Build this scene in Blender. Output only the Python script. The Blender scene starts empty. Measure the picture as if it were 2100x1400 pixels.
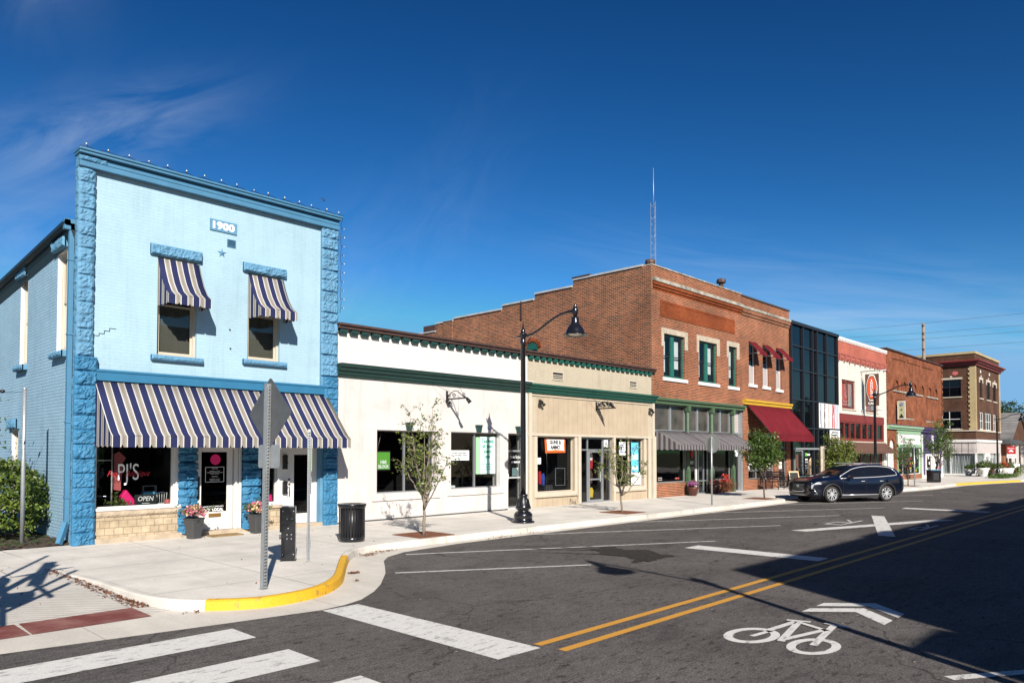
import bpy, bmesh, math, random
from mathutils import Vector, Matrix, noise
R = math.radians
C = bpy.context.scene.collection
sc = bpy.context.scene
# ------------------------------------------------------------------ camera
cd = bpy.data.cameras.new("Camera"); cam = bpy.data.objects.new("Camera", cd); C.objects.link(cam)
cam.location = (0, 0, 2.25); cam.rotation_euler = (R(91.7), 0, R(43.83 - 90))
cd.lens = 25.714; cd.sensor_width = 36; cd.shift_y = 0.0864; cd.clip_end = 3000; cd.clip_start = .05
sc.camera = cam
sc.render.resolution_x = 1024; sc.render.resolution_y = 682
# ------------------------------------------------------------------ light
SUN = Vector((.508 * math.cos(R(30.5)), .861 * math.cos(R(30.5)), -math.sin(R(30.5))))   # travel direction
sl = bpy.data.lights.new("Sun", 'SUN'); so = bpy.data.objects.new("Sun", sl); C.objects.link(so)
sl.energy = 4.6; sl.angle = R(.5); sl.color = (1, .93, .84)
so.rotation_euler = SUN.to_track_quat('-Z', 'Y').to_euler(); so.location = (-20, -30, 40)
w = bpy.data.worlds.new("World"); sc.world = w; w.use_nodes = True
nt = w.node_tree; nt.nodes.clear()
def N(t, typ, **k):
    n = t.nodes.new(typ)
    for a, b in k.items(): setattr(n, a, b)
    return n
def L(t, a, b): t.links.new(a, b)
def math_(t, op, a, b=None, c=None, clamp=False):
    n = N(t, 'ShaderNodeMath', operation=op); n.use_clamp = clamp
    for i, v in enumerate((a, b, c)):
        if v is None: continue
        if hasattr(v, 'links'): L(t, v, n.inputs[i])
        else: n.inputs[i].default_value = v
    return n.outputs[0]
sky = N(nt, 'ShaderNodeTexSky', sky_type='NISHITA'); sky.sun_disc = False
sky.sun_elevation = R(30.5); sky.sun_rotation = R(210.5); sky.air_density = 1.0; sky.dust_density = .15; sky.ozone_density = 2.5; sky.altitude = 200
hs = N(nt, 'ShaderNodeHueSaturation'); hs.inputs['Saturation'].default_value = 1.27; hs.inputs['Value'].default_value = 1.0
hs.inputs['Hue'].default_value = .491
L(nt, sky.outputs[0], hs.inputs['Color'])
gm = N(nt, 'ShaderNodeGamma'); gm.inputs['Gamma'].default_value = 1.66
L(nt, hs.outputs[0], gm.inputs[0])
sm_ = N(nt, 'ShaderNodeVectorMath', operation='SCALE'); L(nt, gm.outputs[0], sm_.inputs[0]); sm_.inputs['Scale'].default_value = .280
cp_ = N(nt, 'ShaderNodeVectorMath', operation='MINIMUM'); L(nt, sm_.outputs[0], cp_.inputs[0]); cp_.inputs[1].default_value = (1.9, 4.1, 6.8)
tc = N(nt, 'ShaderNodeTexCoord')
# wispy cirrus: noise stretched along a slanted axis, kept to patches of the sky
sep = N(nt, 'ShaderNodeSeparateXYZ'); L(nt, tc.outputs['Generated'], sep.inputs[0])
az = math_(nt, 'ARCTAN2', sep.outputs[1], sep.outputs[0])
el = math_(nt, 'ARCSINE', sep.outputs[2])
cmb = N(nt, 'ShaderNodeCombineXYZ'); L(nt, az, cmb.inputs[0]); L(nt, el, cmb.inputs[1])
def cloud(azc, elc, ra, re, ang, strength, sx, sy, seed, lo=.45):
    mp = N(nt, 'ShaderNodeMapping'); mp.inputs['Location'].default_value = (-R(azc), -R(elc), seed)
    L(nt, cmb.outputs[0], mp.inputs[0])
    rot = N(nt, 'ShaderNodeVectorRotate', rotation_type='Z_AXIS'); rot.inputs['Angle'].default_value = R(ang); L(nt, mp.outputs[0], rot.inputs[0])
    s2 = N(nt, 'ShaderNodeSeparateXYZ'); L(nt, rot.outputs[0], s2.inputs[0])
    a = math_(nt, 'DIVIDE', s2.outputs[0], R(ra)); b = math_(nt, 'DIVIDE', s2.outputs[1], R(re))
    d = math_(nt, 'ADD', math_(nt, 'MULTIPLY', a, a), math_(nt, 'MULTIPLY', b, b))
    m = math_(nt, 'POWER', 2.718, math_(nt, 'MULTIPLY', d, -1.0))
    m2 = N(nt, 'ShaderNodeMapping'); m2.inputs['Scale'].default_value = (sx, sy, 1); L(nt, rot.outputs[0], m2.inputs[0])
    nz = N(nt, 'ShaderNodeTexNoise'); nz.inputs['Scale'].default_value = 1; nz.inputs['Detail'].default_value = 7; nz.inputs['Roughness'].default_value = .58
    nz.inputs['Distortion'].default_value = .9
    L(nt, m2.outputs[0], nz.inputs['Vector'])
    k = N(nt, 'ShaderNodeMapRange'); k.inputs['From Min'].default_value = lo - .1; k.inputs['From Max'].default_value = .85; L(nt, nz.outputs[0], k.inputs[0])
    return math_(nt, 'MULTIPLY', math_(nt, 'MULTIPLY', m, k.outputs[0]), strength)
# heading 90 deg = toward the facades; the photo spans azimuth 79 (left) .. 9 (right)
cl = cloud(74, 20.5, 8, 2.2, 24, .50, 5, 18, 1.3)
for args in ((78, 31, 4, 4, 60, .28, 7, 14, 5.1), (78, 13, 7, 3.5, 15, .42, 4, 14, 9.7), (59, 11, 7, 5, 40, .20, 6, 18, 3.3),
             (50, 17, 8, 4, 55, .07, 9, 20, 6.6), (16, 8.5, 16, 1.7, -9, .55, 3, 42, 8.8), (20, 12, 18, 2.2, -11, .28, 4, 40, 2.2)):
    cl = math_(nt, 'ADD', cl, cloud(*args))
cl = math_(nt, 'MINIMUM', cl, .8)
mx = N(nt, 'ShaderNodeMixRGB'); L(nt, cl, mx.inputs[0]); L(nt, cp_.outputs[0], mx.inputs[1]); mx.inputs[2].default_value = (5.0, 6.0, 7.6, 1)
bg = N(nt, 'ShaderNodeBackground'); bg.inputs[1].default_value = .06; L(nt, mx.outputs[0], bg.inputs[0])
wo = N(nt, 'ShaderNodeOutputWorld'); L(nt, bg.outputs[0], wo.inputs[0])
sc.view_settings.view_transform = 'Standard'; sc.view_settings.look = 'None'; sc.view_settings.gamma = 1
sc.view_settings.exposure = 0.95; sc.view_settings.use_curve_mapping = False

# ------------------------------------------------------------------ materials
MATS = {}
def newmat(name):
    m = bpy.data.materials.new(name); m.use_nodes = True; t = m.node_tree; t.nodes.clear()
    o = N(t, 'ShaderNodeOutputMaterial'); p = N(t, 'ShaderNodeBsdfPrincipled'); L(t, p.outputs[0], o.inputs[0])
    MATS[name] = m; return m, t, p
def c4(c): return (c[0], c[1], c[2], 1)
def streaks(t, amt):
    """faint vertical rain streaks and blotches of grime, fixed to the wall"""
    ge = N(t, 'ShaderNodeNewGeometry'); out = None
    for sc3, lo, hi in (((2.6, 2.6, .22), .50, .78), ((.9, .9, .9), .52, .80)):
        mp = N(t, 'ShaderNodeMapping'); mp.inputs['Scale'].default_value = sc3; mp.inputs['Location'].default_value = (3.7, 1.1, 5.3); L(t, ge.outputs['Position'], mp.inputs[0])
        n = N(t, 'ShaderNodeTexNoise'); n.inputs['Scale'].default_value = 1.6; n.inputs['Detail'].default_value = 9; n.inputs['Roughness'].default_value = .72; L(t, mp.outputs[0], n.inputs['Vector'])
        r = N(t, 'ShaderNodeMapRange'); r.inputs[1].default_value = lo; r.inputs[2].default_value = hi; r.inputs[3].default_value = 1; r.inputs[4].default_value = 1 - amt; L(t, n.outputs[0], r.inputs[0])
        out = r.outputs[0] if out is None else math_(t, 'MULTIPLY', out, r.outputs[0])
    return out
def mat(name, col, rough=.6, var=.12, scale=3., bump=0., bscale=40., metal=0., coat=0., spec=.5, stretch=None, fine=0., streak=0.):
    m, t, p = newmat(name)
    ge = N(t, 'ShaderNodeNewGeometry'); vec = ge.outputs['Position']
    if stretch:
        mp = N(t, 'ShaderNodeMapping'); mp.inputs['Scale'].default_value = stretch; L(t, vec, mp.inputs[0]); vec = mp.outputs[0]
    nz = N(t, 'ShaderNodeTexNoise'); nz.inputs['Scale'].default_value = scale; nz.inputs['Detail'].default_value = 6; nz.inputs['Roughness'].default_value = .6
    L(t, vec, nz.inputs['Vector'])
    mr = N(t, 'ShaderNodeMapRange'); mr.inputs['From Min'].default_value = .3; mr.inputs['From Max'].default_value = .7
    mr.inputs['To Min'].default_value = 1 - var; mr.inputs['To Max'].default_value = 1 + var; L(t, nz.outputs[0], mr.inputs[0])
    f = mr.outputs[0]
    if fine:
        n2 = N(t, 'ShaderNodeTexNoise'); n2.inputs['Scale'].default_value = bscale; n2.inputs['Detail'].default_value = 3; L(t, vec, n2.inputs['Vector'])
        r2 = N(t, 'ShaderNodeMapRange'); r2.inputs['From Min'].default_value = .3; r2.inputs['From Max'].default_value = .7
        r2.inputs['To Min'].default_value = 1 - fine; r2.inputs['To Max'].default_value = 1 + fine; L(t, n2.outputs[0], r2.inputs[0])
        f = math_(t, 'MULTIPLY', f, r2.outputs[0])
    if streak: f = math_(t, 'MULTIPLY', f, streaks(t, streak))
    mul = N(t, 'ShaderNodeVectorMath', operation='SCALE'); mul.inputs[0].default_value = col[:3]; L(t, f, mul.inputs['Scale'])
    L(t, mul.outputs[0], p.inputs['Base Color'])
    p.inputs['Roughness'].default_value = rough; p.inputs['Metallic'].default_value = metal; p.inputs['Coat Weight'].default_value = coat
    p.inputs['Specular IOR Level'].default_value = spec
    if bump:
        nb = N(t, 'ShaderNodeTexNoise'); nb.inputs['Scale'].default_value = bscale; nb.inputs['Detail'].default_value = 5; L(t, vec, nb.inputs['Vector'])
        b = N(t, 'ShaderNodeBump'); b.inputs['Strength'].default_value = bump; b.inputs['Distance'].default_value = .02
        L(t, nb.outputs[0], b.inputs['Height']); L(t, b.outputs[0], p.inputs['Normal'])
    return m
def uv_wall(t):
    ge = N(t, 'ShaderNodeNewGeometry'); s = N(t, 'ShaderNodeSeparateXYZ'); L(t, ge.outputs['Position'], s.inputs[0])
    n = N(t, 'ShaderNodeSeparateXYZ'); L(t, ge.outputs['True Normal'], n.inputs[0])
    st = math_(t, 'GREATER_THAN', math_(t, 'ABSOLUTE', n.outputs[0]), .6)
    u = math_(t, 'ADD', math_(t, 'MULTIPLY', s.outputs[0], math_(t, 'SUBTRACT', 1, st)), math_(t, 'MULTIPLY', s.outputs[1], st))
    return ge, u, s.outputs[2]
def brickm(name, c1, c2, mortar, bw=.235, bh=.0775, ms=.009, bump=.5, rough=.85, patch=.18, patchcol=None, pscale=.5, dark=0., bias=0., streak=.14):
    m, t, p = newmat(name); ge, u, v = uv_wall(t)
    cb = N(t, 'ShaderNodeCombineXYZ'); L(t, u, cb.inputs[0]); L(t, v, cb.inputs[1])
    # slightly uneven courses
    nw = N(t, 'ShaderNodeTexNoise'); nw.inputs['Scale'].default_value = 1.3; L(t, cb.outputs[0], nw.inputs['Vector'])
    wv = N(t, 'ShaderNodeVectorMath', operation='SCALE'); wv.inputs['Scale'].default_value = .012; L(t, nw.outputs['Color'], wv.inputs[0])
    ad = N(t, 'ShaderNodeVectorMath', operation='ADD'); L(t, cb.outputs[0], ad.inputs[0]); L(t, wv.outputs[0], ad.inputs[1])
    b = N(t, 'ShaderNodeTexBrick'); L(t, ad.outputs[0], b.inputs['Vector'])
    b.inputs['Color1'].default_value = c4(c1); b.inputs['Color2'].default_value = c4(c2); b.inputs['Mortar'].default_value = c4(mortar)
    b.inputs['Scale'].default_value = 1; b.inputs['Brick Width'].default_value = bw; b.inputs['Row Height'].default_value = bh
    b.inputs['Mortar Size'].default_value = ms; b.inputs['Mortar Smooth'].default_value = .25; b.inputs['Bias'].default_value = bias
    nz = N(t, 'ShaderNodeTexNoise'); nz.inputs['Scale'].default_value = pscale; nz.inputs['Detail'].default_value = 8; nz.inputs['Roughness'].default_value = .65
    L(t, ge.outputs['Position'], nz.inputs['Vector'])
    mr = N(t, 'ShaderNodeMapRange'); mr.inputs['From Min'].default_value = .35; mr.inputs['From Max'].default_value = .65
    mr.inputs['To Min'].default_value = 1 - patch; mr.inputs['To Max'].default_value = 1 + patch; L(t, nz.outputs[0], mr.inputs[0])
    sc_ = N(t, 'ShaderNodeVectorMath', operation='SCALE'); L(t, b.outputs['Color'], sc_.inputs[0]); L(t, math_(t, 'MULTIPLY', mr.outputs[0], streaks(t, streak)), sc_.inputs['Scale'])
    col = sc_.outputs[0]
    if patchcol:
        n3 = N(t, 'ShaderNodeTexNoise'); n3.inputs['Scale'].default_value = 1.1; n3.inputs['Detail'].default_value = 9; n3.inputs['Roughness'].default_value = .7
        mp = N(t, 'ShaderNodeMapping'); mp.inputs['Scale'].default_value = (1, 1, .6); mp.inputs['Location'].default_value = (7, 3, 1); L(t, ge.outputs['Position'], mp.inputs[0]); L(t, mp.outputs[0], n3.inputs['Vector'])
        r3 = N(t, 'ShaderNodeMapRange'); r3.inputs['From Min'].default_value = .52; r3.inputs['From Max'].default_value = .72; r3.inputs['To Max'].default_value = .75; L(t, n3.outputs[0], r3.inputs[0])
        mxx = N(t, 'ShaderNodeMixRGB'); L(t, r3.outputs[0], mxx.inputs[0]); L(t, col, mxx.inputs[1]); mxx.inputs[2].default_value = c4(patchcol); col = mxx.outputs[0]
    L(t, col, p.inputs['Base Color']); p.inputs['Roughness'].default_value = rough; p.inputs['Specular IOR Level'].default_value = .15
    bm = N(t, 'ShaderNodeBump'); bm.inputs['Strength'].default_value = bump; bm.inputs['Distance'].default_value = .012; bm.invert = True
    n4 = N(t, 'ShaderNodeTexNoise'); n4.inputs['Scale'].default_value = 30; n4.inputs['Detail'].default_value = 4; L(t, ge.outputs['Position'], n4.inputs['Vector'])
    h = math_(t, 'ADD', b.outputs['Fac'], math_(t, 'MULTIPLY', n4.outputs[0], -.5))
    L(t, h, bm.inputs['Height']); L(t, bm.outputs[0], p.inputs['Normal'])
    return m
def stripem(name, period, stops, phase=0., rough=.85, horiz=False):
    """stops: [(pos, colour)] constant bands across one period"""
    m, t, p = newmat(name); ge, u, v = uv_wall(t)
    if horiz: u = v
    f = math_(t, 'FRACT', math_(t, 'DIVIDE', math_(t, 'ADD', u, phase + 1000 * period), period))
    cr = N(t, 'ShaderNodeValToRGB'); cr.color_ramp.interpolation = 'CONSTANT'; e = cr.color_ramp.elements
    e[0].position = 0; e[0].color = c4(stops[0][1]); e[1].position = stops[1][0]; e[1].color = c4(stops[1][1])
    for ps, cc in stops[2:]:
        q = e.new(ps); q.color = c4(cc)
    L(t, f, cr.inputs[0])
    nz = N(t, 'ShaderNodeTexNoise'); nz.inputs['Scale'].default_value = 2.5; nz.inputs['Detail'].default_value = 6; L(t, ge.outputs['Position'], nz.inputs['Vector'])
    mr = N(t, 'ShaderNodeMapRange'); mr.inputs['To Min'].default_value = .8; mr.inputs['To Max'].default_value = 1.15; L(t, nz.outputs[0], mr.inputs[0])
    s = N(t, 'ShaderNodeVectorMath', operation='SCALE'); L(t, cr.outputs[0], s.inputs[0]); L(t, mr.outputs[0], s.inputs['Scale'])
    L(t, s.outputs[0], p.inputs['Base Color']); p.inputs['Roughness'].default_value = rough; p.inputs['Specular IOR Level'].default_value = .12
    b = N(t, 'ShaderNodeBump'); b.inputs['Strength'].default_value = .35; b.inputs['Distance'].default_value = .03
    n2 = N(t, 'ShaderNodeTexNoise'); n2.inputs['Scale'].default_value = 2.2; n2.inputs['Detail'].default_value = 2; L(t, ge.outputs['Position'], n2.inputs['Vector'])
    L(t, n2.outputs[0], b.inputs['Height']); L(t, b.outputs[0], p.inputs['Normal'])
    return m
def glassm(name, tint=(.35, .38, .4), refl=1.0, rough=.01):
    m = bpy.data.materials.new(name); m.use_nodes = True; t = m.node_tree; t.nodes.clear(); MATS[name] = m
    o = N(t, 'ShaderNodeOutputMaterial'); tr = N(t, 'ShaderNodeBsdfTransparent'); tr.inputs[0].default_value = c4(tint)
    gl = N(t, 'ShaderNodeBsdfGlossy'); gl.inputs['Roughness'].default_value = rough; gl.inputs[0].default_value = (refl, refl, refl, 1)
    ge = N(t, 'ShaderNodeNewGeometry'); nz = N(t, 'ShaderNodeTexNoise'); nz.inputs['Scale'].default_value = .8; L(t, ge.outputs['Position'], nz.inputs['Vector'])
    b = N(t, 'ShaderNodeBump'); b.inputs['Strength'].default_value = .06; b.inputs['Distance'].default_value = .05; L(t, nz.outputs[0], b.inputs['Height']); L(t, b.outputs[0], gl.inputs['Normal'])
    lw = N(t, 'ShaderNodeLayerWeight'); lw.inputs['Blend'].default_value = .5
    fr = math_(t, 'ADD', math_(t, 'MULTIPLY', math_(t, 'POWER', lw.outputs['Facing'], 5.0), .94), .055)   # same from both sides of the pane
    mx = N(t, 'ShaderNodeMixShader'); L(t, fr, mx.inputs[0]); L(t, tr.outputs[0], mx.inputs[1]); L(t, gl.outputs[0], mx.inputs[2]); L(t, mx.outputs[0], o.inputs[0])
    return m

M = {}
STRIPE = [(0, (.018, .023, .070)), (.49, (.48, .46, .44)), (.57, (.17, .155, .13)), (.60, (.26, .24, .205)), (.69, (.11, .095, .07)), (.72, (.26, .24, .205)), (.77, (.11, .095, .07)), (.80, (.26, .24, .205)), (.89, (.17, .155, .13)), (.92, (.48, .46, .44))]
M['blue_brick'] = brickm('blue_brick', (.285, .42, .49), (.295, .43, .50), (.268, .398, .468), bump=.40, patch=.06, ms=.006)
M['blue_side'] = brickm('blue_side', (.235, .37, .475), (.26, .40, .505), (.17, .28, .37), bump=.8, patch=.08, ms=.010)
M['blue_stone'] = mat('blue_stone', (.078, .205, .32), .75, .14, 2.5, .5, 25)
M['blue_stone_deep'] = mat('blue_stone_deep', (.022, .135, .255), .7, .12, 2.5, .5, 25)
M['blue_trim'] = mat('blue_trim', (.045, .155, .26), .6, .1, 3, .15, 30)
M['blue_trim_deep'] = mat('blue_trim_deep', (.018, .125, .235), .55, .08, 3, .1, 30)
M['blue_dark'] = mat('blue_dark', (.004, .014, .022), .5, .1, 3)
M['beige_stone'] = brickm('beige_stone', (.34, .27, .18), (.42, .34, .24), (.28, .22, .15), bw=.20, bh=.165, ms=.008, bump=1.0, patch=.2, pscale=4)
M['beige_cap'] = mat('beige_cap', (.36, .29, .21), .85, .2, 5, .8, 18)
M['white_paint'] = mat('white_paint', (.60, .59, .57), .5, .04, 4, .06, 20)
M['cream_paint'] = mat('cream_paint', (.44, .39, .31), .6, .06, 3, .1, 20)
M['white_brick'] = brickm('white_brick', (.55, .53, .50), (.57, .55, .52), (.48, .46, .43), bump=.5, patch=.05, ms=.007)
M['white_stucco'] = mat('white_stucco', (.50, .47, .445), .8, .05, 1.2, .25, 60, fine=.03, streak=.20)
M['cream_brick'] = brickm('cream_brick', (.40, .35, .265), (.42, .37, .28), (.33, .285, .215), bump=.5, patch=.06, ms=.007)
M['green_dark'] = mat('green_dark', (.013, .040, .034), .45, .2, 6, .1, 20)
M['green_mid'] = mat('green_mid', (.010, .075, .056), .5, .15, 5, .1, 20)
M['green_frame'] = mat('green_frame', (.012, .10, .075), .5, .15, 5)
M['green_sage'] = mat('green_sage', (.05, .090, .045), .6, .2, 5, .1, 20)
M['green_pale'] = mat('green_pale', (.20, .32, .20), .6, .15, 5)
M['brown_cap'] = mat('brown_cap', (.055, .028, .022), .6, .25, 4, .1, 20)
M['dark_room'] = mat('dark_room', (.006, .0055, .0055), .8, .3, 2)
M['room_floor'] = mat('room_floor', (.05, .045, .04), .6, .3, 2)
M['glass'] = glassm('glass', (.72, .75, .75))
M['glass_dark'] = glassm('glass_dark', (.12, .13, .14), 1.0)
M['aluminium'] = mat('aluminium', (.42, .44, .46), .35, .06, 5, metal=.7)
M['galv'] = mat('galv', (.34, .36, .37), .45, .12, 12, .05, 60, metal=.55)
M['galv_dark'] = mat('galv_dark', (.10, .105, .11), .5, .15, 6, metal=.4)
M['black_metal'] = mat('black_metal', (.008, .008, .01), .22, .2, 5, coat=.25)
M['black_satin'] = mat('black_satin', (.010, .010, .012), .45, .2, 5)
M['blind'] = stripem('blind', .05, [(0, (.17, .165, .135)), (.55, (.03, .028, .024))], rough=.7, horiz=True)
M['shade'] = mat('shade', (.42, .40, .34), .9, .1, 4)
M['lamp_glass'] = mat('lamp_glass', (.75, .72, .6), .3, .03)
# red bricks
M['red_brick'] = brickm('red_brick', (.215, .048, .021), (.055, .017, .011), (.37, .215, .13), ms=.0125, patch=.22, bump=.6, bias=-.1)
M['red_brick_side'] = brickm('red_brick_side', (.23, .070, .032), (.060, .022, .016), (.37, .23, .145), ms=.0125, patch=.25, bump=.6, bias=.0)
M['red_brick_plain'] = brickm('red_brick_plain', (.22, .055, .018), (.17, .042, .015), (.15, .045, .018), ms=.006, patch=.25)
M['brick_worn'] = brickm('brick_worn', (.22, .065, .03), (.13, .04, .02), (.30, .19, .12), patch=.3, patchcol=(.05, .035, .03))
M['old_brick'] = brickm('old_brick', (.21, .060, .026), (.12, .036, .018), (.19, .09, .05), patch=.35, patchcol=(.25, .088, .042), pscale=1.2)
M['dark_brick'] = brickm('dark_brick', (.090, .038, .022), (.055, .026, .018), (.10, .065, .045), patch=.25)
M['tan_brick'] = brickm('tan_brick', (.42, .33, .18), (.36, .28, .15), (.30, .24, .14), patch=.1)
M['stone_trim'] = mat('stone_trim', (.36, .31, .235), .85, .25, 6, .3, 30, fine=.1)
M['weather_stone'] = mat('weather_stone', (.26, .24, .20), .9, .55, 3, .4, 25, fine=.2)
M['coping'] = mat('coping', (.36, .37, .38), .6, .2, 4, .1, 20)
M['yellow_paint'] = mat('yellow_paint', (.46, .27, .02), .5, .12, 4, .1, 25)
M['maroon_cloth'] = mat('maroon_cloth', (.120, .013, .019), .9, .15, 1.5, .15, 4, spec=.05)
M['brown_cloth'] = mat('brown_cloth', (.085, .038, .026), .8, .25, 3, stretch=(6, 1, 1))
M['maroon_paint'] = mat('maroon_paint', (.16, .022, .018), .5, .15, 4)
M['pink_brick'] = brickm('pink_brick', (.34, .10, .07), (.37, .115, .08), (.29, .085, .06), bw=.4, bh=.2, ms=.012, patch=.12)
M['pink_paint'] = mat('pink_paint', (.30, .085, .06), .7, .2, 4)
M['cafe_white'] = mat('cafe_white', (.52, .49, .43), .8, .05, 1.5, .15, 30, streak=.22)
M['curtain_glass'] = mat('curtain_glass', (.002, .003, .005), .02, .1, 2, spec=.34, coat=0)
M['tint_frame'] = mat('tint_frame', (.012, .013, .017), .4, .15, 5)
M['purple'] = mat('purple', (.040, .020, .085), .5, .15, 3)
M['navy_stripe'] = stripem('navy_stripe', .304, STRIPE, phase=.032)
M['navy_stripe_small'] = stripem('navy_stripe_small', .285, STRIPE, phase=.06)
M['grey_stripe'] = stripem('grey_stripe', .26, [(0, (.055, .052, .055)), (.5, (.19, .175, .18)), (.74, (.11, .10, .105)), (.8, (.19, .175, .18))])
M['curtain'] = stripem('curtain', .42, [(0, (.50, .52, .52)), (.18, (.16, .17, .18)), (.3, (.42, .44, .44)), (.52, (.60, .62, .62)), (.62, (.10, .10, .11)), (.7, (.36, .38, .38)), (.86, (.62, .63, .63)), (.95, (.2, .2, .21))])
M['siding'] = stripem('siding', .30, [(0, (.37, .30, .215)), (.94, (.27, .215, .15))])
M['siding_white'] = stripem('siding_white', .45, [(0, (.42, .38, .36)), (.9, (.32, .28, .27))])
M['panel_grey'] = mat('panel_grey', (.36, .32, .31), .5, .06, 2)
M['shingle'] = brickm('shingle', (.20, .19, .18), (.13, .125, .12), (.07, .07, .07), bw=.3, bh=.14, patch=.25)
M['bark'] = mat('bark', (.20, .165, .13), .9, .35, 20, .5, 60)
M['bark_brown'] = mat('bark_brown', (.09, .06, .042), .9, .3, 20, .5, 60)
def leafm(name, a, b, trans=.35):
    m = bpy.data.materials.new(name); m.use_nodes = True; t = m.node_tree; t.nodes.clear(); MATS[name] = m
    o = N(t, 'ShaderNodeOutputMaterial'); d = N(t, 'ShaderNodeBsdfPrincipled'); tr = N(t, 'ShaderNodeBsdfTranslucent')
    d.inputs['Roughness'].default_value = .45
    ge = N(t, 'ShaderNodeNewGeometry'); mx = N(t, 'ShaderNodeMixRGB'); mx.inputs[1].default_value = c4(a); mx.inputs[2].default_value = c4(b)
    L(t, ge.outputs['Random Per Island'], mx.inputs[0]); L(t, mx.outputs[0], d.inputs['Base Color']); L(t, mx.outputs[0], tr.inputs[0])
    ms = N(t, 'ShaderNodeMixShader'); ms.inputs[0].default_value = trans; L(t, d.outputs[0], ms.inputs[1]); L(t, tr.outputs[0], ms.inputs[2]); L(t, ms.outputs[0], o.inputs[0])
    return m
M['leaf_lime'] = leafm('leaf_lime', (.06, .09, .018), (.20, .24, .045))
M['leaf_green'] = leafm('leaf_green', (.035, .075, .012), (.10, .16, .03))
M['leaf_bush'] = leafm('leaf_bush', (.045, .09, .014), (.17, .22, .04), .3)
M['leaf_dark'] = leafm('leaf_dark', (.018, .042, .012), (.05, .085, .02), .2)
M['petal_pink'] = leafm('petal_pink', (.45, .03, .14), (.65, .30, .38), .2)
M['petal_cream'] = leafm('petal_cream', (.70, .55, .28), (.75, .40, .35), .2)
M['petal_purple'] = leafm('petal_purple', (.25, .03, .35), (.50, .20, .55), .2)
M['petal_red'] = leafm('petal_red', (.40, .02, .02), (.55, .06, .05), .2)
M['dead_leaf'] = leafm('dead_leaf', (.10, .03, .012), (.20, .075, .03), .1)
M['pot_grey'] = mat('pot_grey', (.045, .047, .05), .45, .1, 4)
M['pot_brown'] = mat('pot_brown', (.075, .022, .014), .4, .2, 4)
M['rust'] = mat('rust', (.15, .055, .025), .9, .3, 9, .3, 60)
M['mulch'] = mat('mulch', (.045, .028, .018), 1, .5, 9, 1, 25, fine=.4)
M['mat_coir'] = mat('mat_coir', (.22, .14, .05), .95, .25, 12, .6, 90)
def col(name, c, r=.6, var=.05, **k): M[name] = mat(name, c, r, var, **k)
col('sign_green', (.12, .38, .045)); col('sign_white', (.74, .75, .74)); col('mint', (.50, .74, .66)); col('teal_text', (.0, .19, .10)); col('ink', (.01, .01, .012))
col('orange', (.62, .10, .015)); col('hot_pink', (.75, .01, .16)); col('salmon', (.45, .10, .10)); col('sky_dot', (.10, .45, .65)); col('pj_circle', (.006, .003, .004)); col('chalk', (.012, .014, .014), .8, .3)
col('wood_light', (.52, .36, .20)); col('sign_brown', (.09, .045, .030)); col('sign_orange', (.60, .075, .02)); col('sign_sage', (.36, .37, .22)); col('sign_red', (.42, .015, .02))
col('white_letter', (.85, .85, .83), .5, .0); col('brass', (.30, .17, .05), .4, .1, metal=.6); col('cloth_orange', (.62, .22, .03)); col('cloth_blue', (.03, .07, .35)); col('cloth_red', (.42, .02, .03)); col('cloth_yellow', (.65, .45, .02))
col('tyre', (.012, .012, .012), .8, .2); col('chrome', (.72, .73, .74), .22, .02, metal=.45); col('rim', (.52, .53, .54), .3, .03, metal=.35); col('rubber_trim', (.012, .012, .013), .6)
col('car_glass', (.006, .007, .009), .03); col('tail_red', (.25, .008, .01), .2); col('headlamp', (.35, .37, .4), .1)
m, t, p = newmat('car_paint'); p.inputs['Base Color'].default_value = (.001, .003, .011, 1); p.inputs['Metallic'].default_value = .1; p.inputs['Roughness'].default_value = .32; p.inputs['Coat Weight'].default_value = 1; p.inputs['Coat Roughness'].default_value = .02
nz = N(t, 'ShaderNodeTexNoise'); nz.inputs['Scale'].default_value = 900; bb = N(t, 'ShaderNodeBump'); bb.inputs['Strength'].default_value = .02; L(t, nz.outputs[0], bb.inputs['Height']); L(t, bb.outputs[0], p.inputs['Normal']); M['car_paint'] = m

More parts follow.
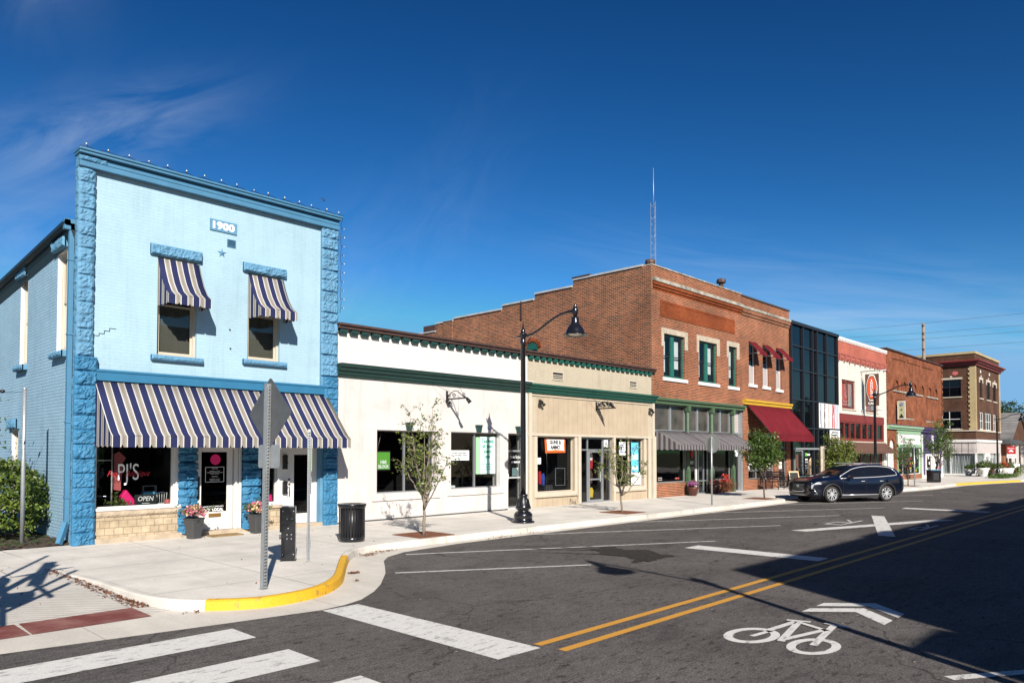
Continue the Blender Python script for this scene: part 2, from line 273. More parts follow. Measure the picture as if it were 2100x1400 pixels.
# ------------------------------------------------------------------ mesh helpers
def split_mesh(me, gap=.025, most=70):
    """one mesh per separate piece: connected parts whose boxes do not touch each other"""
    n = len(me.vertices); par = list(range(n))
    def find(a):
        while par[a] != a: par[a] = par[par[a]]; a = par[a]
        return a
    for e in me.edges:
        a, b = find(e.vertices[0]), find(e.vertices[1])
        if a != b: par[a] = b
    comp = {}
    for v in me.vertices:
        r = find(v.index); c = v.co; bb = comp.get(r)
        if bb is None: comp[r] = [c.x, c.y, c.z, c.x, c.y, c.z]
        else:
            for i in range(3): bb[i] = min(bb[i], c[i]); bb[i + 3] = max(bb[i + 3], c[i])
    keys = list(comp)
    if len(keys) < 2 or len(keys) > 400: return [me]
    g = {k: k for k in keys}
    def gf(a):
        while g[a] != a: a = g[a]
        return a
    for i, a in enumerate(keys):
        A = comp[a]
        for b in keys[:i]:
            B = comp[b]
            if all(A[k] - gap <= B[k + 3] and B[k] - gap <= A[k + 3] for k in range(3)):
                x, y = gf(a), gf(b)
                if x != y: g[x] = y
    groups = sorted({gf(k) for k in keys})
    if len(groups) < 2 or len(groups) > most: return [me]
    out = []
    for q in groups:
        idx = {}; vs = []
        for v in me.vertices:
            if gf(find(v.index)) == q: idx[v.index] = len(vs); vs.append(tuple(v.co))
        fs = [p for p in me.polygons if p.vertices[0] in idx]
        m2 = bpy.data.meshes.new(me.name); m2.from_pydata(vs, [], [[idx[i] for i in p.vertices] for p in fs])
        for p2, p in zip(m2.polygons, fs): p2.material_index = p.material_index; p2.use_smooth = p.use_smooth
        for mm in me.materials: m2.materials.append(mm)
        out.append(m2)
    bpy.data.meshes.remove(me); return out
class MB:
    def __init__(s): s.v = []; s.f = []; s.m = []; s.s = []
    def add(s, vs, fs, m=0, sm=False):
        b = len(s.v); s.v += [tuple(v) for v in vs]
        for f in fs: s.f.append([i + b for i in f]); s.m.append(m); s.s.append(sm)
        return s
    def box(s, x0, x1, y0, y1, z0, z1, m=0):
        return s.add([(x0, y0, z0), (x1, y0, z0), (x1, y1, z0), (x0, y1, z0), (x0, y0, z1), (x1, y0, z1), (x1, y1, z1), (x0, y1, z1)],
              [(0, 3, 2, 1), (4, 5, 6, 7), (0, 1, 5, 4), (1, 2, 6, 5), (2, 3, 7, 6), (3, 0, 4, 7)], m)
    def bar(s, p, q, w, h=None, m=0, up=(0, 0, 1)):
        p = Vector(p); q = Vector(q); d = (q - p).normalized(); h = h or w
        up = Vector(up)
        if abs(d.dot(up)) > .98: up = Vector((1, 0, 0))
        a = d.cross(up).normalized() * w / 2; b = a.cross(d).normalized() * h / 2
        vs = [p - a - b, p + a - b, p + a + b, p - a + b, q - a - b, q + a - b, q + a + b, q - a + b]
        return s.add(vs, [(0, 1, 2, 3), (7, 6, 5, 4), (0, 4, 5, 1), (1, 5, 6, 2), (2, 6, 7, 3), (3, 7, 4, 0)], m)
    def tube(s, pts, r, n=8, m=0, sm=True):
        pts = [Vector(p) for p in pts]; rs = r if isinstance(r, (list, tuple)) else [r] * len(pts)
        vs = []; a = None
        for i, p in enumerate(pts):
            d = (pts[min(i + 1, len(pts) - 1)] - pts[max(i - 1, 0)]).normalized()
            if a is None: a = d.orthogonal().normalized()
            a = (a - d * a.dot(d))
            a = a.normalized() if a.length > 1e-5 else d.orthogonal().normalized()
            b = d.cross(a)
            for k in range(n): vs.append(p + (a * math.cos(2 * math.pi * k / n) + b * math.sin(2 * math.pi * k / n)) * rs[i])
        fs = []
        for i in range(len(pts) - 1):
            for k in range(n): fs.append((i * n + k, i * n + (k + 1) % n, (i + 1) * n + (k + 1) % n, (i + 1) * n + k))
        s.add(vs, fs, m, sm); b0 = len(s.v) - len(vs)
        s.f.append([b0 + k for k in range(n)][::-1]); s.m.append(m); s.s.append(False)
        s.f.append([b0 + (len(pts) - 1) * n + k for k in range(n)]); s.m.append(m); s.s.append(False)
        return s
    def lathe(s, prof, c=(0, 0, 0), n=24, m=0, sm=True):
        vs = []; fs = []
        for r, z in prof:
            for k in range(n): vs.append((c[0] + r * math.cos(2 * math.pi * k / n), c[1] + r * math.sin(2 * math.pi * k / n), c[2] + z))
        for i in range(len(prof) - 1):
            for k in range(n): fs.append((i * n + k, i * n + (k + 1) % n, (i + 1) * n + (k + 1) % n, (i + 1) * n + k))
        fs.append([k for k in range(n)][::-1]); fs.append([(len(prof) - 1) * n + k for k in range(n)])
        return s.add(vs, fs, m, sm)
    def prism(s, pts, fn, d0, d1, m=0, sm=False):
        """pts 2D outline, fn(a,b,d)->xyz"""
        n = len(pts); vs = [fn(a, b, d0) for a, b in pts] + [fn(a, b, d1) for a, b in pts]
        fs = [list(range(n)), list(range(2 * n - 1, n - 1, -1))]
        s.add(vs, fs, m)
        return s.add(vs, [(i, i + n, (i + 1) % n + n, (i + 1) % n) for i in range(n)], m, sm)
    def poly(s, pts, m=0): return s.add(pts, [list(range(len(pts)))], m)
    def wall(s, a0, a1, z0, z1, d0, d1, holes=(), axis='x', m=0):
        """slab with rectangular holes (a0,a1,z0,z1); axis 'x': a=x, depth=y ; axis 'y': a=y, depth=x"""
        F = (lambda a, d, z: (a, d, z)) if axis == 'x' else (lambda a, d, z: (d, a, z))
        A = sorted({a0, a1} | {min(max(h[i], a0), a1) for h in holes for i in (0, 1)}); Z = sorted({z0, z1} | {min(max(h[i], z0), z1) for h in holes for i in (2, 3)})
        def solid(i, j):
            if i < 0 or j < 0 or i >= len(A) - 1 or j >= len(Z) - 1: return False
            a = (A[i] + A[i + 1]) / 2; z = (Z[j] + Z[j + 1]) / 2
            return not any(h[0] < a < h[1] and h[2] < z < h[3] for h in holes)
        for i in range(len(A) - 1):
            for j in range(len(Z) - 1):
                if not solid(i, j): continue
                p, q, u, v = A[i], A[i + 1], Z[j], Z[j + 1]
                s.add([F(p, d0, u), F(q, d0, u), F(q, d0, v), F(p, d0, v)], [(0, 1, 2, 3)], m)
                s.add([F(p, d1, u), F(q, d1, u), F(q, d1, v), F(p, d1, v)], [(3, 2, 1, 0)], m)
                if not solid(i - 1, j): s.add([F(p, d0, u), F(p, d0, v), F(p, d1, v), F(p, d1, u)], [(0, 1, 2, 3)], m)
                if not solid(i + 1, j): s.add([F(q, d0, u), F(q, d0, v), F(q, d1, v), F(q, d1, u)], [(3, 2, 1, 0)], m)
                if not solid(i, j - 1): s.add([F(p, d0, u), F(q, d0, u), F(q, d1, u), F(p, d1, u)], [(3, 2, 1, 0)], m)
                if not solid(i, j + 1): s.add([F(p, d0, v), F(q, d0, v), F(q, d1, v), F(p, d1, v)], [(0, 1, 2, 3)], m)
        return s
    def room(s, a0, a1, z0, z1, d0, d1, axis='x', m=0, mf=None):
        """five inward faces: an open-fronted dark room"""
        F = (lambda a, d, z: (a, d, z)) if axis == 'x' else (lambda a, d, z: (d, a, z))
        c = [F(a0, d0, z0), F(a1, d0, z0), F(a1, d0, z1), F(a0, d0, z1), F(a0, d1, z0), F(a1, d1, z0), F(a1, d1, z1), F(a0, d1, z1)]
        s.add(c, [(4, 5, 6, 7), (0, 3, 7, 4), (1, 5, 6, 2), (3, 2, 6, 7)], m); return s.add(c, [(0, 4, 5, 1)], m if mf is None else mf)
    def frame(s, a0, a1, z0, z1, w, d0, d1, axis='x', m=0):
        return s.wall(a0, a1, z0, z1, d0, d1, [(a0 + w, a1 - w, z0 + w, z1 - w)], axis, m)
    def build(s, name, mats, parent=None, bevel=0, fix=True, split=True):
        me = bpy.data.meshes.new(name)
        off = Vector((0, 0, 0)); p = parent
        while p is not None: off = off + p.location; p = p.parent
        me.from_pydata([(v[0] - off.x, v[1] - off.y, v[2] - off.z) for v in s.v], [], s.f)
        for i, pl in enumerate(me.polygons): pl.material_index = s.m[i]; pl.use_smooth = s.s[i]
        if not isinstance(mats, (list, tuple)): mats = [mats]
        for mm in mats: me.materials.append(M[mm] if isinstance(mm, str) else mm)
        if fix:
            bm = bmesh.new(); bm.from_mesh(me); bmesh.ops.remove_doubles(bm, verts=bm.verts, dist=1e-5); bmesh.ops.recalc_face_normals(bm, faces=bm.faces); bm.to_mesh(me); bm.free()
        obs = []
        for me_ in (split_mesh(me) if (fix and split and parent is not None) else [me]):
            ob = bpy.data.objects.new(name, me_); C.objects.link(ob); obs.append(ob)
            if parent is not None: ob.parent = parent
        o = obs[0]
        for ob in obs:
            if not bevel: break
            md = ob.modifiers.new('bevel', 'BEVEL'); md.width = bevel; md.segments = 1; md.limit_method = 'ANGLE'; md.angle_limit = R(50)
        return o
def tag(o, label=None, cat=None, group=None, kind=None):
    if label: o['label'] = label
    if cat: o['category'] = cat
    if group: o['group'] = group
    if kind: o['kind'] = kind
    return o
def empty(name, loc, label, cat, group=None):
    o = bpy.data.objects.new(name, None); o.location = loc; o.empty_display_size = .2; C.objects.link(o); return tag(o, label, cat, group)
def copy_tree(o, parent=None):
    c = o.copy(); C.objects.link(c); c.parent = parent
    for ch in list(o.children): copy_tree(ch, c)
    return c
def text(s, a, z, d, size, m, parent=None, name='lettering', width=None, height=None, axis='x', ext=.004, bold=0., align='CENTER', shear=0., spacing=1.):
    """text on a wall: axis 'x' faces -y at (x=a, y=d); axis 'y' faces -x at (y=a, x=d)"""
    cu = bpy.data.curves.new(name, 'FONT'); cu.body = s; cu.size = 1; cu.align_x = align; cu.offset = bold; cu.shear = shear; cu.space_line = spacing; cu.resolution_u = 4
    o = bpy.data.objects.new(name, cu); C.objects.link(o)
    dg = bpy.context.evaluated_depsgraph_get(); me = bpy.data.meshes.new_from_object(o.evaluated_get(dg))
    bpy.data.objects.remove(o); bpy.data.curves.remove(cu)
    xs = [v.co.x for v in me.vertices]; ys = [v.co.y for v in me.vertices]
    if not xs: return None
    W = max(xs) - min(xs); H = max(ys) - min(ys); cx = (max(xs) + min(xs)) / 2; cy = (max(ys) + min(ys)) / 2
    sx = width / W if width else size; sz = height / H if height else (size if not width else min(size, 1e9))
    if width and not height: sz = size
    off = Vector((0, 0, 0)); p = parent
    while p is not None: off = off + p.location; p = p.parent
    for v in me.vertices:
        u = (v.co.x - cx) * sx; q = (v.co.y - cy) * sz
        v.co = (Vector((a + u, d, z + q)) if axis == 'x' else Vector((d, a - u, z + q))) - off
    me.materials.clear(); me.materials.append(M[m])
    o = bpy.data.objects.new(name, me); C.objects.link(o)
    if parent is not None: o.parent = parent
    return o
def rock(mb, a0, a1, z0, z1, d, out, rows, axis='x', m=0, step=.036, seed=0, amp=1., side=.0):
    """rock-faced masonry: one displaced sheet standing 'out' proud of plane d (towards -d)"""
    F = (lambda a, dd, z: (a, dd, z)) if axis == 'x' else (lambda a, dd, z: (dd, a, z))
    na = max(2, int((a1 - a0) / step)); nz = max(2, int((z1 - z0) / step)); vs = []; rh = (z1 - z0) / rows
    for j in range(nz + 1):
        z = z0 + (z1 - z0) * j / nz
        for i in range(na + 1):
            a = a0 + (a1 - a0) * i / na
            k = ((z - z0) / rh) % 1.0; row = int((z - z0) / rh + seed * 3)
            e = min(1, 9 * min(k, 1 - k)); 
            h = out * (.12 + .88 * e * (.55 + .55 * noise.noise(Vector((a * 4 + seed, z * 4, row * 2.7))) + .8 * abs(noise.noise(Vector((a * 9, z * 9, row * 3.1)))) * amp + .35 * noise.noise(Vector((a * 23, z * 23, row)))))
            if i in (0, na) or j in (0, nz): h = 0 if j in (0, nz) else h * (.35)
            vs.append(F(a + (-(side * e * .8) if i == 0 else (side * e * .8 if i == na else 0)), d - h, z))
    fs = [(j * (na + 1) + i, j * (na + 1) + i + 1, (j + 1) * (na + 1) + i + 1, (j + 1) * (na + 1) + i) for j in range(nz) for i in range(na)]
    b = len(mb.v); mb.add(vs, fs, m, False)
    # side returns to the wall plane
    for i in (0, na):
        for j in range(nz):
            z = [z0 + (z1 - z0) * jj / nz for jj in (j, j + 1)]; a = a0 if i == 0 else a1
            mb.add([mb.v[b + j * (na + 1) + i], mb.v[b + (j + 1) * (na + 1) + i], F(a, d + .03, z[1]), F(a, d + .03, z[0])], [(0, 1, 2, 3)], m)
    return mb
def zs(x): return -0.008 * max(0, x - 45)
def sash_window(root, a0, a1, z0, z1, d, frame='white_paint', sash=None, axis='x', depth=.12, back='blind', meet=.5, glass='glass', fw=.06, mull=None, sill=None, inner=.6):
    """window set into a wall opening: outer frame > sash, pane, backing"""
    sg = 1
    w_ = MB(); w_.frame(a0, a1, z0, z1, fw, d + depth, d + depth + .1, axis)
    if mull: w_.wall(mull[0], mull[1], z0 + fw, z1 - fw, d + depth - .02, d + depth + .09, (), axis)
    o = w_.build('window', frame, root)
    spans = [(a0 + fw, a1 - fw)] if not mull else [(a0 + fw, mull[0]), (mull[1], a1 - fw)]
    s = MB(); g = MB(); bk = MB()
    for (p, q) in spans:
        zm = z0 + (z1 - z0) * meet
        s.frame(p, q, z0 + fw, zm + .025, .045, d + depth + .055, d + depth + .085, axis)
        s.frame(p, q, zm - .02, z1 - fw, .045, d + depth + .03, d + depth + .052, axis)
        F = (lambda a, dd, z: (a, dd, z)) if axis == 'x' else (lambda a, dd, z: (dd, a, z))
        g.poly([F(p + .01, d + depth + .07, z0 + fw), F(q - .01, d + depth + .07, z0 + fw), F(q - .01, d + depth + .07, zm), F(p + .01, d + depth + .07, zm)])
        g.poly([F(p + .01, d + depth + .04, zm), F(q - .01, d + depth + .04, zm), F(q - .01, d + depth + .04, z1 - fw), F(p + .01, d + depth + .04, z1 - fw)])
    s.build('sash', sash or frame, o); g.build('pane', glass, o, fix=False)
    if back:
        bk.wall(a0 + fw, a1 - fw, z0 + fw, z1 - fw, d + depth + .16, d + depth + .17, (), axis); bk.build('blind', back, o)
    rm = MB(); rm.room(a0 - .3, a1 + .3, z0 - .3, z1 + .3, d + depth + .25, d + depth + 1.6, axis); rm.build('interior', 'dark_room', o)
    return o
def pane_rect(mb, a0, a1, z0, z1, d, axis='x'):
    F = (lambda a, dd, z: (a, dd, z)) if axis == 'x' else (lambda a, dd, z: (dd, a, z))
    mb.poly([F(a0, d, z0), F(a1, d, z0), F(a1, d, z1), F(a0, d, z1)])
def shop_window(root, a0, a1, z0, z1, d, frame='aluminium', fw=.04, mulls=(), transom=None, glass='glass', name='shop_window', axis='x'):
    w_ = MB(); w_.frame(a0, a1, z0, z1, fw, d - .02, d + .05, axis)
    for mm in mulls: w_.wall(mm - .03, mm + .03, z0 + fw, z1 - fw, d - .025, d + .045, (), axis)
    if transom: w_.wall(a0 + fw, a1 - fw, transom - .03, transom + .03, d - .015, d + .04, (), axis)
    o = w_.build(name, frame, root); g = MB(); pane_rect(g, a0 + fw, a1 - fw, z0 + fw, z1 - fw, d + .015, axis); g.build('pane', glass, o, fix=False)
    return o
def awning(root, x0, x1, prof, val, m, name='awning', period=.33, notch=.05, sides=True, yw=18.48, thick=.012, notch_w=.05, off=1.):
    """prof: [(y, z)] from wall to front edge; valance of height val hangs from the front edge"""
    mb = MB(); nx = max(4, int((x1 - x0) / .25)); n = len(prof)
    vs = []
    for i in range(nx + 1):
        x = x0 + (x1 - x0) * i / nx
        for y, z in prof: vs.append((x, y, z - .022 * math.sin(i * 2.1) * (1 if 0 < i < nx else 0) * (y < yw - .1)))
    mb.add(vs, [(i * n + j, (i + 1) * n + j, (i + 1) * n + j + 1, i * n + j + 1) for i in range(nx) for j in range(n - 1)], 0, True)
    yf, zf = prof[-1]
    # valance with notched lower edge
    k = (x1 - x0) / max(1, round((x1 - x0) / period)); pts = []; x = x0
    top = [(x0, zf), (x1, zf)]; low = []; first = True
    while x < x1 - 1e-4:
        e = min(x + (k * off if first else k), x1); low += [(x + .0, zf - val), (e - notch_w, zf - val), (e - notch_w * .5, zf - val + notch)]; x = e; first = False
    low[-1] = (x1, zf - val)
    for i in range(len(low) - 1):
        (p, a), (q, b) = low[i], low[i + 1]
        mb.add([(p, yf, a), (q, yf, b), (q, yf, zf), (p, yf, zf)], [(0, 1, 2, 3)], 0)
    if sides:
        for xx in (x0, x1):
            yw_ = prof[0][0]
            sp = [(xx, y, z - .01) for y, z in prof] + [(xx, yf, zf - val)]
            ny = 8; bot = []
            for q in range(ny + 1):
                y = yf + (yw_ - yf) * q / ny; bot.append((xx, y, zf - val + (notch * .8 if q % 2 else 0)))
            sp = [(xx, y, z) for y, z in prof] + bot
            mb.add(sp, [list(range(len(sp)))], 0)
    o = mb.build(name, m, root)
    md = o.modifiers.new('solid', 'SOLIDIFY'); md.thickness = thick; md.offset = -1
    f = MB(); 
    for xx in (x0 + .03, x1 - .03):
        f.tube([(xx, prof[0][0], zf - .02), (xx, yf + .03, zf - .02)], .012, 6); f.tube([(xx, y + .02, z - .03) for y, z in prof], .012, 6)
    f.tube([(x0 + .03, yf + .03, zf - .02), (x1 - .03, yf + .03, zf - .02)], .014, 6)
    f.build('awning_frame', 'galv', o)
    return o

def rows(a0, a1, z0, z1, d, n, m, parent, seed=1, name='print_rows'):
    """rows of small worn print, too small and faded to read"""
    r = random.Random(seed); mb = MB(); h = (z1 - z0) / n
    for k in range(n):
        z = z1 - h * (k + .5); x = a0 + r.uniform(0, .12) * (a1 - a0); e = a1 - r.uniform(0, .2) * (a1 - a0)
        while x < e:
            w_ = r.uniform(.5, 2.2) * h * .5; mb.add([(x, d, z - h * .28), (min(x + w_, e), d, z - h * .28), (min(x + w_, e), d, z + h * .28), (x, d, z + h * .28)], [(0, 1, 2, 3)]); x += w_ + h * .22
    return mb.build(name, m, parent, fix=False)
# ================================================================== GROUND
def groundmat():
    m, t, p = newmat('asphalt'); ge = N(t, 'ShaderNodeNewGeometry'); P_ = ge.outputs['Position']
    def nz(scale, detail=6, rough=.6, st=None, loc=None, dist=0):
        v = P_
        if st or loc:
            mp = N(t, 'ShaderNodeMapping'); L(t, v, mp.inputs[0])
            if st: mp.inputs['Scale'].default_value = st
            if loc: mp.inputs['Location'].default_value = loc
            v = mp.outputs[0]
        n = N(t, 'ShaderNodeTexNoise'); n.inputs['Scale'].default_value = scale; n.inputs['Detail'].default_value = detail; n.inputs['Roughness'].default_value = rough; n.inputs['Distortion'].default_value = dist; L(t, v, n.inputs['Vector']); return n.outputs[0]
    def mr(v, a, b, c, d):
        r = N(t, 'ShaderNodeMapRange'); L(t, v, r.inputs[0]); r.inputs[1].default_value = a; r.inputs[2].default_value = b; r.inputs[3].default_value = c; r.inputs[4].default_value = d; return r.outputs[0]
    big = mr(nz(.35, 8, .65), .3, .7, .78, 1.22); fine = mr(nz(42, 3, .9), .36, .64, .35, 1.75); mid = mr(nz(9, 5, .75), .3, .7, .78, 1.22)
    trk = mr(nz(1.5, 9, .78, (.35, 1.5, 1), (3, 1, 0), 1.1), .52, .64, 1, .74)       # rubber and tar smears along the traffic direction
    spots = mr(nz(7.5, 5, .75, (.45, 1.3, 1), (1, 8, 0)), .58, .62, 1, .40)
    fl = mr(nz(11, 6, .8, (.55, 1.25, 1), (2, 5, 0), .4), .56, .60, 0, 1); zone = mr(nz(.55, 4, .6, (.6, 1.1, 1), (11.3, 2.2, 0)), .42, .55, 0, 1)
    flk = math_(t, 'SUBTRACT', 1, math_(t, 'MULTIPLY', math_(t, 'MULTIPLY', fl, zone), .60))
    sm = mr(nz(1.1, 8, .8, (.5, 1.2, 1), (5.2, 9.4, 0), 1.8), .52, .66, 1, .66)
    vc_ = N(t, 'ShaderNodeTexVoronoi'); vc_.feature = 'DISTANCE_TO_EDGE'; vc_.inputs['Scale'].default_value = .22
    wq = N(t, 'ShaderNodeTexNoise'); wq.inputs['Scale'].default_value = 1.4; wq.inputs['Detail'].default_value = 6; L(t, P_, wq.inputs['Vector']); wa = N(t, 'ShaderNodeVectorMath', operation='MULTIPLY_ADD'); L(t, wq.outputs['Color'], wa.inputs[0]); wa.inputs[1].default_value = (.9, .9, 0); L(t, P_, wa.inputs[2]); L(t, wa.outputs[0], vc_.inputs['Vector'])
    crk = mr(vc_.outputs['Distance'], .0015, .004, .5, 1)
    trk = math_(t, 'MULTIPLY', trk, math_(t, 'MULTIPLY', math_(t, 'MULTIPLY', flk, sm), crk))
    f = math_(t, 'MULTIPLY', math_(t, 'MULTIPLY', big, fine), math_(t, 'MULTIPLY', mid, math_(t, 'MULTIPLY', trk, spots)))
    s = N(t, 'ShaderNodeVectorMath', operation='SCALE'); s.inputs[0].default_value = (.094, .086, .081); L(t, f, s.inputs['Scale'])
    # sparse pale grit
    vo = N(t, 'ShaderNodeTexVoronoi'); vo.inputs['Scale'].default_value = 3.2; L(t, P_, vo.inputs['Vector'])
    g = mr(vo.outputs['Distance'], .035, .05, 1, 0); vc = N(t, 'ShaderNodeSeparateXYZ'); L(t, vo.outputs['Color'], vc.inputs[0]); g = math_(t, 'MULTIPLY', g, math_(t, 'GREATER_THAN', vc.outputs[0], .6))
    mx = N(t, 'ShaderNodeMixRGB'); L(t, g, mx.inputs[0]); L(t, s.outputs[0], mx.inputs[1]); mx.inputs[2].default_value = (.4, .38, .35, 1)
    L(t, mx.outputs[0], p.inputs['Base Color']); p.inputs['Roughness'].default_value = .78; p.inputs['Specular IOR Level'].default_value = .12
    b = N(t, 'ShaderNodeBump'); b.inputs['Strength'].default_value = .55; b.inputs['Distance'].default_value = .012
    L(t, nz(110, 3, .7), b.inputs['Height']); L(t, b.outputs[0], p.inputs['Normal']); M['asphalt'] = m
groundmat()
def concretem(name, c, bw, bh, ms=.012, joint=(.55), grooves=0, var=.10):
    m, t, p = newmat(name); ge = N(t, 'ShaderNodeNewGeometry'); P_ = ge.outputs['Position']
    b = N(t, 'ShaderNodeTexBrick'); b.offset = 0; b.inputs['Scale'].default_value = 1; b.inputs['Brick Width'].default_value = bw; b.inputs['Row Height'].default_value = bh; b.inputs['Mortar Size'].default_value = ms
    b.inputs['Color1'].default_value = c4(c); b.inputs['Color2'].default_value = c4([x * .95 for x in c]); b.inputs['Mortar'].default_value = c4([x * joint for x in c]); b.inputs['Mortar Smooth'].default_value = .3
    L(t, P_, b.inputs['Vector'])
    def nzr(scale, lo, hi, st=(1, 1, 1), det=7):
        mp = N(t, 'ShaderNodeMapping'); mp.inputs['Scale'].default_value = st; L(t, P_, mp.inputs[0])
        n = N(t, 'ShaderNodeTexNoise'); n.inputs['Scale'].default_value = scale; n.inputs['Detail'].default_value = det; n.inputs['Roughness'].default_value = .65; L(t, mp.outputs[0], n.inputs['Vector'])
        r = N(t, 'ShaderNodeMapRange'); r.inputs[1].default_value = .32; r.inputs[2].default_value = .68; r.inputs[3].default_value = lo; r.inputs[4].default_value = hi; L(t, n.outputs[0], r.inputs[0]); return r.outputs[0]
    f = math_(t, 'MULTIPLY', nzr(.6, 1 - var, 1 + var), math_(t, 'MULTIPLY', nzr(70, .88, 1.1, det=2), nzr(3.3, .93, 1.06, (1, .3, 1))))
    vo = N(t, 'ShaderNodeTexVoronoi'); vo.inputs['Scale'].default_value = 2.4; L(t, P_, vo.inputs['Vector'])
    r = N(t, 'ShaderNodeMapRange'); r.inputs[1].default_value = .02; r.inputs[2].default_value = .05; r.inputs[3].default_value = .55; r.inputs[4].default_value = 1; L(t, vo.outputs['Distance'], r.inputs[0])
    f = math_(t, 'MULTIPLY', f, r.outputs[0])
    if grooves:
        w_ = N(t, 'ShaderNodeTexWave'); w_.wave_type = 'BANDS'; w_.bands_direction = 'DIAGONAL'; w_.inputs['Scale'].default_value = grooves; w_.inputs['Distortion'].default_value = .4; L(t, P_, w_.inputs['Vector'])
        r5 = N(t, 'ShaderNodeMapRange'); r5.inputs[3].default_value = .70; r5.inputs[4].default_value = 1.03; L(t, w_.outputs['Fac'], r5.inputs[0]); f = math_(t, 'MULTIPLY', f, r5.outputs[0])
    s = N(t, 'ShaderNodeVectorMath', operation='SCALE'); L(t, b.outputs['Color'], s.inputs[0]); L(t, f, s.inputs['Scale']); L(t, s.outputs[0], p.inputs['Base Color']); p.inputs['Roughness'].default_value = .9
    bm = N(t, 'ShaderNodeBump'); bm.inputs['Strength'].default_value = .3; bm.inputs['Distance'].default_value = .01; n2 = N(t, 'ShaderNodeTexNoise'); n2.inputs['Scale'].default_value = 60; L(t, P_, n2.inputs['Vector']); L(t, n2.outputs[0], bm.inputs['Height']); L(t, bm.outputs[0], p.inputs['Normal'])
    M[name] = m
concretem('concrete', (.54, .51, .46), 3.1, 1.62, joint=.38, var=.16); concretem('concrete_gutter', (.50, .465, .41), 3.0, 50, joint=.7); concretem('concrete_kerb', (.49, .46, .41), 3.0, 50, joint=.5, var=.3); concretem('concrete_ramp', (.52, .49, .44), 1.9, 1.62, grooves=4.2)
def paintm(name, c, wear=.54):
    m, t, p = newmat(name); ge = N(t, 'ShaderNodeNewGeometry'); mp = N(t, 'ShaderNodeMapping'); mp.inputs['Scale'].default_value = (.6, 1.5, 1); L(t, ge.outputs['Position'], mp.inputs[0])
    n = N(t, 'ShaderNodeTexNoise'); n.inputs['Scale'].default_value = 7; n.inputs['Detail'].default_value = 9; n.inputs['Roughness'].default_value = .75; L(t, mp.outputs[0], n.inputs['Vector'])
    r = N(t, 'ShaderNodeMapRange'); r.inputs[1].default_value = wear; r.inputs[2].default_value = wear + .10; r.inputs[4].default_value = .8; L(t, n.outputs[0], r.inputs[0])
    n2 = N(t, 'ShaderNodeTexNoise'); n2.inputs['Scale'].default_value = 60; n2.inputs['Detail'].default_value = 2; L(t, ge.outputs['Position'], n2.inputs['Vector'])
    r2 = N(t, 'ShaderNodeMapRange'); r2.inputs[1].default_value = .3; r2.inputs[2].default_value = .7; r2.inputs[3].default_value = .85; r2.inputs[4].default_value = 1.1; L(t, n2.outputs[0], r2.inputs[0])
    mx = N(t, 'ShaderNodeMixRGB'); L(t, r.outputs[0], mx.inputs[0]); mx.inputs[1].default_value = c4(c); mx.inputs[2].default_value = (.085, .08, .075, 1)
    s = N(t, 'ShaderNodeVectorMath', operation='SCALE'); L(t, mx.outputs[0], s.inputs[0]); L(t, r2.outputs[0], s.inputs['Scale']); L(t, s.outputs[0], p.inputs['Base Color']); p.inputs['Roughness'].default_value = .7; M[name] = m
paintm('road_white', (.55, .54, .51)); paintm('road_line_white', (.50, .49, .46), .52); paintm('road_yellow', (.48, .235, .03), .60); paintm('kerb_yellow', (.60, .33, .010), .56); M['kerb_yellow'].node_tree.nodes
def struct(o): o['kind'] = 'structure'; return o
mb = MB(); X = [-120, -40, 45, 112, 420]; Zx = [0, 0, 0, zs(112), zs(112) - .3]
mb.add([(x, y, z) for x, z in zip(X, Zx) for y in (-12, 17)], [(2 * i, 2 * i + 2, 2 * i + 3, 2 * i + 1) for i in range(4)])
struct(mb.build('road', 'asphalt'))
mb = MB(); X = [-500, -40, 45, 112, 900]
mb.add([(x, y, z - .12) for x, z in zip(X, Zx) for y in (-500, 1500)], [(2 * i, 2 * i + 2, 2 * i + 3, 2 * i + 1) for i in range(4)]); M['earth'] = mat('earth', (.10, .10, .05), .95, .3, .5, .3, 10)
struct(mb.build('ground', 'earth'))
K = [(3.72, 14.85), (3.88, 13.4), (3.93, 12.4), (3.97, 11.62), (4.06, 11.1), (4.25, 10.62), (4.55, 10.25), (4.95, 9.99), (5.4, 9.89), (6.0, 9.98), (6.5, 10.25), (6.95, 10.66), (7.3, 11.1), (7.62, 11.55), (8.05, 12.15), (8.5, 12.75), (8.95, 13.25), (9.4, 13.55), (10.0, 13.7), (11, 13.75), (14, 13.78), (20, 13.8), (26, 13.8), (31.4, 13.75), (32.0, 13.82), (32.4, 14.1), (32.55, 14.5), (32.6, 15.0), (38, 15.0), (43.4, 15.0), (43.8, 14.3), (44.3, 13.4), (45, 12.95), (47, 12.8), (51, 12.7), (55, 12.9), (58, 12.95), (61, 12.8), (64.5, 12.5), (68, 12.1), (72.4, 11.5), (78, 11.1), (112, 11.0)]
def offs(line, d):
    out = []
    for i, p in enumerate(line):
        a = Vector(line[max(i - 1, 0)]); b = Vector(line[min(i + 1, len(line) - 1)]); t = (b - a).normalized(); n = Vector((-t.y, t.x))
        out.append((p[0] + n.x * d, p[1] + n.y * d))
    return out
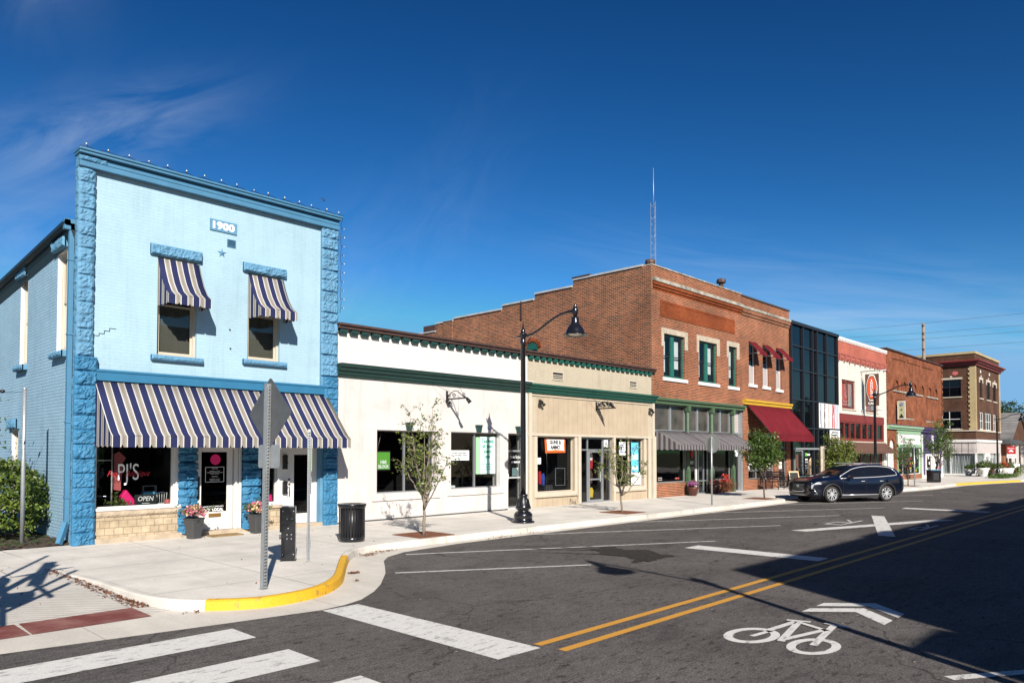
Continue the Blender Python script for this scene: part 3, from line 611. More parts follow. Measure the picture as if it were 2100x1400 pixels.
# travelling along K towards +x the sidewalk lies to the left (+n); at the start K runs -y so left is +x
K[6] = (4.49, 10.33)
def smooth(line, n1, m):
    out = []; idx = {}
    for i in range(len(line) - 1):
        idx[i] = len(out); out.append(line[i])
        if 1 <= i < n1:
            p0, p1, p2, p3 = line[i - 1], line[i], line[i + 1], line[i + 2]
            for k in range(1, m):
                t_ = k / m; out.append(tuple(.5 * (2 * p1[q] + (p2[q] - p0[q]) * t_ + (2 * p0[q] - 5 * p1[q] + 4 * p2[q] - p3[q]) * t_ ** 2 + (3 * p1[q] - p0[q] - 3 * p2[q] + p3[q]) * t_ ** 3) for q in (0, 1)))
    idx[len(line) - 1] = len(out); out.append(line[-1]); return out, idx
K0 = K; K, KX = smooth(K, 19, 4)
KI = offs(K, .15); KB = offs(K, .03)
def rampz(y): return max(0, min(.15, .15 * (y - 10.75) / 3.9))
i45 = [i for i, p in enumerate(K) if p[0] == 45][0]
yi0, yi1 = KX[6], KX[15]      # yellow part
KC = offs(K, .055)
def kerb(name, i0, i1, m):
    mb = MB(); q = []
    for i in range(i0, i1 + 1):
        zz = zs(K[i][0]); h = .15
        q.append([(K[i][0], K[i][1], zz - .02), (KB[i][0], KB[i][1], zz + h - .02), (KC[i][0], KC[i][1], zz + h), (KI[i][0], KI[i][1], zz + h + .001), (KI[i][0], KI[i][1], zz + h - .04)])
    vs = [v for r_ in q for v in r_]; n = 5
    mb.add(vs, [(i * n + j, (i + 1) * n + j, (i + 1) * n + j + 1, i * n + j + 1) for i in range(len(q) - 1) for j in range(n - 1)], 0, False)
    return struct(mb.build(name, m))
i58 = [i for i, p in enumerate(K) if p[0] == 58][0]; i72 = [i for i, p in enumerate(K) if p[0] == 72.4][0]
kerb('kerb', 0, yi0, 'concrete_kerb'); kerb('kerb', yi0, yi1, 'kerb_yellow'); kerb('kerb', yi1, i58, 'concrete_kerb'); kerb('kerb', i58, i72, 'kerb_yellow'); kerb('kerb', i72, len(K) - 1, 'concrete_kerb')
def P3(line, h): return [(x, y, zs(x) + h) for x, y in line]
KS = offs(K, .158)
mb = MB(); a = KS[:i45 + 1]
mb.poly(P3(a, .15) + [(45, 19.2, .15), (3.72, 19.2, .15)]); mb.add([(-12, 14.6, .15), (3.9, 14.6, .15), (3.72, 18.7, .15), (-12, 18.7, .15)], [(0, 1, 2, 3)])
b_ = KS[i45:]; mb.poly(P3(b_, .15) + [(112, 60, zs(112) + .15), (78.5, 60, zs(78.5) + .15), (78.5, 19.2, zs(78.5) + .15), (45, 19.2, .15)])
struct(mb.build('sidewalk', 'concrete'))
mb = MB(); mb.add([(-12, 10.75, .008), (4.3, 10.75, .008), (4.0, 14.62, .15), (-12, 14.62, .15)], [(0, 1, 2, 3)]); struct(mb.build('ramp', 'concrete_ramp'))
GO = [(-12, 9.95), (1.97, 9.78), (4.43, 9.38), (5.66, 9.2), (6.1, 9.26), (6.5, 9.42), (7.0, 9.8), (7.46, 10.25), (8.2, 11.12), (8.65, 11.75), (9.1, 12.4), (9.5, 12.8), (10.2, 13.15), (12, 13.4), (20, 13.45), (32.4, 13.4), (33.0, 13.8), (33.2, 14.6), (43.1, 14.6), (43.5, 13.6), (44.2, 12.75), (45, 12.5)]
GO2 = [(45, 12.5), (47, 12.35), (51, 12.25), (58, 12.5), (61, 12.35), (64.5, 12.05), (68, 11.65), (72.4, 11.05), (78, 10.65), (112, 10.55)]
mb = MB(); mb.poly(P3(GO, .005) + [(x + 0, y, .005) for x, y in offs(K, .02)[KX[4]:i45 + 1]][::-1] + [(4.06, 10.8, .005), (-12, 10.8, .005)])
mb.poly(P3(GO2, .005) + P3(offs(K, .02)[i45:], .005)[::-1]); struct(mb.build('gutter', 'concrete_gutter'))
m, t, p = newmat('tactile'); ge = N(t, 'ShaderNodeNewGeometry'); vo = N(t, 'ShaderNodeTexVoronoi'); vo.inputs['Scale'].default_value = 16; vo.inputs['Randomness'].default_value = 0; L(t, ge.outputs['Position'], vo.inputs['Vector'])
r_ = N(t, 'ShaderNodeMapRange'); r_.inputs[1].default_value = .2; r_.inputs[2].default_value = .35; r_.inputs[3].default_value = 1; r_.inputs[4].default_value = 0; L(t, vo.outputs['Distance'], r_.inputs[0])
nz = N(t, 'ShaderNodeTexNoise'); nz.inputs['Scale'].default_value = 3; nz.inputs['Detail'].default_value = 8; L(t, ge.outputs['Position'], nz.inputs['Vector'])
rr = N(t, 'ShaderNodeMapRange'); rr.inputs[1].default_value = .4; rr.inputs[2].default_value = .75; L(t, nz.outputs[0], rr.inputs[0]); mx = N(t, 'ShaderNodeMixRGB'); L(t, rr.outputs[0], mx.inputs[0]); mx.inputs[1].default_value = (.13, .028, .022, 1); mx.inputs[2].default_value = (.24, .11, .09, 1); L(t, mx.outputs[0], p.inputs['Base Color']); p.inputs['Roughness'].default_value = .8
bm_ = N(t, 'ShaderNodeBump'); bm_.inputs['Strength'].default_value = 1; bm_.inputs['Distance'].default_value = .01; L(t, r_.outputs[0], bm_.inputs['Height']); L(t, bm_.outputs[0], p.inputs['Normal']); M['tactile'] = m
mb = MB()
for x0, x1 in ((-1.5, .45), (.47, 2.43), (2.45, 3.85)): mb.add([(x0, 10.52, .012), (x1, 10.52, .012), (x1 - .03, 11.18, rampz(11.18) + .018), (x0, 11.18, rampz(11.18) + .018)], [(0, 1, 2, 3)])
struct(mb.build('tactile_paving', 'tactile'))
# ---- painted markings, each sheet 4 mm above the road
OFFS_CACHE = 0
def mark(name, polys, m, h=.006):
    mb = MB()
    for p_ in polys: mb.poly([(x, y, zs(x) + h) for x, y in p_])
    return struct(mb.build(name, m))
random.seed(4)
st = []
for y0, y1 in ((8.42, 9.06), (6.98, 7.66), (5.55, 6.24), (4.1, 4.8), (2.6, 3.3), (1.1, 1.8)): st.append([(-1.5, y0), (4.30, y0), (4.30, y1), (-1.5, y1)])
mark('crosswalk_stripes', st, 'road_white'); mark('stop_bar', [[(5.66, 5.64), (6.33, 5.62), (6.27, 9.17), (5.66, 9.16)]], 'road_white')
mark('centre_lines', [[(6.4, 5.68), (45, 5.74), (45, 5.86), (6.4, 5.80)], [(6.42, 5.32), (45, 5.38), (45, 5.50), (6.42, 5.44)], [(45, 5.74), (110, 5.8), (110, 5.92), (45, 5.86)], [(45, 5.38), (110, 5.44), (110, 5.56), (45, 5.5)]], 'road_yellow')
pk = []
def pline(xa, ya, xb, yb, w_=.10):
    d = Vector((xb - xa, yb - ya)).normalized(); n = Vector((-d.y, d.x)) * w_ / 2
    pk.append([(xa + n.x, ya + n.y), (xa - n.x, ya - n.y), (xb - n.x, yb - n.y), (xb + n.x, yb + n.y)])
pline(8.35, 11.02, 11.65, 9.0); pline(10.0, 12.82, 16.9, 9.12)
for k in range(1, 4): 
    xa = 10.0 + 4.85 * k; pline(xa, 13.4, xa + 7.0, 9.6)
pline(30.6, 13.25, 37.2, 9.7); pline(36.6, 13.9, 42.6, 10.6); pline(41.8, 13.6, 48, 10.4)
pline(8.3, 1.95, 11.5, -.15, .13); pline(12.9, 1.95, 16.5, -.3, .13)
mark('parking_lines', pk, 'road_line_white')
mark('rail_transverse_line', [[(15.2, 9.0), (15.25, 5.92), (15.84, 5.92), (15.84, 9.0)]], 'road_white'); mark('rail_transverse_line', [[(31.6, 9.0), (31.7, 6.1), (32.3, 6.1), (32.3, 9.0)]], 'road_white')
mark('rail_crossing_cross', [[(20.7, 8.8), (20.7, 8.35), (27.5, 6.2), (27.5, 6.65)]], 'road_white'); mark('rail_crossing_cross', [[(27.4, 8.76), (27.4, 8.34), (21.0, 6.12), (21.0, 6.55)]], 'road_white', .010)
def letter_R(x0, x1, y0, y1):      # reads from the near lane: top of the letter towards -x ... strokes as flat quads
    w_ = .085; xm = x0 + (x1 - x0) * .45
    return [[(x0, y0), (x1, y0), (x1, y0 + w_), (x0, y0 + w_)], [(x0, y0 + w_), (x0 + .17, y0 + w_), (x0 + .17, y1 - .02), (x0, y1 - .02)], [(x0 + .17, y1 - w_), (xm + .17, y1 - w_), (xm + .17, y1 - .02), (x0 + .17, y1 - .02)], [(xm, y0 + w_), (xm + .17, y0 + w_), (xm + .17, y1 - w_), (xm, y1 - w_)], [(xm + .17, y0 + w_), (xm + .36, y0 + w_), (x1, y1 - w_), (x1, y1)]]
mark('rail_letter', letter_R(23.2, 25.2, 8.3, 8.85), 'road_line_white'); mark('rail_letter', letter_R(23.3, 25.2, 6.1, 6.5), 'road_line_white')
# bicycle symbol and chevrons
def ring(cx, cy, ax, ay, w_, n=40, ang=0):
    out = []
    for i in range(n):
        q = []
        for k, rr in ((i, 1), (i + 1, 1), (i + 1, 0), (i, 0)):
            a = 2 * math.pi * k / n; dx = (ax - (0 if rr else w_ * 1.2)) * math.cos(a); dy = (ay - (0 if rr else w_)) * math.sin(a); q.append((cx + dx * math.cos(ang) - dy * math.sin(ang), cy + dx * math.sin(ang) + dy * math.cos(ang)))
        out.append(q)
    return out
bike = ring(8.56, 4.14, .44, .30, .105) + ring(8.57, 3.39, .42, .27, .10)
def stroke(pts, w_):
    o = []
    for a, b in zip(pts[:-1], pts[1:]):
        d = (Vector(b) - Vector(a)).normalized(); n = Vector((-d.y, d.x)) * w_ / 2; o.append([(a[0] + n.x, a[1] + n.y), (a[0] - n.x, a[1] - n.y), (b[0] - n.x, b[1] - n.y), (b[0] + n.x, b[1] + n.y)])
    return o
mark('bicycle_symbol', bike + stroke([(8.52, 4.12), (8.95, 4.07)], .07), 'road_white')
mark('bicycle_symbol', stroke([(8.92, 4.1), (9.68, 4.04)], .09) + stroke([(8.52, 3.76), (9.62, 4.0)], .09), 'road_white', .009)
mark('bicycle_symbol', stroke([(9.62, 4.0), (9.4, 3.55)], .08) + stroke([(8.62, 3.76), (9.46, 3.58)], .085) + stroke([(8.58, 3.40), (9.80, 3.60)], .09), 'road_white', .012)
mark('bicycle_symbol', stroke([(9.62, 4.16), (9.72, 3.88)], .075) + stroke([(9.78, 3.72), (9.74, 3.40)], .075), 'road_white', .015)
mark('lane_chevron', [[(10.82, 4.24), (11.12, 4.24), (11.62, 3.68), (11.12, 3.14), (10.82, 3.14), (11.32, 3.68)]], 'road_white'); mark('lane_chevron', [[(10.30, 4.24), (10.60, 4.24), (11.14, 3.68), (10.60, 3.14), (10.25, 3.14), (10.80, 3.68)]], 'road_white')
# oil stain in the parking lane
mb = MB(); random.seed(9)
pts = [(14.3, 10.3), (13.9, 9.85), (14.34, 9.42), (13.9, 8.8), (13.95, 8.36), (13.5, 8.51), (13.1, 8.43), (12.76, 8.39), (12.82, 8.55), (12.35, 8.49), (12.85, 8.80), (13.02, 9.1), (13.0, 9.6), (13.3, 10.1), (13.45, 10.45)]; q_ = []
for (a_, b_), (c_, d_) in zip(pts, pts[1:] + pts[:1]):
    for k in range(4): f = k / 4; q_.append((a_ + (c_ - a_) * f + random.uniform(-.07, .07), b_ + (d_ - b_) * f + random.uniform(-.05, .05)))
mb.poly([(x, y, .010) for x, y in q_])
for (xa, ya), (xb, yb) in (((13.4, 10.2), (11.9, 12.6)), ((13.6, 10.4), (12.4, 12.8)), ((13.1, 9.6), (11.6, 11.9)), ((14.1, 10.2), (13.2, 11.9))):
    d = Vector((xb - xa, yb - ya)).normalized(); n_ = Vector((-d.y, d.x)) * .035; mb.poly([(xa + n_.x, ya + n_.y, .011), (xa - n_.x, ya - n_.y, .011), (xb, yb, .011)])
M['oil'] = mat('oil', (.030, .028, .026), .7, .4, 8, spec=.1); struct(mb.build('oil_stain', 'oil', fix=False))
# mulch bed beside the blue building and far lawn
mb = MB(); nx_, ny_ = 30, 60; vs = []
for j in range(ny_ + 1):
    for i in range(nx_ + 1):
        x = -4 + 9.05 * i / nx_; y = 18.62 + 12 * j / ny_; vs.append((x, y, .17 + .05 * noise.noise(Vector((x * 3, y * 3, 0))) + (.05 if j > 1 else 0)))
mb.add(vs, [(j * (nx_ + 1) + i, j * (nx_ + 1) + i + 1, (j + 1) * (nx_ + 1) + i + 1, (j + 1) * (nx_ + 1) + i) for j in range(ny_) for i in range(nx_)]); struct(mb.build('mulch_bed', 'mulch'))
def scatter_leaves(name, pts, m, size, label, seed=1, zup=0):
    random.seed(seed); mb = MB()
    for x, y, z in pts:
        a = random.uniform(0, 6.3); s = size * random.uniform(.6, 1.3); n = Vector((random.gauss(0, .5), random.gauss(0, .5), 1)).normalized(); u = n.orthogonal().normalized(); u = Matrix.Rotation(a, 3, n) @ u; v = n.cross(u) * .6
        c = Vector((x, y, z)); mb.add([c - u * s, c - v * s * .6, c + u * s, c + v * s * .6], [(0, 1, 2, 3)])
    return tag(mb.build(name, m, fix=False), label, 'leaves', kind='stuff')
random.seed(3); lp = []
for i in range(520):
    t_ = random.random(); k = int(t_ * 4); a, b = Vector(K0[k]), Vector(K0[k + 1]); f = random.random(); p_ = a.lerp(b, f); dd = abs(random.gauss(0, .07)); lp.append((p_.x - dd - .02, p_.y, rampz(p_.y) + .015 + random.random() * .03 * (dd < .08)))
for (cx, cy, n, s) in ((7.75, 11.55, 60, .06), (7.35, 10.85, 14, .05), (9.35, 13.35, 90, .18), (9.9, 13.6, 60, .2), (13.6, 13.7, 60, .35), (15.1, 13.7, 40, .3), (4.35, 10.35, 18, .1)):
    for i in range(n): lp.append((cx + random.gauss(0, s), cy - abs(random.gauss(0, .05)) + (random.gauss(0, s) * .4), .018 + random.random() * .02))
for i in range(70): x = random.uniform(1.8, 4.2); y = random.uniform(12, 16.5); lp.append((x, y, rampz(y) + .012))
for i in range(30): lp.append((random.uniform(4.6, 11), random.uniform(11, 18), .162))
scatter_leaves('leaf_litter', lp, 'dead_leaf', .03, 'dry brown leaves gathered along the foot of the kerb')
lp = [(random.uniform(3, 5), random.uniform(18.7, 21.5), .24) for i in range(500)]
scatter_leaves('ground_cover', lp, 'leaf_dark', .05, 'weeds and dry scraps on the mulch bed under the shrub', 5)
# ================================================================== BUILDINGS
# ---------------------------------------------------------------- pale blue brick shop
B = empty('shop_building', (5.05, 18.5, .15), 'pale blue painted brick shop dated 1900, with a navy striped awning over its front', 'building')
mb = MB(); holes = [(6.80, 7.76, 4.60, 7.02), (9.11, 10.04, 4.70, 7.02), (5.47, 11.36, .0, 3.85)]
mb.wall(5.36, 11.3, .0, 8.74, 18.5, 18.64, holes); mb.build('front_wall', 'blue_brick', B)
mb = MB(); mb.wall(18.645, 42, .0, 7.15, 5.05, 5.35, [(19.24, 20.04, 4.62, 7.02), (22.72, 23.5, 4.58, 6.92), (26.1, 26.9, 4.5, 6.8), (23.45, 24.2, .5, 2.88)], 'y')
mb.box(11.5, 11.8, 18.9, 42, 0, 8.6); mb.box(5.36, 11.49, 41.7, 42, 0, 7); mb.build('side_wall', 'blue_side', B)
mb = MB(); mb.box(5.04, 5.37, 18.445, 18.64, 0, 9.04); mb.box(11.29, 11.82, 18.44, 18.64, 0, 9.04)
rock(mb, 5.05, 5.36, 4.42, 9.0, 18.44, .08, 15, seed=1, side=.02); rock(mb, 11.30, 11.81, 4.42, 8.72, 18.44, .10, 14, seed=4, side=.03); mb.build('pillar', 'blue_stone', B)
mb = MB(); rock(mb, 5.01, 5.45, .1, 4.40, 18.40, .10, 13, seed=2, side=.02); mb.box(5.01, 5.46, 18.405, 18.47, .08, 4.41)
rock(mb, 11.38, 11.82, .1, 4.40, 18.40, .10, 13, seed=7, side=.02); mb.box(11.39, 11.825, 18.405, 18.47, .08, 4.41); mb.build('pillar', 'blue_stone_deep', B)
mb = MB(); rock(mb, 18.42, 18.64, .1, 9.0, 5.04, .03, 30, 'y', seed=3); mb.build('pillar', 'blue_stone', B)
mb = MB(); mb.box(5.02, 11.83, 18.34, 18.44, 8.72, 8.845); mb.box(5.02, 11.83, 18.37, 18.46, 8.86, 8.985); mb.box(5.0, 11.86, 18.27, 18.68, 9.0, 9.06); mb.box(4.99, 11.88, 18.24, 18.70, 9.065, 9.12)
mb.box(5.045, 11.81, 18.44, 18.645, 8.745, 8.998); rock(mb, 5.03, 5.6, 8.84, 8.99, 18.37, .05, 1, seed=8); mb.build('cornice', 'blue_trim', B, bevel=.01)
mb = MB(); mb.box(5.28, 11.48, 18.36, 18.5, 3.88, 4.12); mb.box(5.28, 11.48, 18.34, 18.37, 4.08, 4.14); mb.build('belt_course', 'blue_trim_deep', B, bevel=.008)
for k, (a, b, z0, z1) in enumerate(((6.61, 7.85, 7.03, 7.30), (8.95, 10.20, 7.03, 7.28))):
    mb = MB(); mb.box(a, b, 18.44, 18.6, z0, z1); rock(mb, a, b, z0, z1, 18.44, .07, 1, seed=k + 5); mb.build('lintel', 'blue_stone', B, fix=False)
for k, (a, b, z1) in enumerate(((6.65, 7.90, 4.60), (8.96, 10.21, 4.70))):
    mb = MB(); mb.box(a, b, 18.40, 18.62, z1 - .13, z1); rock(mb, a, b, z1 - .13, z1, 18.40, .04, 1, seed=k + 9); mb.build('sill', 'blue_stone', B, fix=False)
sash_window(B, 6.80, 7.76, 4.60, 7.02, 18.5, 'cream_paint', back='blind', meet=.52, depth=.10); sash_window(B, 9.11, 10.04, 4.70, 7.02, 18.5, 'cream_paint', back='blind', meet=.52, depth=.10)
for (a, b, z0, z1) in ((19.24, 20.04, 4.62, 7.02), (22.72, 23.5, 4.58, 6.92), (26.1, 26.9, 4.5, 6.8), (23.45, 24.2, .5, 2.88)):
    sash_window(B, a, b, z0, z1, 5.05, 'cream_paint', axis='y', back='shade', depth=.09, fw=.10)
    mb = MB(); mb.frame(a, b, z0, z1, .035, 5.052, 5.139, 'y'); mb.build('window_jamb', 'white_paint', B)
    mb = MB(); mb.box(4.96, 5.2, a - .1, b + .1, z1, z1 + .26); rock(mb, a - .1, b + .1, z1, z1 + .26, 4.96, .05, 1, 'y', seed=a); mb.build('lintel', 'blue_stone', B, fix=False)
    mb = MB(); mb.box(4.92, 5.2, a - .1, b + .1, z0 - .16, z0 - .02); rock(mb, a - .1, b + .1, z0 - .16, z0 - .02, 4.92, .04, 1, 'y', seed=a + 1); mb.build('sill', 'blue_stone', B, fix=False)
# sloping roof, eave board and box gutter on the side
RZ = lambda y: 7.52 - .062 * (y - 18.7)
mb = MB(); mb.add([(4.95, 18.66, RZ(18.66) - .03), (4.95, 42, RZ(42) - .03), (11.5, 42, 6.6), (11.5, 18.66, 7.9), (4.9, 18.95, RZ(18.66) - .1), (4.9, 42, RZ(42) - .1), (11.5, 42, 6.5), (11.5, 18.66, 7.8)], [(0, 3, 2, 1), (4, 5, 6, 7), (0, 1, 5, 4), (1, 2, 6, 5), (2, 3, 7, 6), (3, 0, 4, 7)]); mb.build('roof', 'galv_dark', B)
mb = MB(); prof = [(0, 0), (-.11, 0), (-.13, -.11), (-.08, -.14), (.02, -.14)]
vs = []
for y in (18.66, 42): vs += [(4.94 + a, y, RZ(y) + b) for a, b in prof]
mb.add(vs, [(i, i + 1, i + 6, i + 5) for i in range(4)] + [(4, 0, 5, 9), (0, 4, 3, 2, 1), (5, 6, 7, 8, 9)])
mb.add([(4.95, 18.66, RZ(18.66) - .20), (4.95, 42, RZ(42) - .20), (5.04, 42, RZ(42) - .46), (5.04, 18.66, RZ(18.66) - .46), (4.95, 18.66, RZ(18.66) - .08), (4.95, 42, RZ(42) - .08), (5.04, 42, RZ(42) - .08), (5.04, 18.66, RZ(18.66) - .08)], [(0, 3, 2, 1), (0, 1, 5, 4), (3, 0, 4, 7)]); mb.build('gutter', 'blue_dark', B)
mb = MB(); mb.box(4.93, 5.03, 18.68, 18.78, .62, 7.3); mb.bar((4.98, 18.73, .66), (4.80, 18.58, .20), .10, .11); mb.box(4.82, 5.04, 18.66, 18.78, 7.3, 7.54)
for z in (1.2, 2.9, 4.9, 6.6): mb.box(4.92, 5.045, 18.665, 18.80, z, z + .04)
mb.build('downspout', 'blue_trim', B)
# date stone, vent, star
mb = MB(); mb.box(8.06, 8.77, 18.47, 18.5, 7.95, 8.24); o = mb.build('date_stone', 'blue_stone', B); text('1900', 8.415, 8.095, 18.462, 1, 'white_letter', o, width=.58, height=.2, ext=.01, bold=.045)
mb = MB(); mb.frame(8.52, 8.75, 7.60, 7.80, .02, 18.48, 18.5); [mb.box(8.54, 8.73, 18.485, 18.498, z, z + .012) for z in (7.63, 7.66, 7.69, 7.72, 7.75)]; v = mb.build('wall_vent', 'blue_trim', B); mb = MB(); mb.box(8.54, 8.73, 18.492, 18.497, 7.62, 7.78); mb.build('vent_opening', 'black_satin', v)
mb = MB(); pts = []
for i in range(10):
    r = .125 if i % 2 == 0 else .05; a = math.pi / 2 + i * math.pi / 5; pts.append((8.385 + r * math.cos(a), 7.40 + r * math.sin(a)))
vs = [(x, 18.495, z) for x, z in pts] + [(8.385, 18.455, 7.40)]; mb.add(vs, [(i, (i + 1) % 10, 10) for i in range(10)]); mb.build('star', 'blue_stone', B)
mb = MB(); zc = [(5.41, 4.92), (5.52, 4.92), (5.52, 4.98), (5.63, 4.98), (5.63, 5.05), (5.74, 5.05), (5.74, 5.12), (5.88, 5.12)]
for a, b in zip(zc[:-1], zc[1:]): mb.bar((a[0], 18.497, a[1]), (b[0], 18.497, b[1]), .012, .012)
for a, b in ((8.6, 5.42), (8.62, 4.93)): mb.box(a, a + .03, 18.47, 18.5, b, b + .03)
mb.build('wall_crack', 'blue_dark', B)
# shop front
mb = MB(); mb.wall(5.47, 7.40, .12, .84, 18.46, 18.66); mb.wall(9.45, 10.12, .12, .76, 18.50, 18.66); mb.build('bulkhead', 'beige_stone', B)
mb = MB(); mb.box(5.46, 7.42, 18.38, 18.64, .10, .27); mb.box(5.5, 7.42, 18.42, 18.62, .80, .885); rock(mb, 5.5, 7.42, .745, .87, 18.44, .04, 1, seed=3); mb.box(9.44, 10.14, 18.46, 18.64, .10, .22); mb.box(9.44, 10.14, 18.45, 18.64, .72, .80); mb.build('stone_cap', 'beige_cap', B, bevel=.012)
mb = MB(); mb.box(7.40, 11.4, 18.42, 19.2, .10, .245); mb.build('doorstep', 'beige_cap', B, bevel=.02)
mb = MB(); mb.box(5.48, 7.42, 18.40, 18.68, .887, .955); mb.box(9.44, 10.14, 18.44, 18.68, .802, .87)
mb.box(7.24, 7.40, 18.50, 18.70, .955, 3.85); mb.box(5.47, 5.52, 18.52, 18.70, .955, 3.85); mb.box(5.52, 7.24, 18.52, 18.68, 2.95, 3.85)
mb.box(10.00, 10.16, 18.50, 18.70, .87, 3.85); mb.box(9.43, 9.47, 18.52, 18.70, .87, 3.85); mb.box(9.47, 10.0, 18.54, 18.68, 2.95, 3.85)
# door surrounds
mb.box(7.72, 7.80, 18.54, 18.75, .245, 3.85); mb.box(8.82, 8.92, 18.56, 18.75, .245, 3.85); mb.box(8.93, 9.0, 18.52, 18.75, .245, 3.85); mb.box(7.80, 8.82, 18.56, 18.75, 2.42, 3.85)
mb.box(10.16, 10.32, 18.52, 18.75, .245, 3.85); mb.box(11.34, 11.41, 18.50, 18.75, .245, 3.85); mb.box(10.32, 11.34, 18.56, 18.75, 2.42, 3.85); mb.build('shopfront_frame', 'white_paint', B, bevel=.006)
for k, (a, b) in enumerate(((7.40, 7.73), (9.05, 9.42))):
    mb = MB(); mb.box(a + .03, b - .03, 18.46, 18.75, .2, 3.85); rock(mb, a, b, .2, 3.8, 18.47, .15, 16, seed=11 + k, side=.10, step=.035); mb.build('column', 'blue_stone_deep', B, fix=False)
for nm, (x0, x1, z0, z1, y) in (('a', (5.52, 7.24, .955, 2.95, 18.60)), ('b', (9.47, 10.0, .87, 2.95, 18.60))):
    o = shop_window(B, x0, x1, z0, z1, y, 'white_paint', .02)
    if nm == 'a': SW0 = o
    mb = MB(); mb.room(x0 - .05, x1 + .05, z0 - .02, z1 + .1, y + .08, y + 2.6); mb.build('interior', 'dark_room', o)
d1 = MB(); d1.frame(7.82, 8.80, .25, 2.40, .155, 18.62, 18.67); d1.box(7.975, 8.645, 18.63, 18.66, .40, .71); o1 = d1.build('door', 'white_paint', B, bevel=.004)
g = MB(); pane_rect(g, 7.975, 8.645, .71, 2.25, 18.64); g.build('pane', 'glass_dark', o1, fix=False); g = MB(); g.box(7.85, 7.93, 18.60, 18.62, 1.05, 1.62); g.lathe([(.02, 0), (.02, .02)], (7.89, 18.60, 1.82), 10); g.build('door_handle', 'black_satin', o1)
g = MB(); g.box(8.17, 8.49, 18.605, 18.62, .58, .67); g.build('mail_slot', 'brass', o1)
g = MB(); [g.add([(8.34, 18.628, 2.05)] + [(8.34 + .135 * math.cos(a * math.pi / 14), 18.628, 2.05 + .135 * math.sin(a * math.pi / 14)) for a in range(28)], [[0, i + 1, (i + 1) % 28 + 1] for i in range(28)]) for _ in (0,)]; g.build('sticker', 'hot_pink', o1, fix=False)
g = MB(); g.frame(8.08, 8.57, 1.47, 1.86, .010, 18.626, 18.63); g.build('hours_frame', 'white_letter', o1)
text("BOUTIQUE\n\nMONDAY CLOSED\nTUESDAY-THURSDAY 10-5 PM\nFRIDAY 10-6 PM\n\nWEEKENDS\n\nSATURDAY 10-4 PM\nSUNDAY 12-4 PM", 8.325, 1.665, 18.627, 1, 'white_letter', o1, width=.42, height=.33)
text("SHOP LOCAL", 8.29, .765, 18.627, 1, 'white_letter', o1, width=.54, height=.075, bold=.04); text("KNOW OUR COMMUNITY", 8.3, .845, 18.627, 1, 'white_letter', o1, width=.54, height=.035)
d2 = MB(); d2.frame(10.34, 11.33, .25, 2.38, .14, 18.62, 18.67); d2.box(10.48, 11.19, 18.63, 18.66, .39, .50); d2.wall(10.48, 11.19, .5, 2.24, 18.63, 18.66, [(10.58, 11.08, .52, 2.17)]); o2 = d2.build('door', 'white_paint', B, bevel=.004)
g = MB(); pane_rect(g, 10.58, 11.08, .52, 2.17, 18.64); g.build('pane', 'glass', o2, fix=False); g = MB(); g.tube([(10.42, 18.60, 1.02), (10.40, 18.55, 1.06), (10.40, 18.55, 1.22), (10.42, 18.60, 1.28)], .014, 6); [g.lathe([(.03, 0), (.035, .02), (.0, .05)], (10.42, 18.60, z), 10) for z in (1.34, 1.46)]; g.build('door_handle', 'black_satin', o2)
mb = MB(); mb.room(7.4, 11.4, .26, 2.9, 18.74, 21.0); mb.build('interior', 'dark_room', B)
for (x, z, h) in ((10.22, 1.95, .36), (10.22, 1.25, .32)):
    mb = MB(); mb.box(x - .065, x + .065, 18.44, 18.52, z - h / 2, z + h / 2); mb.prism([(x - .07, z + h / 2), (x + .07, z + h / 2), (x, z + h / 2 + .05)], lambda a, b, d: (a, d, b), 18.40, 18.52); mb.box(x - .06, x + .06, 18.41, 18.42, z - .02, z + .02); mb.build('mailbox', 'black_satin', B, bevel=.008)
text("PJ'S", 6.23, 1.72, 18.585, 1, 'white_letter', SW0, width=.46, height=.52, name='window_lettering', bold=-.004)
text("Pearl  Boutique", 6.24, 1.72, 18.580, 1, 'cloth_red', SW0, width=.95, height=.17, name='window_lettering', shear=.5, bold=-.008)
# awnings
awning(B, 5.42, 11.50, [(18.42, 3.87), (18.0, 3.40), (17.6, 2.96), (17.35, 2.70), (17.2, 2.60)], .25, 'navy_stripe', period=.304, notch=.065, yw=18.42, off=.80, notch_w=.06)
pr = [(18.46, 6.97), (18.33, 6.68), (18.15, 6.36), (17.95, 6.12), (17.72, 5.98)]
awning(B, 6.78, 7.80, pr, .22, 'navy_stripe_small', period=.285, notch=.05, yw=18.46); awning(B, 9.10, 10.12, pr, .22, 'navy_stripe_small', period=.285, notch=.05, yw=18.46)
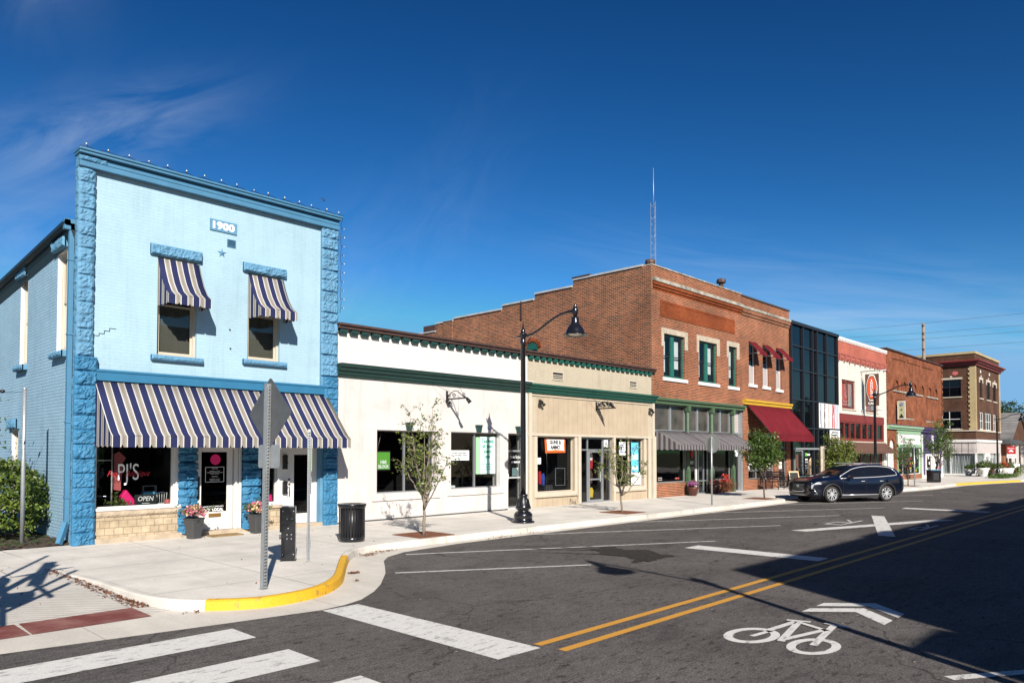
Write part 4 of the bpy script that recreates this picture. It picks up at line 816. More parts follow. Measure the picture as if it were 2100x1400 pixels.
# string lights along the cornice and right-hand corner
S = empty('string_lights', (5.05, 18.3, 9.13), 'string of small bulbs clipped along the top and right corner of the blue shop', 'string lights')
mb = MB(); pts = [(5.0 + 6.9 * i / 40, 18.27, 9.14 + .025 * math.sin(i * 2.4)) for i in range(41)]; mb.tube(pts, .008, 4); mb.tube([(11.89, 18.27, 9.12)] + [(11.88 + .02 * math.sin(i * 1.9), 18.36, 8.9 - 2.6 * i / 16) for i in range(17)], .007, 4); mb.build('wire', 'black_satin', S)
bp = [(5.15 + 6.6 * i / 15, 18.27, 9.15) for i in range(16)] + [(11.92, 18.36, 8.8 - .26 * i) for i in range(10)]; b0 = None
for i, (x, y, z) in enumerate(bp):
    if b0 is None:
        m_ = MB(); m_.tube([(0, 0, 0), (.01, 0, .05)], .012, 5); m_.lathe([(.0, -.0), (.012, .01), (.016, .03), (.0, .05)], (.01, 0, .04), 6, 1); b0 = m_.build('bulb', ['black_satin', 'lamp_glass']); bb_ = b0
    else: bb_ = b0.copy(); C.objects.link(bb_)
    bb_.parent = S; bb_.location = Vector((x, y, z)) - S.location; bb_.rotation_euler = (random.uniform(-.5, .5), (1.5 if i > 15 else random.uniform(-.6, .6)), 0)
mb = MB(); mb.tube([(5.2, 18.30, 8.92), (5.7, 18.31, 8.78), (6.3, 18.31, 8.93)], .007, 4)
# ---------------------------------------------------------------- white shop
def dentils(root, x0, x1, z0, z1, y0, y1, step, wd, m):
    mb = MB(); x = x0 + .05
    while x + wd < x1: mb.box(x, x + wd, y0, y1, z0, z1); mb.box(x + .02, x + wd - .02, y0 - .02, y0, z0 + .05, z1); x += step
    return mb.build('dentils', m, root)
def cornice(root, x0, x1, zb, zt, m, name='cornice', y=18.5, out=.30):
    mb = MB(); h = zt - zb; pr_ = [(0, 0), (.07, .0), (.09, .16), (.13, .2), (.15, .42), (.22, .48), (.25, .72), (.32, .78), (.34, 1.0), (0, 1.0)]
    mb.prism([(y - a * out / .34, zb + b * h) for a, b in pr_], lambda a, b, d: (d, a, b), x0, x1); return mb.build(name, m, root)
W = empty('shop_building', (11.85, 18.5, .15), 'low white stucco shop beside the blue shop, with a dark green cornice', 'building')
mb = MB(); mb.wall(11.84, 20.06, 4.44, 5.95, 18.52, 18.9); mb.build('parapet', 'white_brick', W)
mb = MB(); mb.wall(11.84, 20.06, 0, 4.46, 18.5, 18.86, [(13.28, 15.64, .97, 2.92), (16.29, 18.64, 1.0, 2.92), (19.04, 19.95, .2, 2.92)]); mb.wall(19.92, 20.06, 0, 5.9, 18.46, 18.5); mb.build('front_wall', 'white_stucco', W)
mb = MB()
for (a, b, c_, d_) in ((13.28, 15.64, .97, 2.92), (16.29, 18.64, 1.0, 2.92)):
    mb.wall(a - .13, b + .15, c_ - .2, d_ + .13, 18.475, 18.50, [(a, b, c_, d_)]); mb.box(a - .15, b + .17, 18.455, 18.499, c_ - .225, c_ - .2)
mb.wall(18.93, 20.02, .2, 3.05, 18.47, 18.50, [(19.04, 19.95, .1, 2.92)]); mb.build('window_trim', 'white_stucco', W)
mb = MB(); mb.box(11.84, 20.08, 18.30, 18.95, 5.96, 6.03); mb.box(11.84, 20.08, 18.36, 18.54, 5.87, 5.955); mb.build('coping', 'brown_cap', W, bevel=.01)
dentils(W, 11.86, 20.05, 5.715, 5.87, 18.42, 18.53, .385, .25, 'green_dark'); cornice(W, 11.84, 20.06, 4.46, 4.83, 'green_dark')
mb = MB(); mb.box(11.84, 20.06, 18.17, 18.5, 4.832, 4.86); mb.build('flashing', 'white_paint', W)
mb = MB(); mb.box(11.84, 28.6, 18.9, 40, 5.5, 5.6); mb.build('roof', 'galv_dark', W)
for x in (14.5, 17.55, 19.57):
    mb = MB(); mb.prism([(x - .09, 2.93), (x + .09, 2.93), (x + .13, 3.14), (x - .13, 3.14)], lambda a, b, d: (a, d, b), 18.40, 18.475); mb.box(x - .14, x + .14, 18.38, 18.475, 3.14, 3.18); mb.build('keystone', 'green_dark', W)
w1 = shop_window(W, 13.28, 15.64, .97, 2.92, 18.68, 'aluminium', .035, (14.47,)); w2 = shop_window(W, 16.29, 18.64, 1.0, 2.92, 18.66, 'aluminium', .035, (17.52,))
for o, (a, b) in ((w1, (13.2, 15.7)), (w2, (16.2, 18.7))):
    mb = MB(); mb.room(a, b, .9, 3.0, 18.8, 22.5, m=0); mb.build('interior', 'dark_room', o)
o = shop_window(W, 19.04, 19.95, .2, 2.92, 18.66, 'galv', .05, (), 2.28, name='door'); mb = MB(); mb.room(19.0, 20.0, .2, 3, 18.78, 22); mb.build('interior', 'dark_room', o)
mb = MB(); mb.tube([(19.13, 18.60, 1.22), (19.13, 18.55, 1.22), (19.13, 18.55, 1.45), (19.13, 18.60, 1.45)], .014, 6); mb.box(19.12, 19.9, 18.60, 18.63, 1.28, 1.33); mb.build('door_handle', 'chrome', o)
text('Main Street', 19.62, 2.06, 18.635, 1, 'white_letter', o, width=.62, height=.11); rows(19.36, 19.86, 1.82, 1.92, 18.635, 1, 'white_letter', o, 7)
mb = MB(); pane_rect(mb, 19.42, 19.74, 1.36, 1.66, 18.636); mb.build('notice', 'mint', o, fix=False); mb = MB(); pane_rect(mb, 17.60, 18.56, 1.47, 2.78, 18.652); n1 = mb.build('poster', 'mint', w2, fix=False)
mb = MB(); [pane_rect(mb, 17.62 + k * .05, 17.66 + k * .05, 1.47, 2.78, 18.648) for k in (0, 1.4, 3)]; mb.build('poster_stripe', 'sign_green', n1, fix=False)
text("Tax help\nall year,\nevery\nyear.", 18.18, 2.34, 18.646, 1, 'teal_text', n1, width=.60, height=.72, bold=.02); text("We're always\na visit, call,\nor click away.", 18.15, 1.72, 18.646, 1, 'teal_text', n1, width=.52, height=.26)
mb = MB(); pane_rect(mb, 16.34, 17.28, 1.96, 2.30, 18.652); n2 = mb.build('poster', 'sign_white', w2, fix=False); text("Small business\ntax experts here.", 16.81, 2.17, 18.646, 1, 'ink', n2, width=.78, height=.16, bold=.02); rows(16.7, 17.0, 1.99, 2.04, 18.646, 1, 'teal_text', n2, 8)
# wrought iron brackets fixed to the wall
def iron_bracket(root, x, z, L_, scroll, spots=True):
    mb = MB(); mb.bar((x, 18.47, z - .18), (x, 18.47, z + .16), .05, .05); mb.bar((x, 18.48, z - .12), (x, 18.5 - L_, z - .12), .05, .05)
    def spiral(cy, cz, r, dr=1):
        pts = [(x, cy + dr * r * (1 - i / 20) * math.cos(i * .5), cz + r * (1 - i / 20) * math.sin(i * .5)) for i in range(18)]; mb.tube(pts, .012, 5)
    arc = [(x, 18.46 - L_ * .9 * i / 12, z - .08 + .22 * math.sin(math.pi * min(1, i / 12 * 1.15)) ** 1) for i in range(13)]; mb.tube(arc, .014 if scroll == 'thin' else .03, 6)
    for f, r in ((.15, .07), (.38, .09), (.85, .08)): spiral(18.5 - L_ * f, z - .02, r)
    if scroll == 'thick':
        for f in (.1, .3, .5, .7): mb.tube([(x, 18.5 - L_ * f, z + .12), (x, 18.5 - L_ * (f + .12), z + .02), (x, 18.5 - L_ * (f + .2), z - .06)], [.02, .05, .015], 6)
    if spots:
        for yy, dy in ((18.48, 0.0), (18.5 - L_, 0)):
            for sx in (-.16, .16) if False else (0,): pass
            mb.bar((x, yy, z - .12), (x - .06, yy - .06, z - .2), .03, .03); mb.tube([(x - .03, yy - .02, z - .14), (x + .05, yy - .10, z - .28)], [.05, .07], 8)
    o = mb.build('sign_bracket', 'black_metal', root)
    m2 = MB(); m2.tube([(x - .75, 18.49, z + .42), (x, 18.5 - L_ * .7, z - .10)], .006, 4); m2.tube([(x + .55, 18.49, z + .38), (x, 18.5 - L_ * .9, z - .10)], .006, 4); m2.build('stay_wire', 'black_satin', o)
iron_bracket(W, 16.1, 4.12, 1.02, 'thin')
mb = MB(); mb.box(11.86, 19.0, 18.455, 18.5, .10, .19); mb.build('plinth', 'pot_grey', W)
# ---------------------------------------------------------------- cream shop
Q = empty('shop_building', (20.1, 18.5, .15), 'low cream painted shop with green dentils and vertical siding, right of the street lamp', 'building')
mb = MB(); mb.wall(20.08, 28.64, 4.44, 5.9, 18.52, 18.9); mb.wall(20.08, 20.6, 0, 4.46, 18.5, 18.86); mb.wall(28.15, 28.64, 0, 4.46, 18.5, 18.86); mb.build('parapet', 'cream_brick', Q)
mb = MB(); mb.wall(20.6, 28.15, 2.95, 4.46, 18.50, 18.8); mb.wall(20.5, 28.2, .15, 2.96, 18.54, 18.75, [(20.66, 22.93, .70, 2.83), (23.26, 25.50, .1, 2.84), (25.68, 27.87, .72, 2.84)]); mb.build('siding_wall', 'siding', Q)
mb = MB(); mb.box(20.1, 28.62, 18.46, 18.5, 2.85, 2.95)
for (a, b, c_, d_) in ((20.66, 22.93, .70, 2.83), (25.68, 27.87, .72, 2.84)): mb.wall(a - .14, b + .14, c_ - .16, d_ + .02, 18.49, 18.54, [(a, b, c_, d_)]); mb.box(a - .18, b + .18, 18.46, 18.54, c_ - .19, c_ - .16)
mb.box(20.12, 20.26, 18.40, 18.5, .15, 4.45); mb.box(28.12, 28.3, 18.42, 18.5, .15, 2.85); mb.box(28.40, 28.64, 18.36, 18.5, .15, 2.95); mb.box(28.46, 28.62, 18.42, 18.5, 2.95, 4.45); mb.box(23.1, 23.26, 18.44, 18.54, .15, 2.85); mb.box(25.5, 25.62, 18.44, 18.54, .15, 2.85); mb.box(20.3, 28.4, 18.46, 18.5, 4.36, 4.40); mb.build('trim', 'cream_paint', Q, bevel=.006)
mb = MB(); mb.box(20.08, 28.66, 18.30, 18.95, 5.96, 6.03); mb.box(20.08, 28.66, 18.36, 18.54, 5.87, 5.955); mb.build('coping', 'brown_cap', Q, bevel=.01)
mb = MB(); mb.prism([(19.9, 6.03), (20.3, 6.03), (20.5, 6.03), (20.1, 6.03)], lambda a, b, d: (a, d, b), 18.3, 18.31)
dentils(Q, 20.1, 28.64, 5.72, 5.868, 18.42, 18.53, .35, .22, 'green_mid'); cornice(Q, 20.08, 28.66, 4.47, 4.80, 'green_mid')
for (a, b, z0, z1) in ((21.52, 22.22, 5.03, 5.38), (26.7, 27.32, 5.05, 5.38)):
    mb = MB(); mb.frame(a, b, z0, z1, .04, 18.49, 18.52); v = mb.build('wall_vent', 'cream_paint', Q); mb = MB(); pane_rect(mb, a + .04, b - .04, z0 + .04, z1 - .04, 18.515); mb.build('vent_opening', 'ink', v, fix=False); mb = MB(); [mb.bar((a + .04, 18.50, z0 + .07 + k * .07), (b - .04, 18.50, z0 + .07 + k * .07), .02, .03) for k in range(int((z1 - z0) / .07) - 1)]; mb.build('louvre', 'cream_paint', v)
w3 = shop_window(Q, 20.66, 22.93, .70, 2.83, 18.68, 'cream_paint', .03); w4 = shop_window(Q, 25.68, 27.87, .72, 2.84, 18.66, 'cream_paint', .03, (26.86,))
for o, (a, b) in ((w3, (20.6, 23.0)), (w4, (25.6, 27.9))):
    mb = MB(); mb.room(a, b, .6, 2.95, 18.76, 22.5); mb.build('interior', 'dark_room', o)
mb = MB(); mb.frame(23.27, 25.49, .15, 2.83, .05, 18.62, 18.70); mb.wall(23.32, 25.44, .2, 2.78, 18.63, 18.69, [(23.32, 23.88, .2, 2.30), (23.94, 24.92, .2, 2.30), (24.98, 25.44, .2, 2.30), (23.32, 23.88, 2.36, 2.78), (23.94, 24.92, 2.36, 2.78), (24.98, 25.44, 2.36, 2.78)]); dr = mb.build('door', 'aluminium', Q)
mb = MB(); mb.frame(23.95, 24.91, .20, 2.29, .07, 18.60, 18.66); mb.wall(24.02, 24.84, 1.08, 1.14, 18.60, 18.65); mb.build('door_leaf', 'aluminium', dr); g = MB(); pane_rect(g, 23.32, 25.44, .2, 2.78, 18.665); g.build('pane', 'glass', dr, fix=False); mb = MB(); mb.room(23.2, 25.5, .15, 2.9, 18.74, 22); mb.build('interior', 'dark_room', dr)
mb = MB(); pane_rect(mb, 25.0, 25.3, 2.45, 2.76, 18.62); n = mb.build('number_plate', 'sign_white', dr, fix=False); text('24', 25.15, 2.6, 18.615, 1, 'ink', n, width=.16, height=.14, bold=.02)
mb = MB(); mb.prism([(21.25, 2.76), (22.5, 2.76), (22.50, 2.22), (21.30, 2.20)], lambda a, b, d: (a, d, b), 18.655, 18.66); bn = mb.build('banner', 'orange', w3)
mb = MB(); mb.prism([(21.36, 2.74), (22.42, 2.74), (22.38, 2.5), (22.42, 2.30), (21.9, 2.33), (21.42, 2.29), (21.40, 2.5)], lambda a, b, d: (a, d, b), 18.646, 18.65); mb.build('banner_panel', 'sign_white', bn); text('GUNS &\nAMMO', 21.88, 2.525, 18.64, 1, 'ink', bn, width=.70, height=.36, bold=.05)
mb = MB(); pane_rect(mb, 20.82, 21.04, 1.78, 2.02, 18.66); mb.build('notice', 'sign_white', w3, fix=False); mb = MB(); pane_rect(mb, 20.68, 20.80, .74, .98, 18.66); mb.build('notice', 'sign_white', w3, fix=False)
mb = MB(); pane_rect(mb, 26.15, 26.62, 2.1, 2.68, 18.65); pn = mb.build('notice', 'sign_white', w4, fix=False); rows(26.2, 26.56, 2.2, 2.6, 18.645, 4, 'cloth_blue', pn, 12); mb = MB(); pane_rect(mb, 27.05, 27.62, 1.35, 2.66, 18.65); mb.build('notice', 'sky_dot', w4, fix=False); mb = MB(); pane_rect(mb, 27.1, 27.57, 1.9, 2.15, 18.645); pane_rect(mb, 27.1, 27.57, 1.45, 1.6, 18.645); mb.build('notice', 'mint', w4, fix=False); mb = MB(); pane_rect(mb, 27.05, 27.8, .78, 1.33, 18.66); mb.build('notice', 'sign_white', w4, fix=False)
iron_bracket(Q, 24.3, 4.15, 1.0, 'thick', False)
for x in (20.75, 28.25):
    mb = MB(); mb.lathe([(.03, -.05), (.05, 0)], (x, 18.47, 4.2), 8); mb.tube([(x, 18.48, 4.22), (x - .08, 18.36, 4.18)], [.02, .02], 6); mb.tube([(x - .03, 18.40, 4.2), (x - .12, 18.26, 4.10)], [.04, .08], 8); mb.tube([(x + .03, 18.42, 4.16), (x + .10, 18.30, 4.0)], [.03, .07], 8); mb.build('flood_light', 'black_satin', Q)
# ---------------------------------------------------------------- two-storey red brick building (near half)
Rb = empty('shop_building', (28.66, 18.5, .15), 'two storey red brick building with stepped side wall and green framed upper windows', 'building')
UW = [(29.52, 31.40, 5.74, 7.80), (32.75, 34.60, 5.74, 7.82), (35.86, 36.78, 5.72, 7.86)]
mb = MB(); mb.wall(28.66, 37.36, 4.74, 9.72, 18.5, 18.9, UW); mb.wall(28.66, 37.36, 10.28, 10.84, 18.5, 18.9); mb.build('front_wall', 'red_brick', Rb)
mb = MB(); mb.box(28.66, 37.36, 18.50, 18.9, 9.72, 9.84); mb.box(28.63, 37.36, 18.45, 18.9, 9.84, 9.96); mb.box(28.60, 37.36, 18.40, 18.9, 9.96, 10.12); mb.wall(29.25, 36.55, 8.56, 9.32, 18.47, 18.5, [(29.35, 36.45, 8.66, 9.22)]); mb.build('corbelling', 'red_brick_plain', Rb)
mb = MB(); mb.box(29.36, 36.44, 18.485, 18.5, 8.67, 9.21); mb.build('brick_panel', 'red_brick_plain', Rb)
mb = MB(); mb.box(28.58, 37.36, 18.36, 18.9, 10.12, 10.28); mb.box(28.5, 37.36, 18.47, 18.95, 10.84, 10.90); mb.build('string_course', 'weather_stone', Rb)
mb = MB(); ST = [(18.90, 23.1, 10.84), (23.1, 25.7, 10.52), (25.7, 28.1, 10.24), (28.1, 32.1, 10.04), (32.1, 33.7, 9.92), (33.7, 36.6, 9.48)]
pts = [(18.5, 0)] + [(36.6, 0)]; out = [(36.6, 9.48)]
for a, b, z in reversed(ST): out += [(b, z), (a, z)]
out = [(18.5, -.3), (36.6, -.3)] + out[1:] + [(18.5, 10.84)]
mb.prism(out, lambda a, b, d: (d, a, b), 28.5, 28.655); mb.box(28.44, 28.5, 32.2, 33.0, 5, 9.98); mb.build('side_wall', 'red_brick_side', Rb)
mb = MB(); 
for k, (a, b, z) in enumerate(ST): mb.box(28.44, 28.75, a + .05, b - .02, z, z + .09)
mb.build('coping', 'coping', Rb); mb = MB(); mb.box(28.42, 28.78, 22.0, 23.12, 10.93, 11.0); mb.box(28.42, 28.78, 33.72, 34.8, 9.57, 9.9); mb.box(28.44, 28.5, 26.6, 26.68, 9.3, 10.3); mb.build('flashing', 'brown_cap', Rb)
mb = MB(); mb.box(28.66, 43.6, 18.9, 36.6, 9.2, 9.3); mb.build('roof', 'galv_dark', Rb)
for (a, b, z0, z1), mull in zip(UW, ((30.28, 30.55), (33.52, 33.78), None)):
    o = sash_window(Rb, a, b, z0, z1, 18.5, 'green_frame', 'tint_frame', back='shade' if False else None, depth=.10, fw=.09, mull=mull)
    mb = MB(); mb.wall(a - .2, b + .28, z1 - .62, z1 + .26, 18.47, 18.5, [(a, b, 0, z1)]); mb.build('lintel', 'stone_trim', Rb); mb = MB(); mb.box(a - .1, b + .22, 18.44, 18.64, z0 - .16, z0); mb.build('sill', 'white_paint', Rb)
    mb = MB(); mb.wall(a + .15, a + .55, z0 + .3, z1 - .3, 18.78, 18.79); mb.wall(b - .5, b - .15, z0 + .5, z1 - .2, 18.78, 18.79); mb.build('curtain', 'sign_white', o)
# arched side window
mb = MB(); pts = [(25.45, 6.4), (26.27, 6.4)] + [(25.86 + .41 * math.cos(a), 7.7 + .30 * math.sin(a)) for a in [i * math.pi / 10 for i in range(11)]]
mb.prism(pts, lambda a, b, d: (d, a, b), 28.46, 28.498); o = mb.build('side_window', 'green_mid', Rb); mb = MB(); mb.prism([(25.52, 6.5), (26.20, 6.5), (26.20, 7.62), (25.52, 7.62)], lambda a, b, d: (d, a, b), 28.45, 28.459); mb.build('pane', 'curtain_glass', o)
mb = MB()
for i in range(14):
    a = math.pi * (i + .5) / 14; mb.bar((28.47, 25.86 + .44 * math.cos(a), 7.72 + .33 * math.sin(a)), (28.47, 25.86 + .62 * math.cos(a), 7.72 + .50 * math.sin(a)), .09, .07)
mb.build('brick_arch', 'red_brick_plain', Rb)
# shop front of the near half
mb = MB(); mb.box(28.62, 37.34, 18.32, 18.9, 4.46, 4.62); mb.box(28.60, 37.36, 18.24, 18.6, 4.62, 4.74); 
for x in (31.5, 33.85, 36.1): mb.tube([(x, 18.42, .15), (x, 18.42, 4.2)], .085, 10); mb.box(x - .11, x + .11, 18.28, 18.5, 4.2, 4.46); mb.box(x - .10, x + .10, 18.32, 18.5, .15, 1.3); mb.prism([(x - .10, 1.3), (x + .10, 1.3), (x, 1.5)], lambda a, b, d: (a, d, b), 18.32, 18.5)
mb.build('shopfront_columns', 'green_sage', Rb, bevel=.006)
mb = MB(); mb.wall(28.72, 37.2, 3.2, 4.46, 18.55, 18.65, [(28.8, 30.1, 3.28, 4.42), (30.22, 31.45, 3.28, 4.42), (31.6, 32.62, 3.28, 4.42), (32.74, 33.75, 3.28, 4.42), (33.95, 34.95, 3.28, 4.42), (35.07, 36.0, 3.28, 4.42), (36.2, 37.1, 3.28, 4.42)]); mb.box(37.12, 37.3, 18.46, 18.6, .15, 4.4); tr_ = mb.build('transom_window', 'galv', Rb)
g = MB(); pane_rect(g, 28.8, 36.0, 3.28, 4.42, 18.62); g.build('pane', mat('transom_glass', (.045, .040, .034), .25, .4, 1.5), tr_, fix=False) if False else None
M['transom_glass'] = mat('transom_glass', (.06, .052, .044), .25, .5, 1.2); g.build('pane', 'transom_glass', tr_, fix=False); g = MB(); pane_rect(g, 36.2, 37.1, 3.28, 4.42, 18.61); g.build('pane', 'panel_grey', tr_, fix=False)
mb = MB(); mb.wall(28.66, 31.4, .0, .78, 18.46, 18.8); mb.wall(34.0, 36.0, 0, .78, 18.48, 18.8); mb.wall(37.34, 37.95, 0, 4.95, 18.46, 18.9); mb.build('bulkhead', 'red_brick', Rb)
s1 = shop_window(Rb, 28.7, 31.42, .80, 3.2, 18.58, 'galv', .05); s2 = shop_window(Rb, 33.95, 36.02, .80, 3.2, 18.58, 'galv', .05)
dd = shop_window(Rb, 31.6, 32.62, .15, 3.2, 18.60, 'white_paint', .09, (), 2.5, name='door'); dd2 = shop_window(Rb, 32.74, 33.75, .15, 3.2, 18.60, 'aluminium', .07, (33.3,), .8, name='side_light'); dd3 = shop_window(Rb, 36.2, 37.1, .15, 3.2, 18.60, 'aluminium', .05, (), 2.6, name='door')
for o, a, b in ((s1, 28.7, 31.5), (s2, 33.9, 36.1), (dd, 31.5, 33.8), (dd3, 36.15, 37.15)):
    mb = MB(); mb.room(a, b, .1, 3.25, 18.7, 22); mb.build('interior', 'dark_room', o)
mb = MB(); [mb.tube([(x, 18.57, 1.25), (x, 18.52, 1.25), (x, 18.52, 1.6), (x, 18.57, 1.6)], .018, 6) for x in (31.78,)]; mb.build('door_handle', 'white_letter', dd)
g = MB(); g.add([(32.15 + .14 * math.cos(a * math.pi / 10), 18.575, 2.15 + .2 * math.sin(a * math.pi / 10)) for a in range(20)], [list(range(20))]); g.build('sticker', 'cloth_red', dd, fix=False); rows(31.97, 32.33, 1.64, 1.80, 18.57, 2, 'white_letter', dd, 11); rows(30.54, 30.96, .92, 1.05, 18.57, 1, 'salmon', s1, 9); rows(29.05, 29.45, .90, 1.08, 18.57, 2, 'panel_grey', s1, 10)
g = MB(); pane_rect(g, 36.32, 36.95, 2.0, 2.55, 18.585); g.build('notice', 'sign_white', dd3, fix=False)
for x0, x1 in ((28.75, 31.15), (31.2, 33.6), (33.65, 36.15)): awning(Rb, x0, x1, [(18.46, 3.24), (18.0, 3.0), (17.6, 2.78), (17.22, 2.56)], .24, 'grey_stripe', period=.26, notch=.05, yw=18.46, sides=(x0 < 29))
# roof ventilators on the parapet
def roof_vent(x, y, z, label, group='roof ventilators on the red brick building'):
    t_ = empty('roof_vent', (x, y, z), label, 'roof vent', group); mb = MB(); mb.lathe([(.18, 0), (.18, .1), (.12, .13), (.11, .40)], (x, y, z), 14); mb.build('pipe', 'brown_cap', t_); mb = MB(); mb.lathe([(.10, .34), (.24, .37), (.255, .43), (.24, .54), (.2, .58), (.08, .6)], (x, y, z), 10, 0, False); mb.build('cowl', 'brown_cap', t_)
roof_vent(29.65, 19.3, 10.84, 'rusty round roof vent at the corner of the red brick parapet, below the mast'); roof_vent(35.6, 18.75, 10.84, 'rusty round roof vent further right along the red brick parapet')
# ---------------------------------------------------------------- far half, maroon awnings
Rc = empty('shop_building', (37.4, 18.5, .15), 'red brick shop half with maroon awnings and a yellow beam above its front', 'building')
UW2 = [(38.25, 39.02, 6.0, 8.30), (39.98, 40.74, 5.98, 8.30), (41.73, 42.46, 5.92, 8.32)]
mb = MB(); mb.wall(37.38, 43.58, 4.98, 9.75, 18.52, 18.9, UW2); mb.build('front_wall', 'red_brick', Rc)
mb = MB(); mb.wall(37.38, 43.58, 10.24, 10.78, 18.5, 18.9); mb.box(37.38, 43.58, 18.46, 18.9, 9.75, 9.9); mb.box(37.38, 43.58, 18.40, 18.9, 9.9, 10.10); mb.build('parapet', 'brick_worn', Rc)
mb = MB(); mb.box(37.38, 43.6, 18.36, 18.9, 10.10, 10.24); mb.build('string_course', 'weather_stone', Rc); mb = MB(); mb.box(37.38, 43.62, 18.44, 18.95, 10.78, 10.85); mb.build('coping', 'galv_dark', Rc)
mb = MB(); mb.box(37.38, 43.58, 18.36, 18.6, 4.84, 5.0); mb.box(37.38, 43.58, 18.30, 18.6, 5.0, 5.12); mb.build('belt_course', 'yellow_paint', Rc)
for (a, b, z0, z1), ax in zip(UW2, (38.15, 39.92, 41.66)):
    o = sash_window(Rc, a, b, z0, z1, 18.5, 'white_paint', back=None, depth=.10, fw=.06, glass='curtain_glass', meet=.45)
    mb = MB(); mb.wall(a + .06, b - .06, z0 + .06, z0 + 1.0, 18.6, 18.605); mb.build('blind', M['panel_grey'], o); mb = MB(); mb.box(a - .08, b + .12, 18.44, 18.64, z0 - .16, z0); mb.build('sill', 'white_paint', Rc)
    awning(Rc, a - .04, b + .1, [(18.48, 8.36), (18.15, 8.03), (17.84, 7.70)], .14, 'maroon_cloth', period=.13, notch=.04, yw=18.48, sides=False)
awning(Rc, 37.75, 43.3, [(18.44, 4.90), (17.9, 4.27), (17.3, 3.58), (16.95, 3.12)], .30, 'maroon_cloth', period=.17, notch=.06, yw=18.44, sides=False)
mb = MB(); mb.wall(37.95, 41.3, 0, .72, 18.46, 18.8); mb.wall(41.25, 41.85, 0, 3.3, 18.46, 18.8); mb.wall(42.95, 43.58, 0, 4.98, 18.48, 18.8); mb.wall(37.4, 43.6, 3.3, 4.98, 18.53, 18.8); mb.build('bulkhead', 'red_brick', Rc)
s3 = shop_window(Rc, 37.98, 41.25, .74, 3.3, 18.58, 'aluminium', .05, (39.1, 40.3), 1.2); s4 = shop_window(Rc, 41.88, 42.95, .15, 3.3, 18.58, 'aluminium', .06, (), 2.5, name='door')
for o, a, b in ((s3, 37.9, 41.4), (s4, 41.8, 43)):
    mb = MB(); mb.room(a, b, .1, 3.35, 18.7, 22); mb.build('interior', 'dark_room', o)
g = MB(); [g.frame(a, a + .5, 1.25, 1.6, .08, 18.57, 18.575) for a in (38.2, 39.5)]; [pane_rect(g, a, a + w_, z, z + h, 18.57) for a, w_, z, h in ((40.42, .6, 1.3, .55), (38.2, .3, 1.85, .2), (39.3, .7, 1.7, .12), (42.1, .4, 1.25, .4))]; g.build('notice', 'sign_white', s3, fix=False)
g = MB(); g.add([(42.4 + .22 * math.cos(a * math.pi / 12) * k, 18.565, 2.05 + .22 * math.sin(a * math.pi / 12) * k) for k in (1, .8) for a in range(24)], [(i, (i + 1) % 24, 24 + (i + 1) % 24, 24 + i) for i in range(24)]); g.build('sticker', 'sign_white', s4, fix=False)
mb = MB(); mb.box(41.3, 41.42, 18.50, 18.56, 9.1, 9.22); mb.box(40.9, 41.02, 18.44, 18.54, 8.9, 9.06)
# ---------------------------------------------------------------- black glass building
G_ = empty('office_building', (43.7, 18.5, .1), 'three storey building fronted entirely in black tinted glass, between brick and pink shops', 'building')
XC = [43.72, 45.45, 46.98, 47.70, 49.28, 51.25]; ZC = [-.1, .72, 2.42, 3.72, 5.45, 7.28, 8.76, 10.02]
mb = MB(); mb.box(43.66, 51.36, 18.62, 34, -.3, 10.1); mb.build('wall', 'ink', G_)
mb = MB()
for x in XC: mb.box(x - .05, x + .05, 18.38, 18.62, -.1, 10.05)
for z in ZC[1:-1]: mb.box(43.7, 51.3, 18.40, 18.6, z - .04, z + .04)
mb.box(43.6, 51.4, 18.34, 18.8, 10.05, 10.24); mb.build('mullions', 'tint_frame', G_)
mb = MB(); mb.box(43.72, 51.25, 18.36, 18.42, 2.38, 2.50); mb.box(43.72, 47.0, 18.37, 18.40, .70, .76); mb.build('transom_bar', 'galv', G_)
for i in range(5):
    for j in range(3, 7):
        mb = MB(); e = .0; mb.add([(XC[i] + .05, 18.5 + random.uniform(-.004, .004), ZC[j] + .04), (XC[i + 1] - .05, 18.5 + random.uniform(-.004, .004), ZC[j] + .04), (XC[i + 1] - .05, 18.5 + random.uniform(-.004, .004), ZC[j + 1] - .04), (XC[i] + .05, 18.5 + random.uniform(-.004, .004), ZC[j + 1] - .04)], [(0, 1, 2, 3)]); mb.build('pane', 'curtain_glass', G_, fix=False)
mb = MB(); pane_rect(mb, 43.77, 51.2, 2.46, 3.68, 18.5); mb.build('pane', 'curtain_glass', G_, fix=False); mb = MB(); pane_rect(mb, 43.77, 51.2, 0, 2.38, 18.52); gp = mb.build('pane', 'curtain_glass', G_, fix=False)
mb = MB(); pane_rect(mb, 43.9, 45.3, .05, 2.3, 18.49); 
mb = MB(); mb.frame(44.05, 45.3, 0, 2.35, .07, 18.42, 18.5); dg_ = mb.build('door', 'galv', G_); mb = MB(); pane_rect(mb, 44.3, 44.7, .2, 2.1, 18.48); mb.build('door_panel', 'sign_brown', dg_, fix=False)
g = MB(); [pane_rect(g, 45.6, 45.6 + w_, z, z + .10, 18.485) for w_, z in ((.9, 2.02), (.55, 1.72), (.55, 1.55), (.5, 1.35), (.6, 1.2))]; g.build('notice', 'sign_white', gp, fix=False); g = MB(); pane_rect(g, 45.75, 46.05, 1.98, 2.18, 18.48); g.build('notice', 'sign_green', gp, fix=False)
g = MB(); g.prism([(45.6, .8), (46.7, .8), (46.7, 1.9), (46.3, 1.7), (46.0, .9)], lambda a, b, d: (a, d, b), 18.49, 18.492); g.build('notice', 'wood_light', gp); g = MB(); [g.lathe([(.09, 0), (.16, .12), (.15, .35), (.10, .5)], (47.25, 18.43, z), 10) for z in ()]; 
